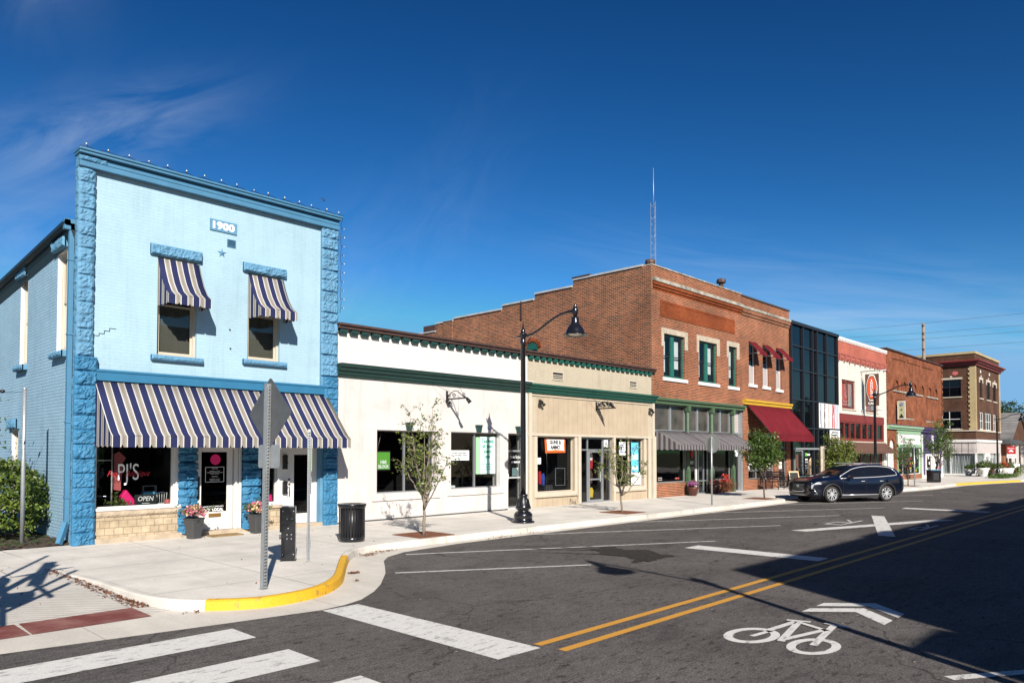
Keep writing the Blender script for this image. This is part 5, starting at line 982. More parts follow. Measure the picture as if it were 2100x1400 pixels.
text('C', 50.2, 2.0, 18.47, 1, 'white_letter', G_, width=.3, height=.4, bold=.02, name='window_lettering'); rows(50.02, 50.38, 1.25, 1.65, 18.47, 4, 'panel_grey', G_, 6)
# striped art panel inside the second storey corner
mb = MB(); mb.box(47.76, 51.2, 18.34, 18.37, 3.80, 5.40); ap = mb.build('art_panel', 'sign_white', G_); random.seed(12)
for cn, xs in (('ink', (47.95, 48.55, 48.62, 49.5, 50.05)), ('salmon', (48.75, 49.15, 49.7, 50.2)), ('sky_dot', (50.45, 50.75, 51.0)), ('sign_orange', (50.6, 49.3)), ('cloth_red', (49.95, 50.3)), ('cloth_blue', (48.05, 50.9))):
    g = MB()
    for x in xs:
        w_ = random.uniform(.05, .13); pts = []
        for k in range(9): pts.append((x + random.uniform(-.02, .02) * (3 if cn == 'ink' else 1), 3.82 + 1.56 * k / 8))
        g.add([(px - w_ / 2, 18.336, pz) for px, pz in pts] + [(px + w_ / 2, 18.336, pz) for px, pz in pts], [(i, i + 9, i + 10, i + 1) for i in range(8)])
    g.build('paint_stripe', cn, ap, fix=False)
mb = MB(); mb.box(49.42, 51.1, 18.28, 18.33, 2.48, 3.68); ps = mb.build('banner', 'sign_white', G_); rows(49.6, 50.95, 3.28, 3.62, 18.27, 2, 'ink', ps, 3); rows(49.75, 50.8, 2.72, 3.22, 18.27, 5, 'salmon', ps, 4); rows(49.7, 50.9, 2.54, 2.66, 18.27, 1, 'ink', ps, 5)
# ---------------------------------------------------------------- pink and white cafe
I = empty('cafe_building', (51.4, 18.5, .05), 'cafe building with pink brick top, white wall and brown awning behind the parked car', 'building')
mb = MB(); mb.wall(51.36, 61.72, 4.9, 8.75, 18.5, 18.9, [(52.2, 54.85, 5.26, 7.28), (57.0, 59.62, 5.20, 7.12)]); mb.wall(51.36, 51.6, -.3, 4.9, 18.5, 18.8); mb.wall(61.0, 61.72, -.3, 4.9, 18.5, 18.8); mb.build('front_wall', 'cafe_white', I)
mb = MB(); mb.wall(51.36, 61.72, 9.06, 10.0, 18.48, 18.9); mb.build('parapet', 'pink_brick', I)
mb = MB(); mb.box(51.36, 61.74, 18.40, 18.9, 8.98, 9.08); mb.box(51.36, 61.74, 18.44, 18.9, 8.72, 8.98)
x = 51.5
while x < 61.4: mb.box(x, x + .14, 18.34, 18.5, 8.5, 8.98); mb.box(x + .25, x + .95, 18.40, 18.5, 8.6, 8.66); x += 1.06
mb.build('corbelling', 'pink_paint', I); mb = MB(); mb.box(51.34, 61.76, 18.40, 18.95, 10.0, 10.17); x = 51.4
while x < 61.6: mb.box(x, x + .14, 18.42, 18.5, 9.9, 10.0); x += .3
mb.build('coping', 'white_paint', I); mb = MB(); mb.box(51.4, 61.7, 18.9, 38, 9.0, 9.1); mb.build('roof', 'galv_dark', I)
for (a, b, z0, z1) in ((52.2, 54.85, 5.26, 7.28), (57.0, 59.62, 5.20, 7.12)):
    o = shop_window(I, a, b, z0, z1, 18.62, 'maroon_paint', .14, name='window'); mb = MB(); mb.room(a, b, z0, z1, 18.72, 20); mb.build('interior', 'dark_room', o); mb = MB(); mb.box(a - .05, b + .1, 18.44, 18.6, z0 - .1, z0); mb.build('sill', 'cream_paint', I)
    mb = MB(); mb.prism([(a + .2, z0 + .2), (a + 1.6, z0 + .2), (a + 1.3, z1 - .3), (a + .3, z1 - .2)], lambda p_, q_, d: (p_, d, q_), 18.70, 18.705); mb.build('poster', 'salmon', o)
    mb = MB(); mb.wall(b - .95, b - .25, z0 + .2, z1 - .2, 18.69, 18.70); mb.build('curtain', 'panel_grey', o)
mb = MB(); mb.box(51.5, 60.9, 18.44, 18.6, 4.36, 4.86); mb.wall(51.55, 60.95, 3.0, 4.36, 18.48, 18.62, [(51.7, 52.55, 3.2, 4.26), (52.65, 53.6, 3.2, 4.26), (53.7, 54.7, 3.2, 4.26), (54.8, 55.9, 3.2, 4.26), (56.1, 57.2, 3.2, 4.26), (57.35, 58.4, 3.2, 4.26), (58.5, 59.4, 3.2, 4.26), (59.5, 60.7, 3.2, 4.26)]); tr_ = mb.build('transom_window', 'maroon_paint', I)
g = MB(); pane_rect(g, 51.6, 60.8, 3.1, 4.3, 18.58); g.build('pane', 'curtain_glass', tr_, fix=False)
mb = MB(); mb.box(51.5, 61.2, 18.42, 18.7, 2.92, 3.0); mb.build('belt_course', 'cream_paint', I)
mb = MB(); prf = [(18.45, 2.92), (17.72, 2.28)]; x = 51.6; vs = []; n_ = 0
while x <= 61.21: vs += [(x, y, z + (.035 if n_ % 2 else 0)) for y, z in prf] + [(x, 17.72, 2.12)]; x += .16; n_ += 1
mb.add(vs, [(i * 3 + j, i * 3 + 3 + j, i * 3 + 4 + j, i * 3 + 1 + j) for i in range(n_ - 1) for j in range(2)]); mb.poly([(61.2, 18.45, 2.92), (61.2, 17.72, 2.28), (61.2, 17.72, 2.12), (61.2, 18.45, 2.12)]); o = mb.build('awning', 'brown_cloth', I); md = o.modifiers.new('s', 'SOLIDIFY'); md.thickness = .015
mb = MB(); mb.wall(51.6, 61.0, -.3, 2.92, 18.66, 18.7, [(52.2, 54.6, .6, 2.5), (55, 56, 0, 2.5), (56.6, 60.6, .6, 2.5)]); mb.build('shopfront_wall', 'ink', I); o = shop_window(I, 52.2, 60.6, .55, 2.5, 18.64, 'maroon_paint', .08, (54.8, 56.2, 58.4)); mb = MB(); mb.room(51.6, 61, 0, 2.6, 18.75, 21); mb.build('interior', 'dark_room', o)
# hanging cafe sign on its iron arms
Sg = empty('hanging_sign', (56.0, 17.7, 5.54), 'tall brown hanging sign with an orange shield lettered INDULGE CAFE, on iron arms', 'hanging sign')
mb = MB(); mb.box(55.96, 56.04, 17.27, 18.2, 5.56, 7.86); bd = mb.build('sign_board', 'sign_brown', Sg, bevel=.01)
def shield(s, k): 
    o_ = []
    for i in range(40):
        a = 2 * math.pi * i / 40; yy = .30 * s * math.copysign(abs(math.cos(a)) ** .7, math.cos(a)) * (1 + .10 * math.cos(4 * a)); zz = .84 * s * math.copysign(abs(math.sin(a)) ** .85, math.sin(a)); o_.append((17.735 + yy, 6.86 + zz))
    return o_
mb = MB(); mb.prism(shield(1.12, 0), lambda a, b, d: (d, a, b), 55.935, 55.96); mb.build('shield_border', 'white_letter', bd); mb = MB(); mb.prism(shield(1.03, 0), lambda a, b, d: (d, a, b), 55.925, 55.94); mb.build('shield_ground', 'sign_brown', bd); mb = MB(); mb.prism(shield(.93, 0), lambda a, b, d: (d, a, b), 55.915, 55.93); mb.build('shield', 'sign_orange', bd)
for k, ch in enumerate('INDULGE'): text(ch, 17.735, 7.38 - .175 * k, 55.905, 1, 'white_letter', bd, axis='y', width=.17 if ch != 'I' else .07, height=.145, bold=.03)
text('CAFE', 17.735, 5.74, 55.95, 1, 'white_letter', bd, axis='y', width=.52, height=.17, bold=.03)
mb = MB(); mb.tube([(56, 18.5, 8.08), (56, 16.75, 8.08)], .035, 8); mb.tube([(56, 18.5, 5.24), (56, 16.8, 5.24)], .035, 8); mb.tube([(56, 18.4, 8.06), (56, 18.45, 6.6)], .012, 5); mb.lathe([(0, 0), (.1, .04), (0, .12)], (56, 18.45, 8.02), 6); mb.lathe([(0, 0), (.1, .04), (0, .12)], (56, 18.45, 5.18), 6)
for y in (17.35, 18.1): mb.tube([(56, y, 8.06), (56, y, 7.86)], .008, 4); mb.tube([(56, y, 5.56), (56, y, 5.26)], .008, 4)
mb.build('sign_arm', 'galv', Sg)
# ---------------------------------------------------------------- old orange brick building
O = empty('shop_building', (61.8, 18.5, -.1), 'worn orange brick building with blind arches over green and purple storefronts', 'building')
arch = [63.55, 65.6, 68.55, 70.8, 73.05, 75.1]
mb = MB(); mb.wall(61.76, 78.1, -.6, 10.35, 18.52, 18.9, [(62.0, 63.5, -.6, 3.3), (64.2, 77.8, -.6, 4.1)]); 
for j in range(11): mb.box(61.70, 61.95, 18.44, 18.52, 4.6 + j * .52, 4.9 + j * .52); mb.box(77.9, 78.16, 18.44, 18.52, 4.6 + j * .52, 4.9 + j * .52)
mb.build('front_wall', 'old_brick', O)
mb = MB(); mb.box(78.0, 78.1, 18.6, 40, -.6, 10.3); mb.box(61.76, 61.86, 18.9, 40, 8, 10.38); mb.build('side_wall', 'old_brick', O)
mb = MB(); mb.box(61.7, 78.2, 18.40, 18.95, 10.35, 10.45); mb.build('coping', 'brown_cap', O); mb = MB(); [mb.wall(a, a + 3.6, 9.75, 9.98, 18.46, 18.52) for a in (63.2, 67.4, 71.6)]; mb.build('corbelling', 'old_brick', O)
mb = MB(); mb.box(61.86, 78, 18.9, 40, 9.4, 9.5); mb.build('roof', 'galv_dark', O)
for a in arch:
    mb = MB(); c_ = a + .55; out = [(c_ - .5, 7.25), (c_ + .5, 7.25)] + [(c_ + .5 * math.cos(q * math.pi / 12), 7.55 + .45 * math.sin(q * math.pi / 12)) for q in range(13)]
    for i in range(12):
        q0, q1 = q_ = (i * math.pi / 12, (i + 1) * math.pi / 12)
        mb.bar((c_ + .56 * math.cos(q0), 18.48, 7.55 + .52 * math.sin(q0)), (c_ + .56 * math.cos(q1), 18.48, 7.55 + .52 * math.sin(q1)), .10, .14, up=(0, 1, 0))
    mb.bar((c_ - .56, 18.48, 7.2), (c_ - .56, 18.48, 7.55), .1, .12); mb.bar((c_ + .56, 18.48, 7.2), (c_ + .56, 18.48, 7.55), .1, .12)
    mb.build('arch', 'old_brick', O)
mb = MB(); [mb.box(a, a + 3.6, 18.42, 18.52, 7.10, 7.22) for a in (63.4, 68.0, 72.8)]; mb.build('sill_band', 'weather_stone', O)
mb = MB(); mb.box(61.76, 70.9, 18.22, 18.55, 4.20, 4.36); mb.box(61.76, 70.9, 18.34, 18.52, 4.05, 4.20); mb.build('cornice', 'green_pale', O); mb = MB(); mb.box(70.95, 78.3, 18.2, 18.55, 4.18, 4.34); mb.box(70.95, 78.3, 18.32, 18.52, 3.95, 4.18); mb.box(61.76, 78.3, 18.26, 18.52, 4.37, 4.42); mb.build('cornice', 'purple', O)
mb = MB(); out = [(62.05, -.4), (63.45, -.4), (63.45, 2.6)] + [(62.75 + .70 * math.cos(q * math.pi / 12), 2.6 + .68 * math.sin(q * math.pi / 12)) for q in range(1, 12)] + [(62.05, 2.6)]
mb.prism(out, lambda a, b, d: (a, d, b), 18.56, 18.62); mb.build('arched_door', 'white_paint', O)
mb = MB(); [mb.bar((62.75 + .78 * math.cos(q * math.pi / 12), 18.50, 2.6 + .76 * math.sin(q * math.pi / 12)), (62.75 + .78 * math.cos((q + 1) * math.pi / 12), 18.50, 2.6 + .76 * math.sin((q + 1) * math.pi / 12)), .2, .16, up=(0, 1, 0)) for q in range(12)]; mb.build('arch', 'old_brick', O)
mb = MB(); mb.wall(64.25, 70.9, 3.72, 4.06, 18.46, 18.6); mb.box(64.25, 70.9, 18.42, 18.6, 2.62, 2.86); mb.box(64.25, 64.4, 18.46, 18.6, -.3, 3.8); mb.box(70.74, 70.95, 18.46, 18.6, -.3, 4.05); mb.build('shopfront_frame', 'green_pale', O)
mb = MB(); mb.box(64.4, 70.74, 18.50, 18.6, 2.86, 3.72); mb.build('sign_panel', 'white_paint', O); rows(65.6, 69.6, 3.15, 3.45, 18.49, 1, 'green_pale', O, 13)
mb = MB(); mb.wall(64.3, 70.8, -.5, .35, 18.44, 18.6); mb.build('bulkhead', 'red_brick', O)
o = shop_window(O, 64.4, 70.74, .35, 2.62, 18.58, 'white_paint', .06, (65.9, 69.2)); mb = MB(); mb.room(64.3, 70.8, .1, 2.7, 18.66, 22); mb.build('interior', 'dark_room', o)
g = MB(); random.seed(8)
for cn in ('cloth_red', 'sign_green', 'cloth_yellow', 'sign_white'):
    g = MB()
    for k in range(9): x = random.uniform(64.6, 70.2); z = random.uniform(.5, 2.0); pane_rect(g, x, x + random.uniform(.15, .6), z, z + random.uniform(.1, .3), 18.60 + random.uniform(.003, .02))
    g.build('window_display', cn, o, fix=False)
mb = MB(); mb.wall(71.0, 77.8, 1.9, 3.95, 18.52, 18.6); mb.wall(71.0, 77.8, -.5, 1.9, 18.54, 18.6, [(72.2, 74.2, .2, 1.6), (74.9, 76.7, .2, 1.6)]); mb.build('storefront_panel', 'purple', O)
mb = MB(); [mb.box(x, x + .26, 18.42, 18.6, -.5, 3.75) for x in (70.98, 74.35, 77.5)]; mb.frame(72.3, 74.1, .15, 2.05, .18, 18.46, 18.56); mb.frame(75.0, 76.7, .15, 2.05, .18, 18.46, 18.56); mb.box(71.2, 77.5, 18.40, 18.56, -.5, .2); mb.build('shopfront_frame', 'white_paint', O)
g = MB(); pane_rect(g, 72.4, 74.0, .3, 1.95, 18.515); pane_rect(g, 75.1, 76.6, .3, 1.95, 18.515); g.build('pane', 'curtain_glass', O, fix=False)
g = MB(); [pane_rect(g, x, x + .3, z, z + .25, 18.508) for x, z in ((72.7, .5), (73.3, 1.1), (75.3, .9), (75.9, .4), (75.6, 1.4), (73.0, 1.6))]; g.build('window_display', 'sign_white', O, fix=False); g = MB(); [pane_rect(g, x, x + .4, z, z + .2, 18.507) for x, z in ((72.5, .35), (75.2, .35), (76.1, .7))]; g.build('window_display', 'salmon', O, fix=False)
rows(66.3, 69.5, 4.9, 5.1, 18.50, 1, 'weather_stone', O, 14, 'faded_sign'); rows(72.3, 74.9, 4.85, 5.05, 18.50, 1, 'weather_stone', O, 15, 'faded_sign')
S2 = empty('hanging_sign', (64.0, 18.1, 4.8), 'small sage hanging sign with a diamond and a black triangle on the old brick wall', 'hanging sign')
mb = MB(); mb.box(63.97, 64.03, 17.77, 18.36, 4.85, 6.33); bd = mb.build('sign_board', 'sign_sage', S2); mb = MB(); mb.frame(17.79, 18.34, 4.87, 6.31, .03, 63.955, 63.97, 'y'); mb.build('sign_border', 'sign_white', bd)
mb = MB(); mb.prism([(17.88, 4.98), (18.25, 4.98), (18.065, 5.32)], lambda a, b, d: (d, a, b), 63.955, 63.97); mb.build('emblem', 'ink', bd); mb = MB(); [mb.bar((63.96, a, b), (63.96, c_, d_), .03, .012, up=(1, 0, 0)) for a, b, c_, d_ in ((17.93, 6.05, 18.065, 6.2), (18.065, 6.2, 18.2, 6.05), (18.2, 6.05, 18.065, 5.9), (18.065, 5.9, 17.93, 6.05), (17.98, 6.05, 18.065, 5.98), (18.065, 5.98, 18.15, 6.05))]; mb.build('emblem', 'cloth_blue', bd); text('R', 18.065, 5.62, 63.955, 1, 'ink', bd, axis='y', width=.15, height=.16, shear=.3)
mb = MB(); mb.tube([(64, 18.5, 6.4), (64, 17.7, 6.4)], .025, 6); mb.tube([(64, 18.5, 4.78), (64, 17.8, 4.78)], .02, 6); mb.build('sign_arm', 'black_metal', S2)
# ---------------------------------------------------------------- three storey dark brick corner building
D = empty('office_building', (91.5, 18.5, -.3), 'three storey dark brown brick corner building with cream trim and draped ground floor windows', 'building')
SW = [(19.84, 21.7, 8.28, 10.18), (19.86, 21.74, 4.74, 6.72)]; FW = [(93.6, 94.9, 8.16, 10.2), (97.0, 98.8, 8.14, 10.16), (100.3, 102.0, 8.1, 10.1), (93.3, 95.3, 4.7, 6.65), (95.95, 99.2, 4.65, 6.63), (100.1, 101.7, 4.6, 6.62)]
SW2 = [(a + k * 3.6, b + k * 3.6, c_, d_) for a, b, c_, d_ in SW for k in (1, 2, 3)]
mb = MB(); mb.wall(18.85, 36, 3.56, 13.0, 91.5, 91.9, SW + SW2, 'y'); mb.wall(91.5, 103.8, 3.56, 13.0, 18.5, 18.85, FW); mb.box(103.5, 103.8, 18.85, 36, -.6, 13); mb.build('wall', 'dark_brick', D)
mb = MB()
for y0, y1 in ((18.42, 19.0),): mb.box(91.42, 91.5, y0, y1, 4.55, 11.55)
for j in range(14): mb.box(91.42, 91.5, 19.0, 19.14, 4.6 + j * .5, 4.85 + j * .5)
mb.box(91.5, 91.75, 18.42, 18.5, 4.55, 11.55); mb.box(103.5, 103.85, 18.42, 18.5, 4.55, 11.55); mb.build('quoin', 'tan_brick', D)
mb = MB(); mb.box(91.4, 103.9, 18.4, 36, 12.88, 13.12); mb.box(91.44, 91.5, 18.44, 36, 12.86, 13.0); mb.build('coping', 'tan_brick', D)
mb = MB(); mb.box(90.9, 104.5, 17.9, 36.2, 12.05, 12.2); mb.box(91.1, 104.3, 18.1, 36.1, 11.85, 12.05); mb.box(91.3, 104.05, 18.3, 36, 11.6, 11.85); mb.build('cornice', 'maroon_paint', D)
mb = MB(); mb.box(91.38, 103.9, 18.38, 36, 4.48, 4.60); mb.build('belt_course', 'cream_paint', D); mb = MB(); mb.box(91.34, 103.95, 18.34, 36, 3.3, 3.58); mb.build('belt_course', 'white_paint', D)
for i, (a, b, z0, z1) in enumerate(SW + SW2): 
    o = shop_window(D, a, b, z0, z1, 91.6, 'white_paint' if z0 < 6 else 'ink', .05, axis='y', mulls=((a + b) / 2 + .2,), transom=(z0 + z1) / 2 + .1, glass='curtain_glass', name='window')
    mb = MB(); mb.box(91.40, 91.6, a - .1, b + .1, z0 - .1, z0); mb.box(91.44, 91.5, a - .15, b + .2, z1, z1 + .2) if z0 > 6 else None; mb.box(91.42, 91.5, (a + b) / 2 - .1, (a + b) / 2 + .1, z1 + .2, z1 + .4) if z0 > 6 else None; mb.build('lintel', 'cream_paint', D)
for i, (a, b, z0, z1) in enumerate(FW):
    o = shop_window(D, a, b, z0, z1, 18.6, 'white_paint' if z0 < 6 else 'ink', .10, mulls=((a + b) / 2,) if i != 4 else (a + 1.0, b - 1.0), transom=(z0 + z1) / 2 if i else None, glass='curtain_glass' if i else 'glass', name='window')
    mb = MB(); mb.box(a - .12, b + .12, 18.40, 18.6, z0 - .12, z0); (mb.wall(a - .25, b + .25, z1 - .35, z1 + .25, 18.45, 18.5, [(a, b, 0, z1)]), mb.box((a + b) / 2 - .15, (a + b) / 2 + .15, 18.44, 18.5, z1 + .25, z1 + .5)) if z0 > 6 else None; mb.build('lintel', 'cream_paint', D)
mb = MB(); mb.box(93.9, 94.25, 18.46, 18.5, 10.95, 11.25); mb.box(98.3, 98.65, 18.46, 18.5, 10.95, 11.25); mb.build('wall_medallion', 'white_paint', D)
mb = MB(); mb.wall(18.62, 36, 2.06, 3.32, 91.48, 91.8, (), 'y'); mb.wall(91.55, 103.8, 2.06, 3.32, 18.46, 18.8); mb.build('fascia', 'siding_white', D); mb = MB(); [mb.box(91.465, 91.48, y, y + .03, 2.1, 3.3) for y in (19.2, 19.85, 20.5, 21.15, 21.8)] ; mb.box(91.465, 91.478, 18.7, 36, 2.3, 2.32); mb.build('fascia_joint', 'galv_dark', D)
mb = MB(); mb.box(91.44, 91.7, 18.6, 36, -.6, -.12); mb.box(91.5, 103.8, 18.44, 18.7, -.6, -.12); mb.box(91.42, 91.6, 18.44, 18.62, -.5, 2.06); [mb.box(91.46, 91.56, y, y + .06, -.12, 2.06) for y in (20.9, 23.3)]; [mb.box(x, x + .12, 18.44, 18.56, -.12, 2.06) for x in (95.6, 97.8, 103.6)]; mb.box(95.7, 97.8, 18.46, 18.5, 1.7, 2.06); mb.build('shopfront_frame', 'white_paint', D)
g = MB(); pane_rect(g, 18.62, 36, -.12, 2.06, 91.56, 'y'); pane_rect(g, 91.6, 103.7, -.12, 2.06, 18.56); g.build('pane', 'glass', D, fix=False)
mb = MB(); vs = []; n_ = 160
for i in range(n_ + 1): y = 18.7 + 10 * i / n_; vs += [(91.72 + .05 * math.sin(i * 1.9) * math.sin(i * .37), y, -.1), (91.72 + .05 * math.sin(i * 1.9 + .4), y + .05 * math.sin(i * .5), 2.03)]
mb.add(vs, [(2 * i, 2 * i + 2, 2 * i + 3, 2 * i + 1) for i in range(n_)]); mb.wall(91.8, 103.5, -.1, 2.0, 18.75, 18.76); mb.build('curtain', 'curtain', D)
mb = MB(); mb.prism([(20.1, 11.0), (20.5, 11.1), (20.7, 10.85), (20.4, 10.6), (20.1, 10.75)], lambda a, b, d: (d, a, b), 91.49, 91.5); mb.build('painted_patch', 'salmon', D)
# ---------------------------------------------------------------- houses and low buildings beyond, at the right edge
def gable_house(x0, x1, y0, y1, ze, zr, label, wall='siding_white', zg=-.8, gableend=True):
    h = empty('house', ((x0 + x1) / 2, (y0 + y1) / 2, zg), label, 'house'); xm = (x0 + x1) / 2
    mb = MB(); mb.prism([(x0 + .3, zg), (x1 - .3, zg), (x1 - .3, ze), (xm, zr - .15), (x0 + .3, ze)], lambda a, b, d: (a, d, b), y0 + .3, y1 - .3); mb.build('wall', wall, h)
    mb = MB()
    for s_ in (0, 1):
        xe = x0 if s_ == 0 else x1; mb.add([(xe, y0, ze - .1), (xm, y0, zr), (xm, y1, zr), (xe, y1, ze - .1), (xe, y0, ze - .3), (xm, y0, zr - .2), (xm, y1, zr - .2), (xe, y1, ze - .3)], [(0, 1, 2, 3), (4, 7, 6, 5), (0, 4, 5, 1), (1, 5, 6, 2), (2, 6, 7, 3), (3, 7, 4, 0)])
    mb.build('roof', 'shingle', h)
    mb = MB(); [mb.box(x0 + .22, x0 + .30, y, y + 1.0, zg + 1.2, zg + 2.9) for y in (y0 + 1, y0 + 4, y0 + 7) if y + 1 < y1]; mb.build('window', 'curtain_glass', h); mb = MB(); [mb.frame(y - .08, y + 1.08, zg + 1.1, zg + 3, .1, x0 + .2, x0 + .26, 'y') for y in (y0 + 1, y0 + 4, y0 + 7) if y + 1 < y1]; mb.build('window_frame', 'white_paint', h)
    return h
gable_house(125, 139, 20.8, 42, 4.2, 8.15, 'large house with a steep grey shingle roof beyond the corner building', 'dark_brick'); gable_house(139, 151, 13.5, 25.0, 3.4, 7.3, 'pale sided house with grey shingle roof at the far right edge')
Lo = empty('low_building', (107, 20, -.4), 'low building with a flat dark canopy beside the corner building', 'building')
mb = MB(); mb.box(105.5, 112, 19.4, 28, -.6, 3.2); mb.build('wall', 'red_brick', Lo); mb = MB(); mb.box(104.9, 113.5, 17.3, 28.5, 3.2, 3.45); mb.box(105.2, 113, 17.8, 28, 3.45, 3.7); mb.build('canopy', 'galv_dark', Lo); mb = MB(); [mb.box(x, x + .25, 17.6, 17.85, -.5, 3.2) for x in (106.5, 109.2, 112.4)]; mb.build('post', 'white_paint', Lo)
mb = MB(); mb.box(104.5, 106, 19.3, 20.3, 3.7, 5.6); mb.frame(19.4, 20.2, 3.9, 5.4, .12, 104.42, 104.5, 'y'); mb.build('dormer', 'white_paint', Lo); mb = MB(); mb.box(104.44, 104.5, 19.5, 20.1, 4.0, 5.3); mb.build('window', 'curtain_glass', Lo)
Sf = empty('road_sign', (104, 17.45, -.35), 'red and white business sign on two posts at the far right', 'sign')
mb = MB(); mb.box(103.95, 104.05, 17.02, 17.88, 1.98, 2.9); b1_ = mb.build('sign_board', 'sign_red', Sf); mb = MB(); mb.box(103.95, 104.05, 17.0, 17.9, 1.5, 1.97); mb.build('lower_board', 'sign_white', Sf); mb = MB(); [mb.box(103.96, 104.04, y, y + .08, -.4, 1.5) for y in (17.1, 17.72)]; mb.build('post', 'white_paint', Sf); text('State Farm', 17.45, 2.66, 103.94, 1, 'white_letter', b1_, axis='y', width=.66, height=.13, bold=.03)
mb = MB(); [mb.lathe([(.11, -.03), (.11, .03)], (0, 0, 0), 12) for _ in ()]; [mb.add([(103.94, cy + .12 * math.cos(a * .5236), cz + .07 * math.sin(a * .5236)) for a in range(12)], [list(range(12))]) for cy, cz in ((17.33, 2.3), (17.57, 2.3), (17.45, 2.42))]; mb.build('emblem', 'white_letter', b1_, fix=False); text('INSURANCE', 17.45, 1.78, 103.94, 1, 'ink', Sf, axis='y', width=.7, height=.1)
Wb = empty('notice_board', (100, 16.4, -.35), 'blank white display board on a black stand among the planters', 'sign'); mb = MB(); mb.box(99.97, 100.03, 15.95, 16.85, .1, .92); mb.build('board', 'sign_white', Wb); mb = MB(); mb.box(99.97, 100.03, 15.95, 16.85, -.45, .06) if False else None; mb.bar((100, 15.95, -.4), (100, 15.95, .95), .06); mb.bar((100, 16.85, -.4), (100, 16.85, .95), .06); mb.bar((99.7, 15.9, -.35), (100.3, 16.9, -.35), .06); mb.build('stand', 'black_satin', Wb)
# ---------------------------------------------------------------- buildings across the street (they cast the big shadow and stand in the shop windows)
A = empty('shop_building', (21, -7.4, 0), 'brick block across the street behind the camera, shading the near lane', 'building')
op = [(6 + 3.2 * k, 7.4 + 3.2 * k, 4.9, 7.0) for k in range(10)]; og = [(5.2 + 5.5 * k, 9.6 + 5.5 * k, .8, 3.2) for k in range(6)]
mb = MB(); mb.wall(4.70, 38.3, 0, 9.66, -7.7, -7.4, [(a, b, z0, z1) for a, b, z0, z1 in op + og]); mb.box(4.70, 5.0, -26, -7.7, 0, 9.6); mb.box(37.9, 38.3, -26, -7.7, 0, 9.6); mb.box(4.9, 37.9, -26, -7.71, 8.2, 8.3); mb.box(5.0, 37.9, -26, -25.8, 0, 8.2); mb.build('wall', 'old_brick', A)
mb = MB(); mb.box(22.5, 24, -7.65, -7.35, 9.66, 10.05); mb.box(27, 29.6, -7.65, -7.35, 9.66, 10.0); mb.box(12, 14, -7.6, -7.42, 9.66, 9.78); mb.build('parapet', 'dark_brick', A)
g = MB(); [pane_rect(g, a, b, z0, z1, -7.55) for a, b, z0, z1 in op + og]; g.build('window', 'curtain_glass', A, fix=False)
A2 = empty('shop_annex', (4, -7.4, 0), 'lower flat roofed annex at the end of the brick block across the street', 'building'); mb = MB(); mb.wall(3.5, 4.65, 0, 6.65, -20, -7.35, [(3.6, 4.3, .3, 2.5)]); mb.build('wall', 'dark_brick', A2); mb = MB(); mb.box(3.45, 4.66, -20, -7.25, 6.65, 6.75); mb.build('coping', 'coping', A2); mb = MB(); mb.box(3.6, 4.3, -7.6, -7.5, .3, 2.5); mb.build('door', 'green_dark', A2)
A3 = empty('shop_building', (55, -8, -.2), 'pale block further along the far side of the street, out of frame', 'building'); mb = MB(); mb.wall(47, 66, -.5, 7, -8.4, -8, [(48 + 3 * k, 49.6 + 3 * k, 4, 6) for k in range(6)]); mb.box(47, 66, -24, -8.41, -.5, 6.6); mb.build('wall', 'cream_brick', A3); g = MB(); [pane_rect(g, 48 + 3 * k, 49.6 + 3 * k, 4, 6, -8.2) for k in range(6)]; g.build('window', 'curtain_glass', A3, fix=False)
mb = MB(); mb.add([(-60, -30, .12), (120, -30, .12 + zs(120)), (120, -1.3, .12 + zs(120)), (45, -1.3, .12), (-60, -1.3, .12)], [(0, 1, 2, 3, 4)]); struct(mb.build('sidewalk', 'concrete'))
# ================================================================== OBJECTS
def place(root, loc, rz=0, rx=0):
    root.location = loc; root.rotation_euler = (rx, 0, rz); return root
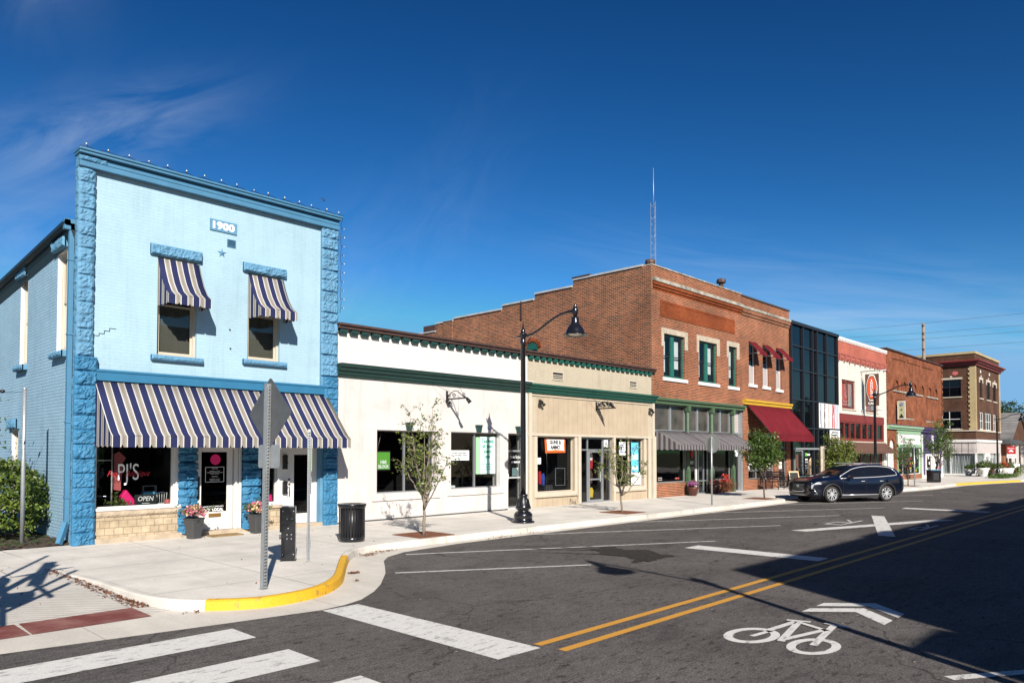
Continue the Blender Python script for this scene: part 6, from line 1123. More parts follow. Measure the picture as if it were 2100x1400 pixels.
# ---------------------------------------------------------------- street lamps
def street_lamp(loc, label, rz=0):
    t_ = empty('street_lamp', (0, 0, 0), label, 'street lamp', 'street lamps along the kerbs')
    mb = MB(); mb.lathe([(.34, 0), (.34, .045), (.275, .06), (.275, .17), (.285, .19), (.27, .26), (.22, .315), (.165, .345), (.165, .37), (.225, .41), (.24, .45), (.215, .50), (.165, .62), (.125, .74), (.115, .76), (.135, .765), (.135, .84), (.09, .845)], n=24); o = mb.build('base', 'black_metal', t_)
    mb = MB()
    for i in range(12): a = i * math.pi / 6; mb.bar((.20 * math.cos(a), .20 * math.sin(a), .50), (.15 * math.cos(a), .15 * math.sin(a), .70), .035, .03)
    mb.build('base_flute', 'black_metal', o)
    mb = MB(); mb.lathe([(.085, .84), (.083, 2.5), (.068, 5.3), (.085, 5.32), (.085, 5.40), (.075, 5.42), (.075, 5.58), (.12, 5.60), (.12, 5.63), (.06, 5.66), (.075, 5.72), (.05, 5.76), (.03, 5.80), (.0, 5.98)], n=16); mb.build('pole', 'black_metal', t_)
    mb = MB(); mb.tube([(0, .28, 5.56), (0, .1, 5.555), (0, -.1, 5.55), (0, -.35, 5.58), (0, -.65, 5.68), (0, -.95, 5.83), (0, -1.25, 5.96), (0, -1.5, 6.03), (0, -1.75, 6.06), (0, -1.92, 6.06)], [.012, .04, .045, .035, .033, .033, .033, .033, .038, .05], 10); mb.lathe([(.05, 5.90), (.07, 5.94), (.085, 6.0), (.085, 6.1), (.06, 6.15), (.035, 6.19), (.045, 6.22), (.0, 6.27)], (0, -2.0, 0), 12); mb.tube([(0, -.02, 5.18), (0, -.22, 5.38), (0, -.35, 5.57)], .014, 6); mb.build('arm', 'black_metal', t_)
    mb = MB(); mb.lathe([(.05, 5.90), (.105, 5.86), (.11, 5.80), (.115, 5.70), (.14, 5.66), (.20, 5.60), (.245, 5.52), (.265, 5.45), (.28, 5.42), (.36, 5.375), (.36, 5.36), (.27, 5.40), (.25, 5.42), (.2, 5.52)], (0, -2.0, 0), 28); sh = mb.build('lamp_shade', 'black_metal', t_, fix=True)
    mb = MB(); mb.lathe([(.0, 5.36), (.12, 5.37), (.19, 5.39), (.21, 5.42), (.0, 5.43)], (0, -2.0, 0), 20); mb.build('lamp_lens', 'lamp_glass', sh)
    return place(t_, loc, rz)
street_lamp((15.98, 14.88, .15), 'black street lamp on the sidewalk between the white shop and the cream shop'); L0 = bpy.context.scene.objects['street_lamp']
for loc, lb in (((47.03, 14.76, .13), 'black street lamp rising behind the parked navy car'), ((83.9, 15.2, -.16), 'black street lamp among the far planters by the corner building'), ((6.6, -1.85, .12), 'black street lamp across the street behind the camera, throwing its long shadow over the lanes')):
    c_ = copy_tree(L0); c_.location = loc; c_['label'] = lb
L0c = [o for o in bpy.data.objects if o.name.startswith('street_lamp') and o.location.y < 0][0]; L0c.rotation_euler = (0, 0, math.pi)
# ---------------------------------------------------------------- trees
def foliage(mb, pts, n, size, spread, seed, flat=.5, m=0, asp=.5):
    r = random.Random(seed)
    for c in pts:
        for k in range(n):
            p = Vector((c[0] + r.gauss(0, spread), c[1] + r.gauss(0, spread), c[2] + r.gauss(0, spread * .7)))
            nn = Vector((r.gauss(0, 1), r.gauss(0, 1), r.gauss(0, 1) + flat)).normalized(); u = nn.orthogonal().normalized(); u = Matrix.Rotation(r.uniform(0, 6.28), 3, nn) @ u; v = nn.cross(u); s = size * r.uniform(.6, 1.35)
            mb.add([p - u * s, p - v * s * asp + u * s * .1, p + u * s, p + v * s * asp + u * s * .1], [(0, 1, 2, 3)], m)
def sapling(name, loc, label, H, width, z0, leaf, bark, seed, nb=9, nl=7, lsize=.035, spread=.09, sub=4, tr=.035, up=.75, group='young street trees in iron grates', cat='tree', dense=1.0, lshape=.5):
    r = random.Random(seed); t_ = empty(name, (0, 0, 0), label, cat, group); tk = MB(); tips = []
    pts = [(0, 0, 0)]; x = y = 0
    for i in range(1, 7): x += r.gauss(0, .012); y += r.gauss(0, .012); pts.append((x, y, z0 * i / 6))
    tk.tube(pts, [tr * (1 - .25 * i / 6) for i in range(7)], 8); top = Vector(pts[-1])
    for b in range(nb):
        a = 2.4 * b + r.uniform(-.4, .4); hf = (b + .5) / nb; rr = width / 2 * r.uniform(.55, 1.0) * (1 - .55 * max(0, hf - .45) / .55); zt = z0 + (H - z0) * (.22 + .78 * hf) * r.uniform(.9, 1.0)
        st = Vector((pts[4 + b % 3][0], pts[4 + b % 3][1], pts[4 + b % 3][2])); en = Vector((rr * math.cos(a), rr * math.sin(a), zt)); P_ = []
        for i in range(8):
            f = i / 7; q = st.lerp(en, f); q.z = st.z + (en.z - st.z) * (f ** (1 / (1 + up)) if False else f) ; q.x = st.x + (en.x - st.x) * f ** up; q.y = st.y + (en.y - st.y) * f ** up; q += Vector((r.gauss(0, .02), r.gauss(0, .02), 0)) * (i > 0); P_.append(q)
        tk.tube(P_, [tr * .55 * (1 - .85 * i / 7) + .002 for i in range(8)], 5)
        for i in range(3, 8):
            tips.append(P_[i])
            for s_ in range(sub if i > 3 else 1):
                aa = r.uniform(0, 6.28); ln = r.uniform(.12, .32) * width / 1.6; e2 = P_[i] + Vector((math.cos(aa) * ln, math.sin(aa) * ln, r.uniform(.0, .22))); tk.tube([P_[i], P_[i].lerp(e2, .5) + Vector((0, 0, .02)), e2], [.006, .004, .002], 4); tips += [e2, P_[i].lerp(e2, .6)]
    tk.build('trunk', bark, t_); cr = MB(); tips = [tp for tp in tips if r.random() < dense]; foliage(cr, tips, nl, lsize, spread, seed + 1, asp=lshape); cr.build('crown', leaf, t_, fix=False); return place(t_, loc, r.uniform(0, 6))
def grate(x, y, s, label, z=.155, rot=0):
    t_ = empty('tree_grate', (x, y, z), label, 'tree grate', 'rusty tree grates'); mb = MB(); n = 12; mb.wall(x - s / 2, x + s / 2, y - s / 2, y + s / 2, z, z + .012) if False else None
    def sq(a, b, c_, d_, zz=z + .012): mb.box(a, b, c_, d_, z, zz)
    sq(x - s / 2, x - s / 2 + .04, y - s / 2, y + s / 2); sq(x + s / 2 - .04, x + s / 2, y - s / 2, y + s / 2); sq(x - s / 2 + .04, x + s / 2 - .04, y - s / 2, y - s / 2 + .04); sq(x - s / 2 + .04, x + s / 2 - .04, y + s / 2 - .04, y + s / 2)
    for i in range(n):
        a = x - s / 2 + .06 + (s - .12) * i / n; w_ = (s - .12) / n * .62
        if abs(a + w_ / 2 - x) < .14: sq(a, a + w_, y - s / 2 + .04, y - .14); sq(a, a + w_, y + .14, y + s / 2 - .04)
        else: sq(a, a + w_, y - s / 2 + .04, y + s / 2 - .04)
    mb.build('grate', 'rust', t_); mb = MB(); mb.box(x - s / 2 + .01, x + s / 2 - .01, y - s / 2 + .01, y + s / 2 - .01, z - .0045, z + .003); mb.build('soil', 'rust', t_); return t_
sapling('street_tree', (11.80, 14.42, .15), 'thin young tree with sparse lime leaves in front of the white shop', 3.35, 1.5, .95, 'leaf_lime', 'bark', 21, nb=12, nl=4, lsize=.040, spread=.055, sub=4, tr=.042, up=.8, dense=.8)
sapling('street_tree', (21.05, 14.9, .15), 'small forked young tree in front of the cream shop', 2.55, 1.75, .85, 'leaf_lime', 'bark', 33, nb=9, nl=5, lsize=.042, spread=.06, sub=3, tr=.04, up=.7, dense=.75)
sapling('street_tree', (32.2, 14.9, .15), 'leafy round headed young tree before the maroon awning and the bench', 3.05, 1.75, 1.25, 'leaf_green', 'bark_brown', 45, nb=12, nl=10, lsize=.062, spread=.13, sub=4, tr=.038, up=.65)
sapling('street_tree', (44.6, 16.0, .15), 'bushy lime green young tree behind the windscreen of the parked car', 3.15, 2.1, .7, 'leaf_lime', 'bark', 57, nb=12, nl=16, lsize=.06, spread=.16, sub=4)
sapling('street_tree', (50.7, 14.0, .12), 'wispy young tree right of the parked car, before the green storefront', 3.1, 1.9, 1.3, 'leaf_green', 'bark_brown', 61, nb=7, nl=5, lsize=.05, spread=.13, sub=3)
sapling('street_tree', (64.9, 15.6, -.01), 'taller leaning young tree between the purple storefront and the corner building', 4.9, 2.1, 1.6, 'leaf_green', 'bark_brown', 73, nb=10, nl=8, lsize=.075, spread=.16, sub=3, tr=.05)
grate(11.85, 14.48, 1.12, 'rusty square grate around the thin tree at the white shop'); grate(21.0, 14.85, 1.15, 'rusty square grate around the forked tree at the cream shop'); grate(31.4, 14.75, 1.1, 'rusty square grate beside the round headed tree'); grate(50.6, 14.0, 1.1, 'rusty square grate by the tree right of the parked car', .115)
sapling('tree', (2.75, 20.2, .2), 'small tree at the left edge whose twigs shade the blue side wall', 4.6, 2.9, 1.6, 'leaf_green', 'bark_brown', 81, nb=9, nl=5, lsize=.05, spread=.12, sub=4, group=None)
# big bush against the blue side wall
Bu = empty('shrub', (4.1, 21.3, .2), 'rounded leafy green shrub against the blue side wall', 'shrub'); mb = MB(); r = random.Random(5); pts = []
for i in range(640):
    a = r.uniform(0, 6.283); e = math.acos(r.uniform(-.75, 1)); k = r.uniform(.72, 1.0); bump_ = 1 + .13 * noise.noise(Vector((math.cos(a) * 2, math.sin(a) * 2, e * 2)))
    pts.append((4.15 + 1.0 * k * bump_ * math.sin(e) * math.cos(a), 20.9 + 1.2 * k * bump_ * math.sin(e) * math.sin(a), 1.10 + .98 * k * bump_ * math.cos(e)))
pts = [p_ for p_ in pts if p_[0] < 4.98 and p_[2] > .25]; foliage(mb, pts, 15, .06, .07, 6, flat=.6, asp=.42); mb.v = [(min(v[0], 5.03), v[1], v[2]) for v in mb.v]; mb.build('foliage', 'leaf_bush', Bu, fix=False)
mb = MB(); [mb.tube([(4.05 + r.gauss(0, .1), 21.3 + r.gauss(0, .12), .15), (4.0 + r.gauss(0, .3), 21.3 + r.gauss(0, .35), .8), (4.0 + r.gauss(0, .5), 21.3 + r.gauss(0, .55), 1.4)], [.02, .014, .005], 5) for _ in range(14)]; mb.build('stem', 'bark_brown', Bu)
# background trees
def big_tree(x, y, zg, H, W_, label, seed, leaf='leaf_dark', n=380, ls=.45):
    r = random.Random(seed); t_ = empty('tree', (x, y, zg), label, 'tree', 'large trees beyond the street'); mb = MB(); mb.tube([(x, y, zg), (x + .1, y, zg + H * .4), (x, y + .2, zg + H * .75)], [.35, .25, .1], 8)
    lobes = [(r.gauss(0, W_ * .22), r.gauss(0, W_ * .22), H * r.uniform(.38, .85), W_ * r.uniform(.18, .3)) for _ in range(11)]
    for lb in lobes: mb.tube([(x, y, zg + H * .35), (x + lb[0], y + lb[1], zg + lb[2])], [.12, .04], 5)
    mb.build('trunk', 'bark_brown', t_); pts = []
    for lb in lobes:
        for k in range(n // 11):
            a = r.uniform(0, 6.28); e = math.acos(r.uniform(-1, 1)); q = lb[3] * r.uniform(.7, 1.05); pts.append((x + lb[0] + q * math.sin(e) * math.cos(a), y + lb[1] + q * math.sin(e) * math.sin(a), zg + lb[2] + q * .8 * math.cos(e)))
    mb = MB(); foliage(mb, pts, 16, ls * .38, ls * .7, seed + 2, asp=.6); mb.build('crown', leaf, t_, fix=False); return t_
bt0 = big_tree(160, 28, -1, 12.6, 10, 'dark round tree rising above the grey house roof at the far right', 91, n=520)
for x, y, z, s, lb in ((172, 22, -1, .98, 'second dark tree right of the round one beyond the grey roofs'), (118, 16.0, -.8, .42, 'bushy tree before the far house, right of the red sign'), (113, 13.4, -.8, .48, 'dark tree at the right frame edge behind the planters'), (124, -13, -.6, .95, 'large tree far across the street, mirrored in the black glass front'), (135, -16, -.6, .8, 'smaller tree far across the street beside the larger one')):
    c_ = copy_tree(bt0); c_.location = (x, y, z); c_.scale = (s, s, s); c_.rotation_euler = (0, 0, x); c_['label'] = lb
# ---------------------------------------------------------------- sign posts (perforated channel)
def post(mb, x, y, z0, z1, w_=.055):
    mb.box(x - w_ / 2, x - w_ / 2 + .006, y - w_ / 2, y + w_ / 2, z0, z1); mb.box(x + w_ / 2 - .006, x + w_ / 2, y - w_ / 2, y + w_ / 2, z0, z1); mb.box(x - w_ / 2, x + w_ / 2, y + w_ / 2 - .006, y + w_ / 2, z0, z1)
    z = z0 + .03
    while z < z1 - .03: mb.box(x - .018, x + .018, y - w_ / 2, y - w_ / 2 + .006, z - .013, z + .013); z += .05
T = empty('sign_post', (0, 0, 0), 'perforated steel post seen from behind, carrying a diamond sign above a small plate', 'sign post')
mb = MB(); post(mb, 0, 0, 0, 3.16, .075); mb.box(-.06, .06, -.06, .06, 0, .004); mb.build('post', 'galv', T)
def diamond(h, rr=.06):
    o_ = []
    for k, a in enumerate((0, 90, 180, 270)):
        for d in (-30, 0, 30): o_.append((math.cos(R(a)) * (h - rr * 1.3) + rr * math.cos(R(a + d)), math.sin(R(a)) * (h - rr * 1.3) + rr * math.sin(R(a + d))))
    return o_
mb = MB(); mb.prism(diamond(.56), lambda a, b, d: (d, a, b + 2.70), .045, .052); o = mb.build('diamond_sign', 'galv_dark', T); mb = MB(); [mb.lathe([(.014, 0), (.014, .012)], (0, 0, 0), 6) for _ in ()]; [mb.box(.03, .045, -.012, .012, z - .012, z + .012) for z in (3.0, 2.4)]; mb.build('bolt', 'chrome', T)
mb = MB(); mb.prism([(-.25, -.18), (-.28, -.15), (-.28, .15), (-.25, .18), (.25, .18), (.28, .15), (.28, -.15), (.25, -.18)], lambda a, b, d: (d, a, b + 2.03), .045, .050); mb.build('sign_plate', 'galv', T)
place(T, (5.5, 10.56, .15), R(5)); T.rotation_euler = (R(-.3), R(.9), R(6))
T = empty('sign_post', (0, 0, 0), 'perforated steel post with two narrow signs seen edge on, beside the black box', 'sign post'); mb = MB(); post(mb, 0, 0, 0, 2.53, .055); mb.box(-.05, .05, -.05, .05, 0, .004); mb.build('post', 'galv', T)
mb = MB(); mb.box(.03, .036, -.16, .16, 1.72, 2.2); o = mb.build('sign_plate', 'sign_green', T); mb = MB(); mb.box(.037, .04, -.15, .15, 1.74, 2.18); mb.build('sign_face', 'sign_white', o); mb = MB(); mb.box(.03, .036, -.16, .16, 1.30, 1.62); mb.build('sign_plate', 'galv', T); place(T, (7.42, 12.51, .15), R(-26))
T = empty('equipment_post', (0, 0, 0), 'squat black steel box post with bolt heads on the corner sidewalk', 'post'); mb = MB(); mb.box(-.13, .13, -.09, .09, 0, 1.04); mb.box(-.15, .15, -.11, .11, 0, .02); mb.box(-.16, -.13, -.08, .05, .55, 1.02); mb.build('housing', 'black_metal', T, bevel=.006); mb = MB()
for z, xs in ((.12, (-.1, .1)), (.42, (-.02, .06)), (.5, (-.02, .06)), (.62, (0,)), (.8, (-.02, .07)), (.95, (-.1, .1))):
    for x in xs: mb.box(x - .007, x + .007, -.098, -.09, z, z + .014)
mb.build('bolt', 'chrome', T); mb = MB(); mb.box(-.11, .11, -.1, .08, 1.04, 1.05); mb.build('top_plate', 'galv', T); mb = MB(); mb.box(-.17, -.13, -.05, .0, .42, .5); mb.build('padlock', 'galv_dark', T); place(T, (7.27, 12.98, .15), R(-36))
# litter bin
def bin_(loc, label, r=.30, h=.88):
    T = empty('litter_bin', (0, 0, 0), label, 'litter bin', 'black litter bins'); mb = MB(); mb.lathe([(r, 0), (r, .1), (r - .02, .11), (r - .02, .10), (r - .03, .09)], n=28); mb.lathe([(r + .01, h - .10), (r + .02, h - .08), (r + .04, h - .01), (r + .03, h), (r - .02, h), (r - .10, h - .05)], n=28); mb.build('rim', 'black_metal', T)
    mb = MB(); n = 28
    for i in range(n): a = 2 * math.pi * i / n; c_, s_ = math.cos(a), math.sin(a); mb.bar((c_ * r, s_ * r, .08), (c_ * r, s_ * r, h - .08), .035, .008, up=(c_, s_, 0))
    mb.build('slats', 'black_metal', T); mb = MB(); mb.lathe([(r - .06, .05), (r - .05, h - .1)], n=20); mb.build('liner', 'black_satin', T); return place(T, loc)
bin_((9.88, 14.72, .15), 'round black slatted litter bin at the right end of the blue shop'); 
T = empty('litter_bin', (0, 0, 0), 'square black litter bin with blue lid before the purple storefront', 'litter bin', 'black litter bins'); mb = MB(); mb.box(-.36, .36, -.3, .3, .04, .86); mb.box(-.34, .34, -.28, .28, 0, .04); mb.build('body', 'black_metal', T, bevel=.02); mb = MB(); mb.box(-.38, .38, -.32, .32, .86, .92); mb.build('lid', 'blue_trim', T, bevel=.02); mb = MB(); mb.box(-.2, .2, -.305, -.30, .2, .7); mb.build('panel', 'black_satin', T); place(T, (59.4, 14.7, .035), R(-45))
# round sign back
T = empty('sign_post', (0, 0, 0), 'steel pole with a round sign seen from behind, before the striped awning', 'sign post'); mb = MB(); mb.tube([(0, 0, 0), (0, 0, 2.72)], .032, 10); mb.build('pole', 'galv', T); mb = MB(); mb.prism([(.38 * math.cos(i * math.pi / 18), .38 * math.sin(i * math.pi / 18) + 2.43) for i in range(36)], lambda a, b, d: (d, a, b), .04, .046); mb.build('round_sign', 'galv', T); mb = MB(); [mb.box(.02, .04, -.03, .03, z, z + .03) for z in (2.2, 2.62)]; mb.build('clamp', 'chrome', T); place(T, (26.38, 14.37, .15), R(-14))
T = empty('post', (0, 0, 0), 'thick pale wooden post behind the bonnet of the parked car', 'post'); mb = MB(); mb.box(-.11, .11, -.05, .05, 0, 2.42); mb.box(-.10, .02, -.052, -.05, .5, 2.38); mb.build('post', 'stone_trim', T, bevel=.008); mb = MB(); mb.box(.02, .11, -.056, -.05, 0, 2.3); mb.build('panel', 'bark', T); place(T, (43.3, 16.5, .15), R(-45))
T = empty('sign_post', (0, 0, 0), 'slim steel post right of the parked car', 'sign post'); mb = MB(); mb.tube([(0, 0, 0), (0, 0, 2.45)], .035, 8); mb.build('post', 'galv', T); mb = MB(); mb.box(-.004, .004, -.15, .15, 1.9, 2.35); mb.build('sign_plate', 'galv_dark', T); place(T, (49.5, 13.3, .12), R(-30))
T = empty('flag_pole', (0, 0, 0), 'plain grey pole in front of the shrub at the blue side wall', 'pole'); mb = MB(); mb.tube([(0, 0, 0), (0, 0, 1.9), (.0, 0, 1.95), (0, 0, 3.45)], [.045, .045, .04, .04], 10); mb.lathe([(.042, 3.44), (.045, 3.48), (0, 3.50)], n=10); mb.build('pole', 'galv', T); mb = MB(); mb.tube([(0, 0, 3.4), (-.35, 0, 3.36), (-1.4, .0, 3.42)], .006, 4); mb.lathe([(.0, -.02), (.05, .0), (.05, .05), (0, .07)], (-.42, 0, 3.36), 8); mb.build('wire', 'black_satin', T); place(T, (4.26, 19.3, .2))
# ---------------------------------------------------------------- planters and flowers
def planter(loc, label, kind, cols, seed, group='flower pots by the shop doors', rz=0, s=1.0):
    T = empty('flower_pot', (0, 0, 0), label, 'flower pot', group); mb = MB()
    if kind == 'square':
        a, b, h = .115, .175, .50; mb.add([(-a, -a, 0), (a, -a, 0), (a, a, 0), (-a, a, 0), (-b, -b, h), (b, -b, h), (b, b, h), (-b, b, h)], [(0, 3, 2, 1), (0, 1, 5, 4), (1, 2, 6, 5), (2, 3, 7, 6), (3, 0, 4, 7), (4, 5, 6, 7)]); mb.wall(-b - .01, b + .01, -b - .01, b + .01, 0, 0) if False else None; mb.box(-b - .012, b + .012, -b - .012, b + .012, h - .035, h); mb.build('pot', 'pot_grey', T, bevel=.012)
    else:
        h = .42; mb.lathe([(.14, 0), (.17, .03), (.25, .32), (.28, .36), (.285, .42), (.25, .42), (.22, .38)], n=18); mb.build('pot', 'pot_brown' if kind == 'round' else 'white_paint', T)
    r = random.Random(seed); pts = [(r.gauss(0, .13), r.gauss(0, .13), h + .1 + abs(r.gauss(0, .09))) for _ in range(60)]; mb = MB(); foliage(mb, pts, 8, .035, .04, seed, m=0); mb.build('leaves', 'leaf_green', T, fix=False)
    for ci, cn in enumerate(cols):
        pts = []
        for _ in range(70):
            a = r.uniform(0, 6.28); e = math.acos(r.uniform(0, 1)); pts.append((.24 * math.sin(e) * math.cos(a), .24 * math.sin(e) * math.sin(a), h + .06 + .24 * math.cos(e)))
        mb = MB(); foliage(mb, pts, 4, .026, .018, seed + ci, flat=0, asp=.8); mb.build('flowers', cn, T, fix=False)
    T.scale = (s, s, s); return place(T, loc, rz)
planter((7.50, 17.9, .15), 'tall grey pot of pink and cream flowers at the left blue column', 'square', ['petal_pink', 'petal_cream', 'petal_pink'], 3, rz=.3)
planter((9.12, 17.9, .15), 'tall grey pot of mixed flowers partly behind the diamond sign post', 'square', ['petal_pink', 'petal_cream'], 8, rz=.2)
planter((31.27, 18.02, .15), 'round brown pot of purple flowers by the glass shop door', 'round', ['petal_purple', 'petal_purple', 'petal_pink'], 12)
planter((33.4, 18.05, .15), 'round brown pot of red flowers behind the round sign pole', 'round', ['petal_red', 'petal_pink'], 14)
T = empty('plant', (35.2, 18.25, .15), 'dry purple brown ornamental plant before the low brick wall', 'plant'); mb = MB(); r = random.Random(4); foliage(mb, [(35.2 + r.gauss(0, .3), 18.2 + r.gauss(0, .1), .2 + abs(r.gauss(.3, .25))) for _ in range(90)], 9, .05, .06, 3, asp=.25); mb.build('foliage', 'dead_leaf', T, fix=False); mb = MB(); foliage(mb, [(34.9 + r.gauss(0, .18), 18.2, .75 + abs(r.gauss(.1, .15))) for _ in range(14)], 9, .05, .05, 3, asp=.7); mb.build('flowers', 'petal_red', T, fix=False)
for i, (x, y, z, s, kind, lb) in enumerate(((85.5, 18.0, -.18, 1.5, 'white', 'white pot with low leaves at the draped window'), (83.2, 16.3, -.16, 2.0, 'white', 'wide white urn before the corner pillar of the dark building'), (84.6, 16.1, -.16, 1.9, 'round', 'brown pot right of the wide white urn'), (85.5, 15.6, -.16, 1.7, 'white', 'white pot behind the far street lamp'), (88, 15.4, -.2, 1.9, 'white', 'white pot with red flowers right of the far street lamp'), (91.5, 15.6, -.22, 1.8, 'white', 'white pot near the blank display board'))):
    planter((x, y, z), lb, kind, ['petal_red'] if i == 4 else ['leaf_lime'], 30 + i, 'pots on the far corner', s=s)
def palm(x, y, z, label, s=1.0, seed=1, leaf='leaf_dark'):
    T = empty('plant', (0, 0, 0), label, 'plant', 'plants on the far corner'); r = random.Random(seed); mb = MB()
    for i in range(46):
        a = r.uniform(0, 6.28); ln = r.uniform(.7, 1.15); el_ = r.uniform(.15, 1.2); prev = Vector((0, 0, .55))
        for k in range(7):
            f = (k + 1) / 7; q = Vector((math.cos(a) * ln * f, math.sin(a) * ln * f, .55 + el_ * f - 1.0 * f * f * .75)); d = (q - prev).normalized(); sd = d.cross(Vector((0, 0, 1))).normalized()
            for sg in (-1, 1): e_ = q + sd * sg * .16 * (1 - f * .6) + Vector((0, 0, -.03)); mb.add([prev, q, e_], [(0, 1, 2)])
            prev = q
    mb.build('fronds', leaf, T, fix=False); mb = MB(); mb.lathe([(.12, 0), (.16, .3), (.1, .6)], n=10); mb.build('stem', 'bark_brown', T); T.scale = (s, s, s); return place(T, (x, y, z))
palm(84.0, 16.6, -.1, 'spreading dark palm plant before the corner pillar', 1.25, 1); palm(86.2, 15.9, -.1, 'dark palm plant just left of the far street lamp', 1.1, 2); palm(93, 15.2, -.2, 'low lime leafed plant right of the far street lamp', .9, 3, 'leaf_lime'); palm(97, 16.0, -.3, 'green plant left of the blank display board', 1.0, 4, 'leaf_green'); palm(101.5, 16.8, -.3, 'bushy green plant below the red and white sign', 1.3, 5, 'leaf_green')
r = random.Random(7); mb = MB(); foliage(mb, [(76 + r.uniform(0, 8) , 14.0 + r.uniform(-.5, .6), -.10 + abs(r.gauss(0, .08))) for _ in range(260)], 8, .12, .12, 7, asp=.25); tag(mb.build('grass', 'leaf_green', fix=False), 'strip of rough green grass behind the yellow kerb on the far corner', 'grass', kind='stuff')
T = empty('hydrant', (82.5, 17.2, -.15), 'red and white waste drum behind the far planters', 'drum'); mb = MB(); mb.lathe([(.3, 0), (.32, .4), (.3, .8)], (92, 16.4, -.25), 14); mb.build('body', 'sign_white', T); mb = MB(); mb.lathe([(.33, .8), (.3, .95), (.1, 1.02)], (92, 16.4, -.25), 14); mb.build('lid', 'sign_red', T); T.name = 'drum'; T.location = (92, 16.4, -.25)
for ch_ in T.children: ch_.location = (-9.5, .8, .1); ch_.location = (0, 0, 0); [setattr(v_, 'co', v_.co + Vector((82.5 - 92, 17.2 - 16.4, .10))) for v_ in ch_.data.vertices]
# ---------------------------------------------------------------- bench, sandwich board, door mat
T = empty('bench', (0, 0, 0), 'black iron park bench before the brick front, behind the round headed tree', 'bench')
def bench_side(x):
    mb = MB(); mb.tube([(x, -.28, 0), (x, -.24, .2), (x, -.25, .42), (x, -.27, .62), (x, -.2, .66), (x, .12, .64)], .024, 6); mb.tube([(x, .26, 0), (x, .2, .25), (x, .16, .45), (x, .24, .9)], .024, 6); mb.tube([(x, -.25, .4), (x, .18, .4)], .02, 6); mb.tube([(x, -.27, .05), (x, 0, .25), (x, .25, .05)], .014, 6); return mb
for x in (-.75, 0, .75): bench_side(x).build('leg', 'black_metal', T)
mb = MB(); [mb.box(-.78, .78, -.25 + k * .085, -.185 + k * .085, .415, .435) for k in range(5)]; mb.build('seat', 'black_metal', T); mb = MB(); [mb.bar((-.78, .175 + k * .02, .52 + k * .09), (.78, .175 + k * .02, .52 + k * .09), .012, .06, up=(0, 0, 1)) for k in range(5)]; mb.build('backrest', 'black_metal', T); place(T, (39.6, 17.7, .15), R(-28)); T.scale = (1.08, 1.08, 1.08)
T = empty('sandwich_board', (0, 0, 0), 'wooden framed chalkboard standing by the black glass building', 'sandwich board')
for s_ in (-1, 1):
    mb = MB(); P_ = lambda a, b, d: (a, s_ * (.28 - .26 * b / .98) + d * s_, b); mb.prism([(-.31, 0), (-.26, 0), (-.26, .9), (.26, .9), (.26, 0), (.31, 0), (.31, .98), (-.31, .98)], P_, 0, .03); o = mb.build('frame', 'wood_light', T); mb = MB(); mb.prism([(-.27, .06), (.27, .06), (.27, .92), (-.27, .92)], P_, .005, .02); mb.build('chalkboard', 'chalk', o)
place(T, (41.9, 17.65, .15), R(-35))
o2_ = MB(); 
mt = MB(); mt.box(7.92, 8.72, 17.78, 18.20, .152, .175); tag(mt.build('door_mat', 'mat_coir', bevel=.004), 'brown coir doormat on the sidewalk before the white boutique door', 'doormat')
# ---------------------------------------------------------------- things in the shop windows
T = empty('clothes_rail', (5.75, 19.2, .95), 'chrome rail with a salmon blouse inside the left boutique window', 'clothes rail'); mb = MB(); mb.tube([(5.95, 18.85, .9), (5.95, 18.85, 2.6)], .018, 6); mb.tube([(5.5, 18.85, 2.05), (5.95, 18.85, 2.05)], .014, 6); mb.tube([(5.5, 19.5, 1.2), (5.85, 18.9, 1.2)], .014, 6); mb.build('rail', 'chrome', T)
mb = MB(); mb.prism([(6.0, 1.35), (6.14, 1.32), (6.18, 2.0), (6.25, 2.1), (6.1, 2.25), (5.99, 2.2)], lambda a, b, d: (a, d, b), 18.82, 18.9); mb.build('blouse', 'salmon', T); mb = MB(); mb.prism([(6.1, 2.3), (6.45, 2.7), (6.3, 2.75), (6.15, 2.6)], lambda a, b, d: (a, d, b), 18.82, 18.88); mb.build('scarf', 'cloth_red', T)
def tg(mb, name, m, label, cat, **k): return tag(mb.build(name, m, **k), label, cat)
mb = MB(); mb.prism([(6.12, .97), (6.52, .97), (6.40, 1.15), (6.25, 1.35), (6.15, 1.2)], lambda a, b, d: (a, d, b), 18.75, 18.95); tg(mb, 'fabric_bag', 'hot_pink', 'hot pink cloth bag on the sill of the left boutique window', 'bag', bevel=.02)
mb = MB(); mb.box(6.42, 6.92, 18.70, 18.74, .96, 1.22); o = tg(mb, 'open_sign', 'chalk', 'small black OPEN board on the boutique window sill', 'sign'); text('OPEN', 6.67, 1.12, 18.695, 1, 'white_letter', o, width=.36, height=.11, shear=.2); rows(6.57, 6.77, .995, 1.02, 18.695, 1, 'white_letter', o, 16)
mb = MB(); mb.box(6.66, 6.98, 18.85, 19.0, 1.22, 1.27); o = tg(mb, 'tray', 'sky_dot', 'small blue tray above the OPEN board in the boutique window', 'tray'); mb = MB(); mb.frame(6.67, 6.97, 1.27, 1.42, .012, 18.86, 18.98); mb.build('tray_frame', 'galv', o)
T = empty('chair', (7.08, 18.9, .96), 'small white spindle chair inside the boutique window', 'chair'); mb = MB(); mb.tube([(6.96, 18.9, 1.22), (7.1, 18.86, 1.25), (7.26, 18.9, 1.22)], .018, 6); [mb.tube([(6.99 + k * .06, 18.88, 1.23), (7.01 + k * .05, 18.88, .98)], .008, 5) for k in range(5)]; mb.build('backrest', 'white_paint', T); mb = MB(); mb.box(6.98, 7.24, 18.85, 19.08, .96, .985); mb.build('seat', 'white_paint', T)
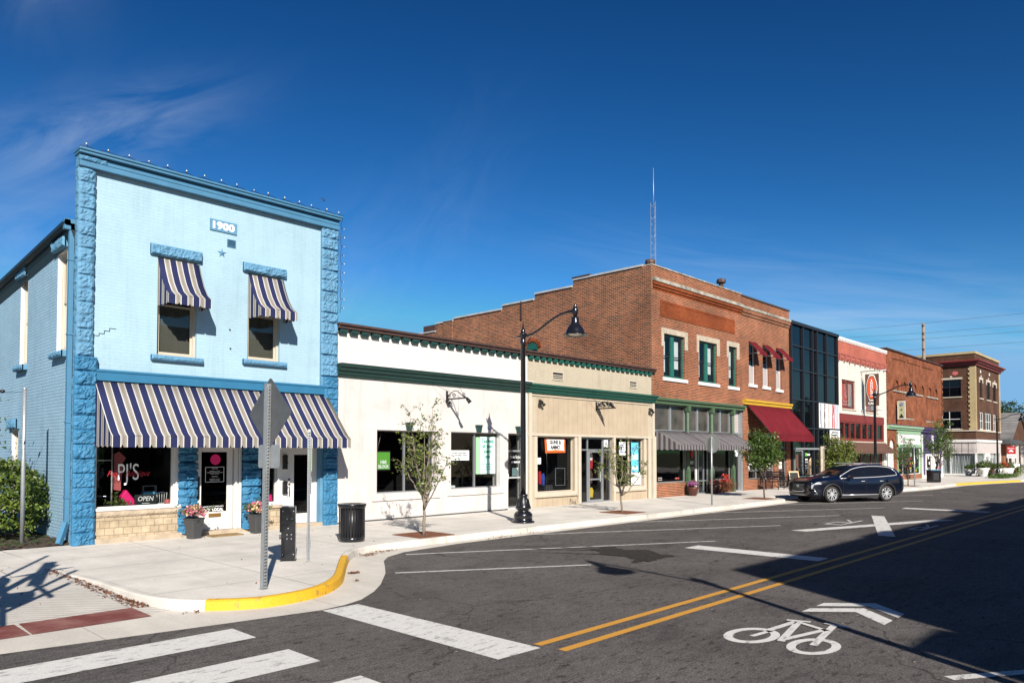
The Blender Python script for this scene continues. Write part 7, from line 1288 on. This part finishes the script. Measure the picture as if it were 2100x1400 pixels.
mb = MB(); r = random.Random(2); foliage(mb, [(6.1 + r.gauss(0, .08), 18.72, 1.08 + r.gauss(0, .08)) for _ in range(30)], 8, .045, .04, 9, asp=.3); tg(mb, 'potted_plant', 'leaf_lime', 'spiky lime plant in the corner of the boutique window', 'plant', fix=False); mb = MB(); mb.lathe([(.06, 0), (.08, .05), (.05, .12), (.0, .13)], (7.18, 18.72, .96), 10); tg(mb, 'ornament', 'salmon', 'round pink ornament at the right of the boutique window', 'ornament'); mb = MB(); mb.lathe([(0, 0), (.05, .03), (.05, .07), (0, .1)], (7.30 - .09, 18.70, .96), 10)
mb = MB(); mb.prism([(9.75, .9), (9.98, .9), (9.96, 1.08), (9.78, 1.0)], lambda a, b, d: (a, d, b), 18.72, 18.8); tg(mb, 'fabric_bag', 'hot_pink', 'pink bag low in the narrow window between the two white doors', 'bag')
mb = MB(); mb.box(13.46, 14.02, 18.78, 18.84, 1.66, 2.28); o = tg(mb, 'hanging_sign', 'ink', 'green square sign with white letters hung in the white shop window', 'sign'); mb = MB(); mb.box(13.50, 13.98, 18.76, 18.78, 1.70, 2.24); mb.build('sign_face', 'sign_green', o); text('H&R\nBLOCK', 13.74, 1.86, 18.752, 1, 'white_letter', o, width=.40, height=.25, bold=.04); mb = MB(); mb.tube([(13.52, 18.8, 2.28), (13.68, 18.8, 2.86)], .006, 4); mb.build('cord', 'galv', o)
T = empty('water_bottle', (13.45, 18.95, .97), 'blue water cooler bottle low in the left window of the white shop', 'bottle'); mb = MB(); mb.lathe([(.12, 0), (.13, .05), (.12, .1), (.13, .15), (.12, .2), (.04, .27), (.04, .32)], (13.45, 18.95, .97), 14); mb.build('bottle', 'sky_dot', T); mb = MB(); mb.lathe([(.045, .32), (.045, .36)], (13.45, 18.95, .97), 10); mb.build('cap', 'sign_white', T)
mb = MB(); mb.box(16.33, 16.75, 18.78, 18.98, 1.02, 1.10); tg(mb, 'papers', 'sign_white', 'stack of white papers on the sill below the tax poster', 'papers')
mb = MB(); mb.box(15.2, 15.3, 18.8, 18.9, 1.0, 1.22); tg(mb, 'folder', 'sign_green', 'green folder standing behind the tree in the white shop window', 'folder')
def garment(x, z, m, label, w_=.16, h=.42, y=18.95): mb = MB(); mb.prism([(x - w_ * .3, z), (x + w_ * .35, z - .02), (x + w_ * .5, z + h * .7), (x + w_ * .2, z + h), (x - w_ * .25, z + h * .95), (x - w_ * .5, z + h * .6)], lambda a, b, d: (a, d, b), y, y + .06); tg(mb, 'hanging_vest', m, label, 'vest')
garment(20.98, 1.02, 'cloth_orange', 'orange vest hanging low in the left window of the cream shop', .22, .5); garment(21.32, 1.0, 'cloth_red', 'red vest beside the orange one in the cream shop window', .16, .5); garment(21.52, .95, 'cloth_blue', 'blue garment right of the red vest in the cream shop window', .16, .46)
mb = MB(); mb.frame(22.3, 22.9, .9, 1.6, .02, 19.0, 19.02); tg(mb, 'wire_rack', 'galv', 'grey wire display rack at the right of the left cream shop window', 'rack'); mb = MB(); [mb.box(x, x + .1, 18.85, 18.95, .74, .95) for x in (21.55, 21.7, 21.85)]; tg(mb, 'boxes', 'pot_grey', 'row of small grey boxes on the floor of the cream shop window', 'boxes')
garment(24.5, 1.55, 'cloth_red', 'red and dark coat behind the glass door of the cream shop', .4, .7); garment(24.45, .9, 'black_satin' if False else 'sign_brown', 'brown jacket behind the glass door, below the red coat', .45, .6); garment(24.55, .35, 'cloth_yellow', 'yellow sack standing inside the glass door of the cream shop', .32, .4); garment(24.5, 1.9, 'sign_white', 'pale shirt at the top of the coat stand behind the glass door', .24, .3, 18.92); garment(25.2, 1.0, 'sign_white', 'pale garment behind the side light of the cream shop door', .2, .5)
# ---------------------------------------------------------------- parked car
CAR = empty('parked_car', (0, 0, 0), 'dark navy sport utility car with silver wheels parked nose to the kerb', 'car')
def interp(keys, x):
    if x >= keys[0][0]: return keys[0][1]
    for (a, p_), (b, q_) in zip(keys[:-1], keys[1:]):
        if a >= x >= b: f = (x - a) / (b - a); return p_ + (q_ - p_) * f
    return keys[-1][1]
ZT = [(2.46, .80), (2.42, .90), (2.34, .98), (2.15, 1.04), (1.8, 1.09), (1.4, 1.13), (1.05, 1.17), (.95, 1.20), (.6, 1.38), (.25, 1.545), (.05, 1.61), (-.25, 1.665), (-.7, 1.70), (-1.2, 1.695), (-1.7, 1.65), (-2.1, 1.58), (-2.36, 1.50), (-2.44, 1.36), (-2.52, 1.15), (-2.60, .98), (-2.64, .80), (-2.65, .6)]
ZB = [(2.46, .68), (2.40, .80), (2.2, .92), (1.8, 1.0), (1.0, 1.05), (0, 1.07), (-1, 1.10), (-1.8, 1.15), (-2.2, 1.19), (-2.44, 1.16), (-2.55, .95), (-2.65, .55)]
WM = [(2.46, .56), (2.40, .72), (2.28, .83), (2.05, .90), (1.7, .945), (1.2, .955), (0, .96), (-1.4, .965), (-1.9, .955), (-2.25, .92), (-2.45, .86), (-2.58, .78), (-2.65, .68)]
WR = [(2.46, .42), (2.3, .62), (1.8, .74), (1.05, .76), (.9, .74), (.25, .64), (-.6, .66), (-1.6, .63), (-2.1, .60), (-2.4, .56), (-2.5, .60), (-2.65, .6)]
ZL = [(2.46, .36), (2.35, .26), (2.1, .22), (1.4, .21), (-1.9, .22), (-2.3, .30), (-2.55, .40), (-2.65, .48)]
def section(x):
    zt, zb, w_, wr, zl = (interp(k, x) for k in (ZT, ZB, WM, WR, ZL)); zt = max(zt, zb + .02)
    return [(0, zl), (w_ * .86, zl), (w_ * .955, zl + .06), (w_ * .985, zl + .18), (w_ * .975, .58), (w_, .78 if zb > .85 else (zl + zb) / 2), (w_ * .985, zb - .05), (w_ * .955, zb), (wr + (w_ * .955 - wr) * .5, zb + (zt - .07 - zb) * .52 if zt - zb > .15 else zb + (zt - zb) * .4), (wr, zt - .07 if zt - zb > .15 else zb + (zt - zb) * .7), (wr * .86, zt - .028 if zt - zb > .15 else zt - .01), (wr * .45, zt - .006), (0, zt)]
xs = []; x = 2.46
while x > -2.65: xs.append(x); x -= .05 if (x > 2.1 or x < -2.2) else .075
xs.append(-2.65)
mb = MB(); n = 13; vs = []
for x in xs:
    s_ = section(x); vs += [(x, y, z) for y, z in s_] + [(x, -y, z) for y, z in s_[-2:0:-1]]
m_ = 24; fs = [(i * m_ + k, i * m_ + (k + 1) % m_, (i + 1) * m_ + (k + 1) % m_, (i + 1) * m_ + k) for i in range(len(xs) - 1) for k in range(m_)]
mb.add(vs, fs, 0, True); mb.f += [list(range(m_))[::-1], [(len(xs) - 1) * m_ + k for k in range(m_)]]; mb.m += [0, 0]; mb.s += [False, False]
body = mb.build('body', ['car_paint', 'rubber_trim'], CAR)
cut = MB()
for ax in (1.465, -1.465):
    for sd in (-1, 1): cut.tube([(ax, sd * .70, .36), (ax, sd * 1.2, .36)], .425, 36)
co = cut.build('cutter', 'rubber_trim'); md = body.modifiers.new('b', 'BOOLEAN'); md.object = co; md.operation = 'DIFFERENCE'; md.solver = 'EXACT'
dg = bpy.context.evaluated_depsgraph_get(); nm = bpy.data.meshes.new_from_object(body.evaluated_get(dg)); body.modifiers.clear(); body.data = nm; bpy.data.objects.remove(co); nm.name = 'body'
for pl in nm.polygons:
    c_ = pl.center
    if min((c_.x - 1.465) ** 2, (c_.x + 1.465) ** 2) + (c_.z - .36) ** 2 < .40 ** 2 * 1.1 or c_.z < .30: pl.material_index = min(1, len(nm.materials) - 1)
def side_patch(x0, x1, k0, k1, t0, t1, off, side=1, nx=24, xk0=0, xk1=0, taper=None):
    """patch on the body side between section indices k0..k1 (fractions)"""
    vs = []; nt_ = 5
    for i in range(nx + 1):
        for j in range(nt_ + 1):
            f = j / nt_; x = (x0 + xk0 * f) + ((x1 + xk1 * f) - (x0 + xk0 * f)) * i / nx; s_ = section(x); k = k0 + (k1 - k0) * (t0 + (t1 - t0) * f); a = int(k); b = min(a + 1, 12); g_ = k - a
            y = s_[a][0] * (1 - g_) + s_[b][0] * g_; z = s_[a][1] * (1 - g_) + s_[b][1] * g_; vs.append((x, side * (y + off), z + off * .25))
    return vs, [(i * (nt_ + 1) + j, (i + 1) * (nt_ + 1) + j, (i + 1) * (nt_ + 1) + j + 1, i * (nt_ + 1) + j + 1) for i in range(nx) for j in range(nt_)]
for sd in (1, -1):
    for (a, b, xa, xb) in ((.62, -.30, -.42, -.02), (-.40, -1.32, .0, .02), (-1.38, -2.02, .0, .22)):
        v_, f_ = side_patch(a, b, 7, 9, .10, .90, .008, sd, xk0=xa, xk1=xb); mb = MB(); mb.add(v_, f_, 0, True); mb.build('window', 'car_glass', CAR, fix=False)
    v_, f_ = side_patch(1.0, -2.05, 7, 7.10, 0, 1, .012, sd); mb = MB(); mb.add(v_, f_, 0, True)
    pts = []
    for i in range(26):
        x = .92 + (-2.0 - .92) * i / 25; s_ = section(x); k = .93; y = s_[8][0] * .0 + (s_[7][0] + (s_[9][0] - s_[7][0]) * k); z = s_[7][1] + (s_[9][1] - s_[7][1]) * k; pts.append((x, sd * (y + .012), z))
    s_ = section(-2.12); pts += [(-2.14, sd * (s_[7][0] * .5 + s_[9][0] * .5 + .012), s_[7][1] * .6 + s_[9][1] * .4)]; low = []
    for i in range(22): x = -2.05 + (1.0 + 2.05) * i / 21; s_ = section(x); low.append((x, sd * (s_[7][0] + .006), s_[7][1] + .015))
    mb.tube(pts + low + [pts[0]], .017, 5); mb.build('window_trim', 'chrome', CAR)
    mb = MB(); mb.tube([(.98, sd * .955, .33), (-1.0, sd * .962, .33)], .018, 6); mb.build('sill_trim', 'chrome', CAR); mb = MB(); mb.bar((1.02, sd * .945, .26), (-1.02, sd * .95, .26), .03, .12); mb.build('side_skirt', 'rubber_trim', CAR)
    for ax in (1.465, -1.465):
        mb = MB(); pr_ = []
        for i in range(25):
            a = math.pi * (-.06 + 1.12 * i / 24); pr_.append((ax + .455 * math.cos(a), sd * (interp(WM, ax + .455 * math.cos(a)) - .0), .36 + .455 * math.sin(a)))
        mb.tube(pr_, .042, 6); mb.build('wheel_arch', 'rubber_trim', CAR)
    for x in (.88, -.34, -1.34):
        mb = MB(); q = [(x + (0 if z > .5 else .0), sd * (section(x)[4][0] * (1 if z < .9 else .99) + .004), z) for z in (.36, .58, .8, 1.02)]; q = [(x, sd * (section(x)[k][0] + .003), section(x)[k][1]) for k in (3, 4, 5, 6, 7)]; mb.tube(q, .005, 4); mb.build('door_seam', 'ink', CAR)
    for x in (-.05, -1.05): mb = MB(); mb.tube([(x, sd * .965, .93), (x - .03, sd * .995, .93), (x - .17, sd * .995, .935), (x - .2, sd * .965, .935)], .014, 6); mb.build('door_handle', 'chrome', CAR)
    mb = MB(); mb.tube([(.62, sd * .93, 1.10), (.60, sd * 1.02, 1.12)], .03, 6); mb.prism([(.52, 1.06), (.70, 1.07), (.72, 1.16), (.66, 1.22), (.53, 1.20)], lambda a, b, d: (a, d, b), sd * .98, sd * 1.16); mb.build('wing_mirror', 'car_paint', CAR, bevel=.02)
    mb = MB(); mb.tube([(0, sd * .60, 1.70), (-.1, sd * .60, 1.722), (-1.6, sd * .575, 1.715), (-1.8, sd * .565, 1.70)], .011, 6); mb.build('roof_rail', 'galv', CAR)
    v_, f_ = side_patch(2.39, 1.98, 4.9, 6.5, .25, .95, .012, sd, nx=10, xk0=-.02, xk1=.12); mb = MB(); mb.add(v_, f_, 0, True); mb.build('headlight', 'headlamp', CAR, fix=False)
    v_, f_ = side_patch(-2.28, -2.60, 6.0, 7.0, .1, .9, .012, sd, nx=8); mb = MB(); mb.add(v_, f_, 0, True); mb.build('tail_light', 'tail_red', CAR, fix=False)
    mb = MB(); mb.tube([(2.30, sd * .80, .62), (2.28, sd * .86, .52), (2.20, sd * .91, .40), (2.3, sd * .80, .37)], .010, 5); mb.build('fog_trim', 'chrome', CAR)
# windscreen and rear screen
def top_patch(x0, x1, off, name, m, kk=(9.2, 12)):
    vs = []; nx = 12; row = 12
    for i in range(nx + 1):
        x = x0 + (x1 - x0) * i / nx; s_ = section(x); half = []
        for j in range(7): k = kk[0] + (kk[1] - kk[0]) * j / 6; a = min(int(k), 11); g_ = k - a; half.append((s_[a][0] * (1 - g_) + s_[a + 1][0] * g_, s_[a][1] * (1 - g_) + s_[a + 1][1] * g_))
        vs += [(x + off * .6 * (1 if x > 0 else -1), y, z + off) for y, z in half] + [(x + off * .6 * (1 if x > 0 else -1), -y, z + off) for y, z in half[-2::-1]]
    w_ = 13; mb = MB(); mb.add(vs, [(i * w_ + j, (i + 1) * w_ + j, (i + 1) * w_ + j + 1, i * w_ + j + 1) for i in range(nx) for j in range(w_ - 1)], 0, True); return mb.build(name, m, CAR, fix=False)
top_patch(.93, .12, .008, 'windscreen', 'car_glass'); top_patch(-2.38, -2.52, .008, 'rear_window', 'car_glass')
# nose
mb = MB(); gp_ = [(-.56, .86), (.56, .86), (.62, .80), (.50, .60), (.28, .50), (-.28, .50), (-.50, .60), (-.62, .80)]
NX = lambda a: 2.475 - .22 * (abs(a) / .8) ** 2.2
def nose(pts, d0, d1): return lambda a, b, d: (NX(a) + d, a, b)
mb.prism(gp_, nose(0, 0, 0), -.08, .012); o = mb.build('grille', 'ink', CAR)
mb = MB(); [mb.tube([(NX(a) + .018, a, z) for a in [(-w_ + 2 * w_ * i / 10) for i in range(11)]], .008, 4) for z, w_ in ((.80, .56), (.745, .53), (.69, .50), (.635, .46), (.58, .38))]; mb.build('grille_bar', 'galv', o)
mb = MB(); mb.tube([(NX(a) + .02, a, b) for a, b in [(-.72, .87), (-.64, .80), (-.52, .59), (-.29, .485), (0, .475), (.29, .485), (.52, .59), (.64, .80), (.72, .87)]], .018, 6); mb.build('grille_surround', 'chrome', o)
mb = MB(); mb.tube([(NX(0) + .03 + 0 * i, .075 * math.cos(i * math.pi / 8), .725 + .055 * math.sin(i * math.pi / 8)) for i in range(17)], .008, 5); mb.tube([(NX(0) + .03, -.07, .74), (NX(0) + .03, 0, .70), (NX(0) + .03, .07, .74)], .008, 5); mb.build('badge', 'chrome', o)
mb = MB(); mb.tube([(NX(a) + .01, a, .33) for a in [(-.72 + 1.44 * i / 12) for i in range(13)]], .014, 5); mb.build('bumper_trim', 'chrome', CAR); mb = MB(); mb.prism([(-.7, .24), (.7, .24), (.74, .31), (.6, .42), (-.6, .42), (-.74, .31)], nose(0, 0, 0), -.08, .0); mb.build('bumper', 'rubber_trim', CAR)
# wheels
def wheel(ax, sd):
    W_ = MB(); y0 = sd * .70; y1 = sd * .945; prof = [(.22, y0), (.33, y0), (.362, y0 + sd * .02), (.368, y0 + sd * .06), (.368, y1 - sd * .06), (.360, y1 - sd * .02), (.335, y1), (.262, y1 - sd * .004), (.255, y1 - sd * .03)]
    n = 36; vs = []
    for r_, yy in prof:
        for k in range(n): a = 2 * math.pi * k / n; vs.append((ax + r_ * math.cos(a), yy, .368 + r_ * math.sin(a)))
    W_.add(vs, [(i * n + k, i * n + (k + 1) % n, (i + 1) * n + (k + 1) % n, (i + 1) * n + k) for i in range(len(prof) - 1) for k in range(n)], 0, True); wo = W_.build('wheel', 'tyre', CAR)
    mb = MB(); yr = y1 - sd * .012
    ring_ = [(ax + .252 * math.cos(2 * math.pi * k / 36), yr - sd * .005, .368 + .252 * math.sin(2 * math.pi * k / 36)) for k in range(37)]; mb.tube(ring_, .012, 5)
    for k in range(10):
        a = 2 * math.pi * k / 10 + (.07 if k % 2 else -.07); a2 = 2 * math.pi * k / 10 + (.10 if k % 2 else -.10) * .4
        mb.bar((ax + .045 * math.cos(a2), yr - sd * .012, .368 + .045 * math.sin(a2)), (ax + .25 * math.cos(a), yr, .368 + .25 * math.sin(a)), .034, .02, up=(0, 1, 0))
    mb.tube([(ax, yr - sd * .03, .368), (ax, yr + sd * .004, .368)], .055, 14); mb.build('rim', 'rim', wo)
    mb = MB(); mb.tube([(ax, yr - sd * .07, .368), (ax, yr - sd * .05, .368)], .25, 28); mb.build('brake_disc', 'ink', wo)
for ax in (1.465, -1.465):
    for sd in (1, -1): wheel(ax, sd)
CAR.location = (35.0, 12.36, 0); CAR.rotation_euler = (0, 0, math.atan2(.48, -.877)); CAR.scale = (1.03, 1.03, 1.0)
# ---------------------------------------------------------------- utility pole, wires, radio mast, bird
T = empty('utility_pole', (82, 21, -.3), 'grey wooden utility pole rising behind the old orange brick building', 'utility pole'); mb = MB(); mb.tube([(82, 21, -.4), (82, 21, 7), (82, 21, 15.25)], [.2, .17, .14], 10); mb.build('pole', 'bark', T); mb = MB()
for z in (15.0, 14.2, 13.6, 12.6): mb.box(81.78, 81.86, 20.9, 21.1, z - .08, z + .08); mb.lathe([(.05, 0), (.08, .05), (.04, .14)], (81.75, 21, z - .05), 8)
mb.build('insulator', 'galv_dark', T)
for z, zr, zl, yr, yl, lb in ((15.2, 15.02, 15.5, 12.55, 35.9, 'topmost overhead wire of the utility pole'), (14.2, 13.8, 14.9, 12.57, 35.9, 'second overhead wire from the top of the utility pole'), (13.62, 13.2, 14.3, 12.58, 35.9, 'third overhead wire from the top of the utility pole'), (12.6, 12.29, 12.9, 12.59, 35.9, 'lowest overhead wire of the utility pole')):
    mb = MB(); pts = []
    for i in range(25):
        f = i / 24; pts.append((81.75, 21 - (21 + 12) * f, z + (zr - z) * f * 33 / 8.43 * .5 - .9 * f * (1 - f) * 0 + 0))
    pts2 = [(81.75, 21 + 40 * i / 24, z + (zl - z) * (i / 24) * 40 / 14.9) for i in range(25)]; mb.tube(pts2[::-1] + pts[1:], .015, 4); tag(mb.build('overhead_wire', 'galv_dark'), lb, 'wire', 'overhead wires')
T = empty('radio_mast', (69.9, 45, 0), 'thin white lattice radio mast with a whip antenna behind the brick building', 'radio mast'); mb = MB(); c3 = [(69.9 + .33 * math.cos(a), 45 + .33 * math.sin(a)) for a in (0.2, 2.3, 4.4)]
for x, y in c3: mb.tube([(x, y, 0), (x, y, 30.3)], .022, 5)
z = 0; k = 0
while z < 30: mb.tube([(*c3[k % 3], z), (*c3[(k + 1) % 3], z + .7)], .012, 4); mb.tube([(*c3[(k + 2) % 3], z), (*c3[k % 3], z + .7)], .012, 4); z += .7; k += 1
mb.build('lattice', 'galv', T); mb = MB(); mb.tube([(69.9, 45, 29.5), (69.9, 45, 31.5), (69.9, 45, 34.2)], [.045, .04, .03], 6); mb.build('antenna', 'galv', T)
T = empty('bird', (0, 0, 0), 'small dark bird flying beyond the top right corner of the blue shop', 'bird'); mb = MB(); mb.lathe([(0, -.12), (.025, -.06), (.035, 0), (.025, .06), (0, .1)], n=8); mb.build('body', 'ink', T); mb = MB(); mb.add([(0, 0, .03), (.02, .17, .13), (-.05, .19, .1), (-.03, 0, -.04)], [(0, 1, 2, 3)]); mb.add([(0, 0, .03), (.02, -.10, -.10), (-.05, -.12, -.12), (-.03, 0, -.04)], [(0, 1, 2, 3)]); mb.build('wings', 'ink', T); place(T, (12.0, 19.5, 9.95), .4); T.scale = (.55, .55, .55)
# ---------------------------------------------------------------- railway crossing signal, off frame at the left; its shadow lies on the corner
T = empty('crossing_signal', (.4, 9.5, 0), 'railway crossing signal with crossbuck, folded gate and added shadow bars, left of frame', 'signal'); mb = MB(); mb.tube([(.4, 9.5, 0), (.4, 9.5, 4.3)], .07, 10); mb.lathe([(.3, 0), (.25, .3), (.08, .35)], (.4, 9.5, 0), 10); mb.build('pole', 'galv', T)
mb = MB(); mb.bar((.45, 9.0, 3.3), (.45, 10.0, 4.3), .02, .22, up=(1, 0, 0)); mb.bar((.47, 9.0, 4.3), (.47, 10.0, 3.3), .02, .22, up=(1, 0, 0)); mb.build('crossbuck', 'sign_white', T)
mb = MB(); mb.bar((.4, 8.7, 2.8), (.4, 10.3, 2.8), .06); [mb.tube([(.3, y, 2.8), (.5, y, 2.8)], .3, 16) for y in (8.8, 10.2)]; mb.build('signal_lights', 'black_satin', T); mb = MB(); mb.bar((.4, 9.9, 1.2), (.4, 10.6, 4.6), .04, .10); mb.bar((.4, 9.5, 1.0), (.4, 9.9, 1.3), .1); mb.bar((.4, 8.4, 4.4), (.4, 9.2, 1.2), .04, .1); mb.bar((.4, 8.0, 3.9), (.4, 8.9, 1.4), .04, .1); mb.bar((.4, 8.0, 2.2), (.4, 10.4, 3.2), .04, .08); mb.bar((.4, 7.9, 3.3), (.4, 9.0, 3.4), .04, .08); mb.bar((.4, 8.2, 1.9), (.4, 10.2, 1.9), .04, .08); mb.build('gate_arm_shadow_bars', 'sign_white', T)  # gate arm, plus loose bars added to fill out the corner shadow's lattice
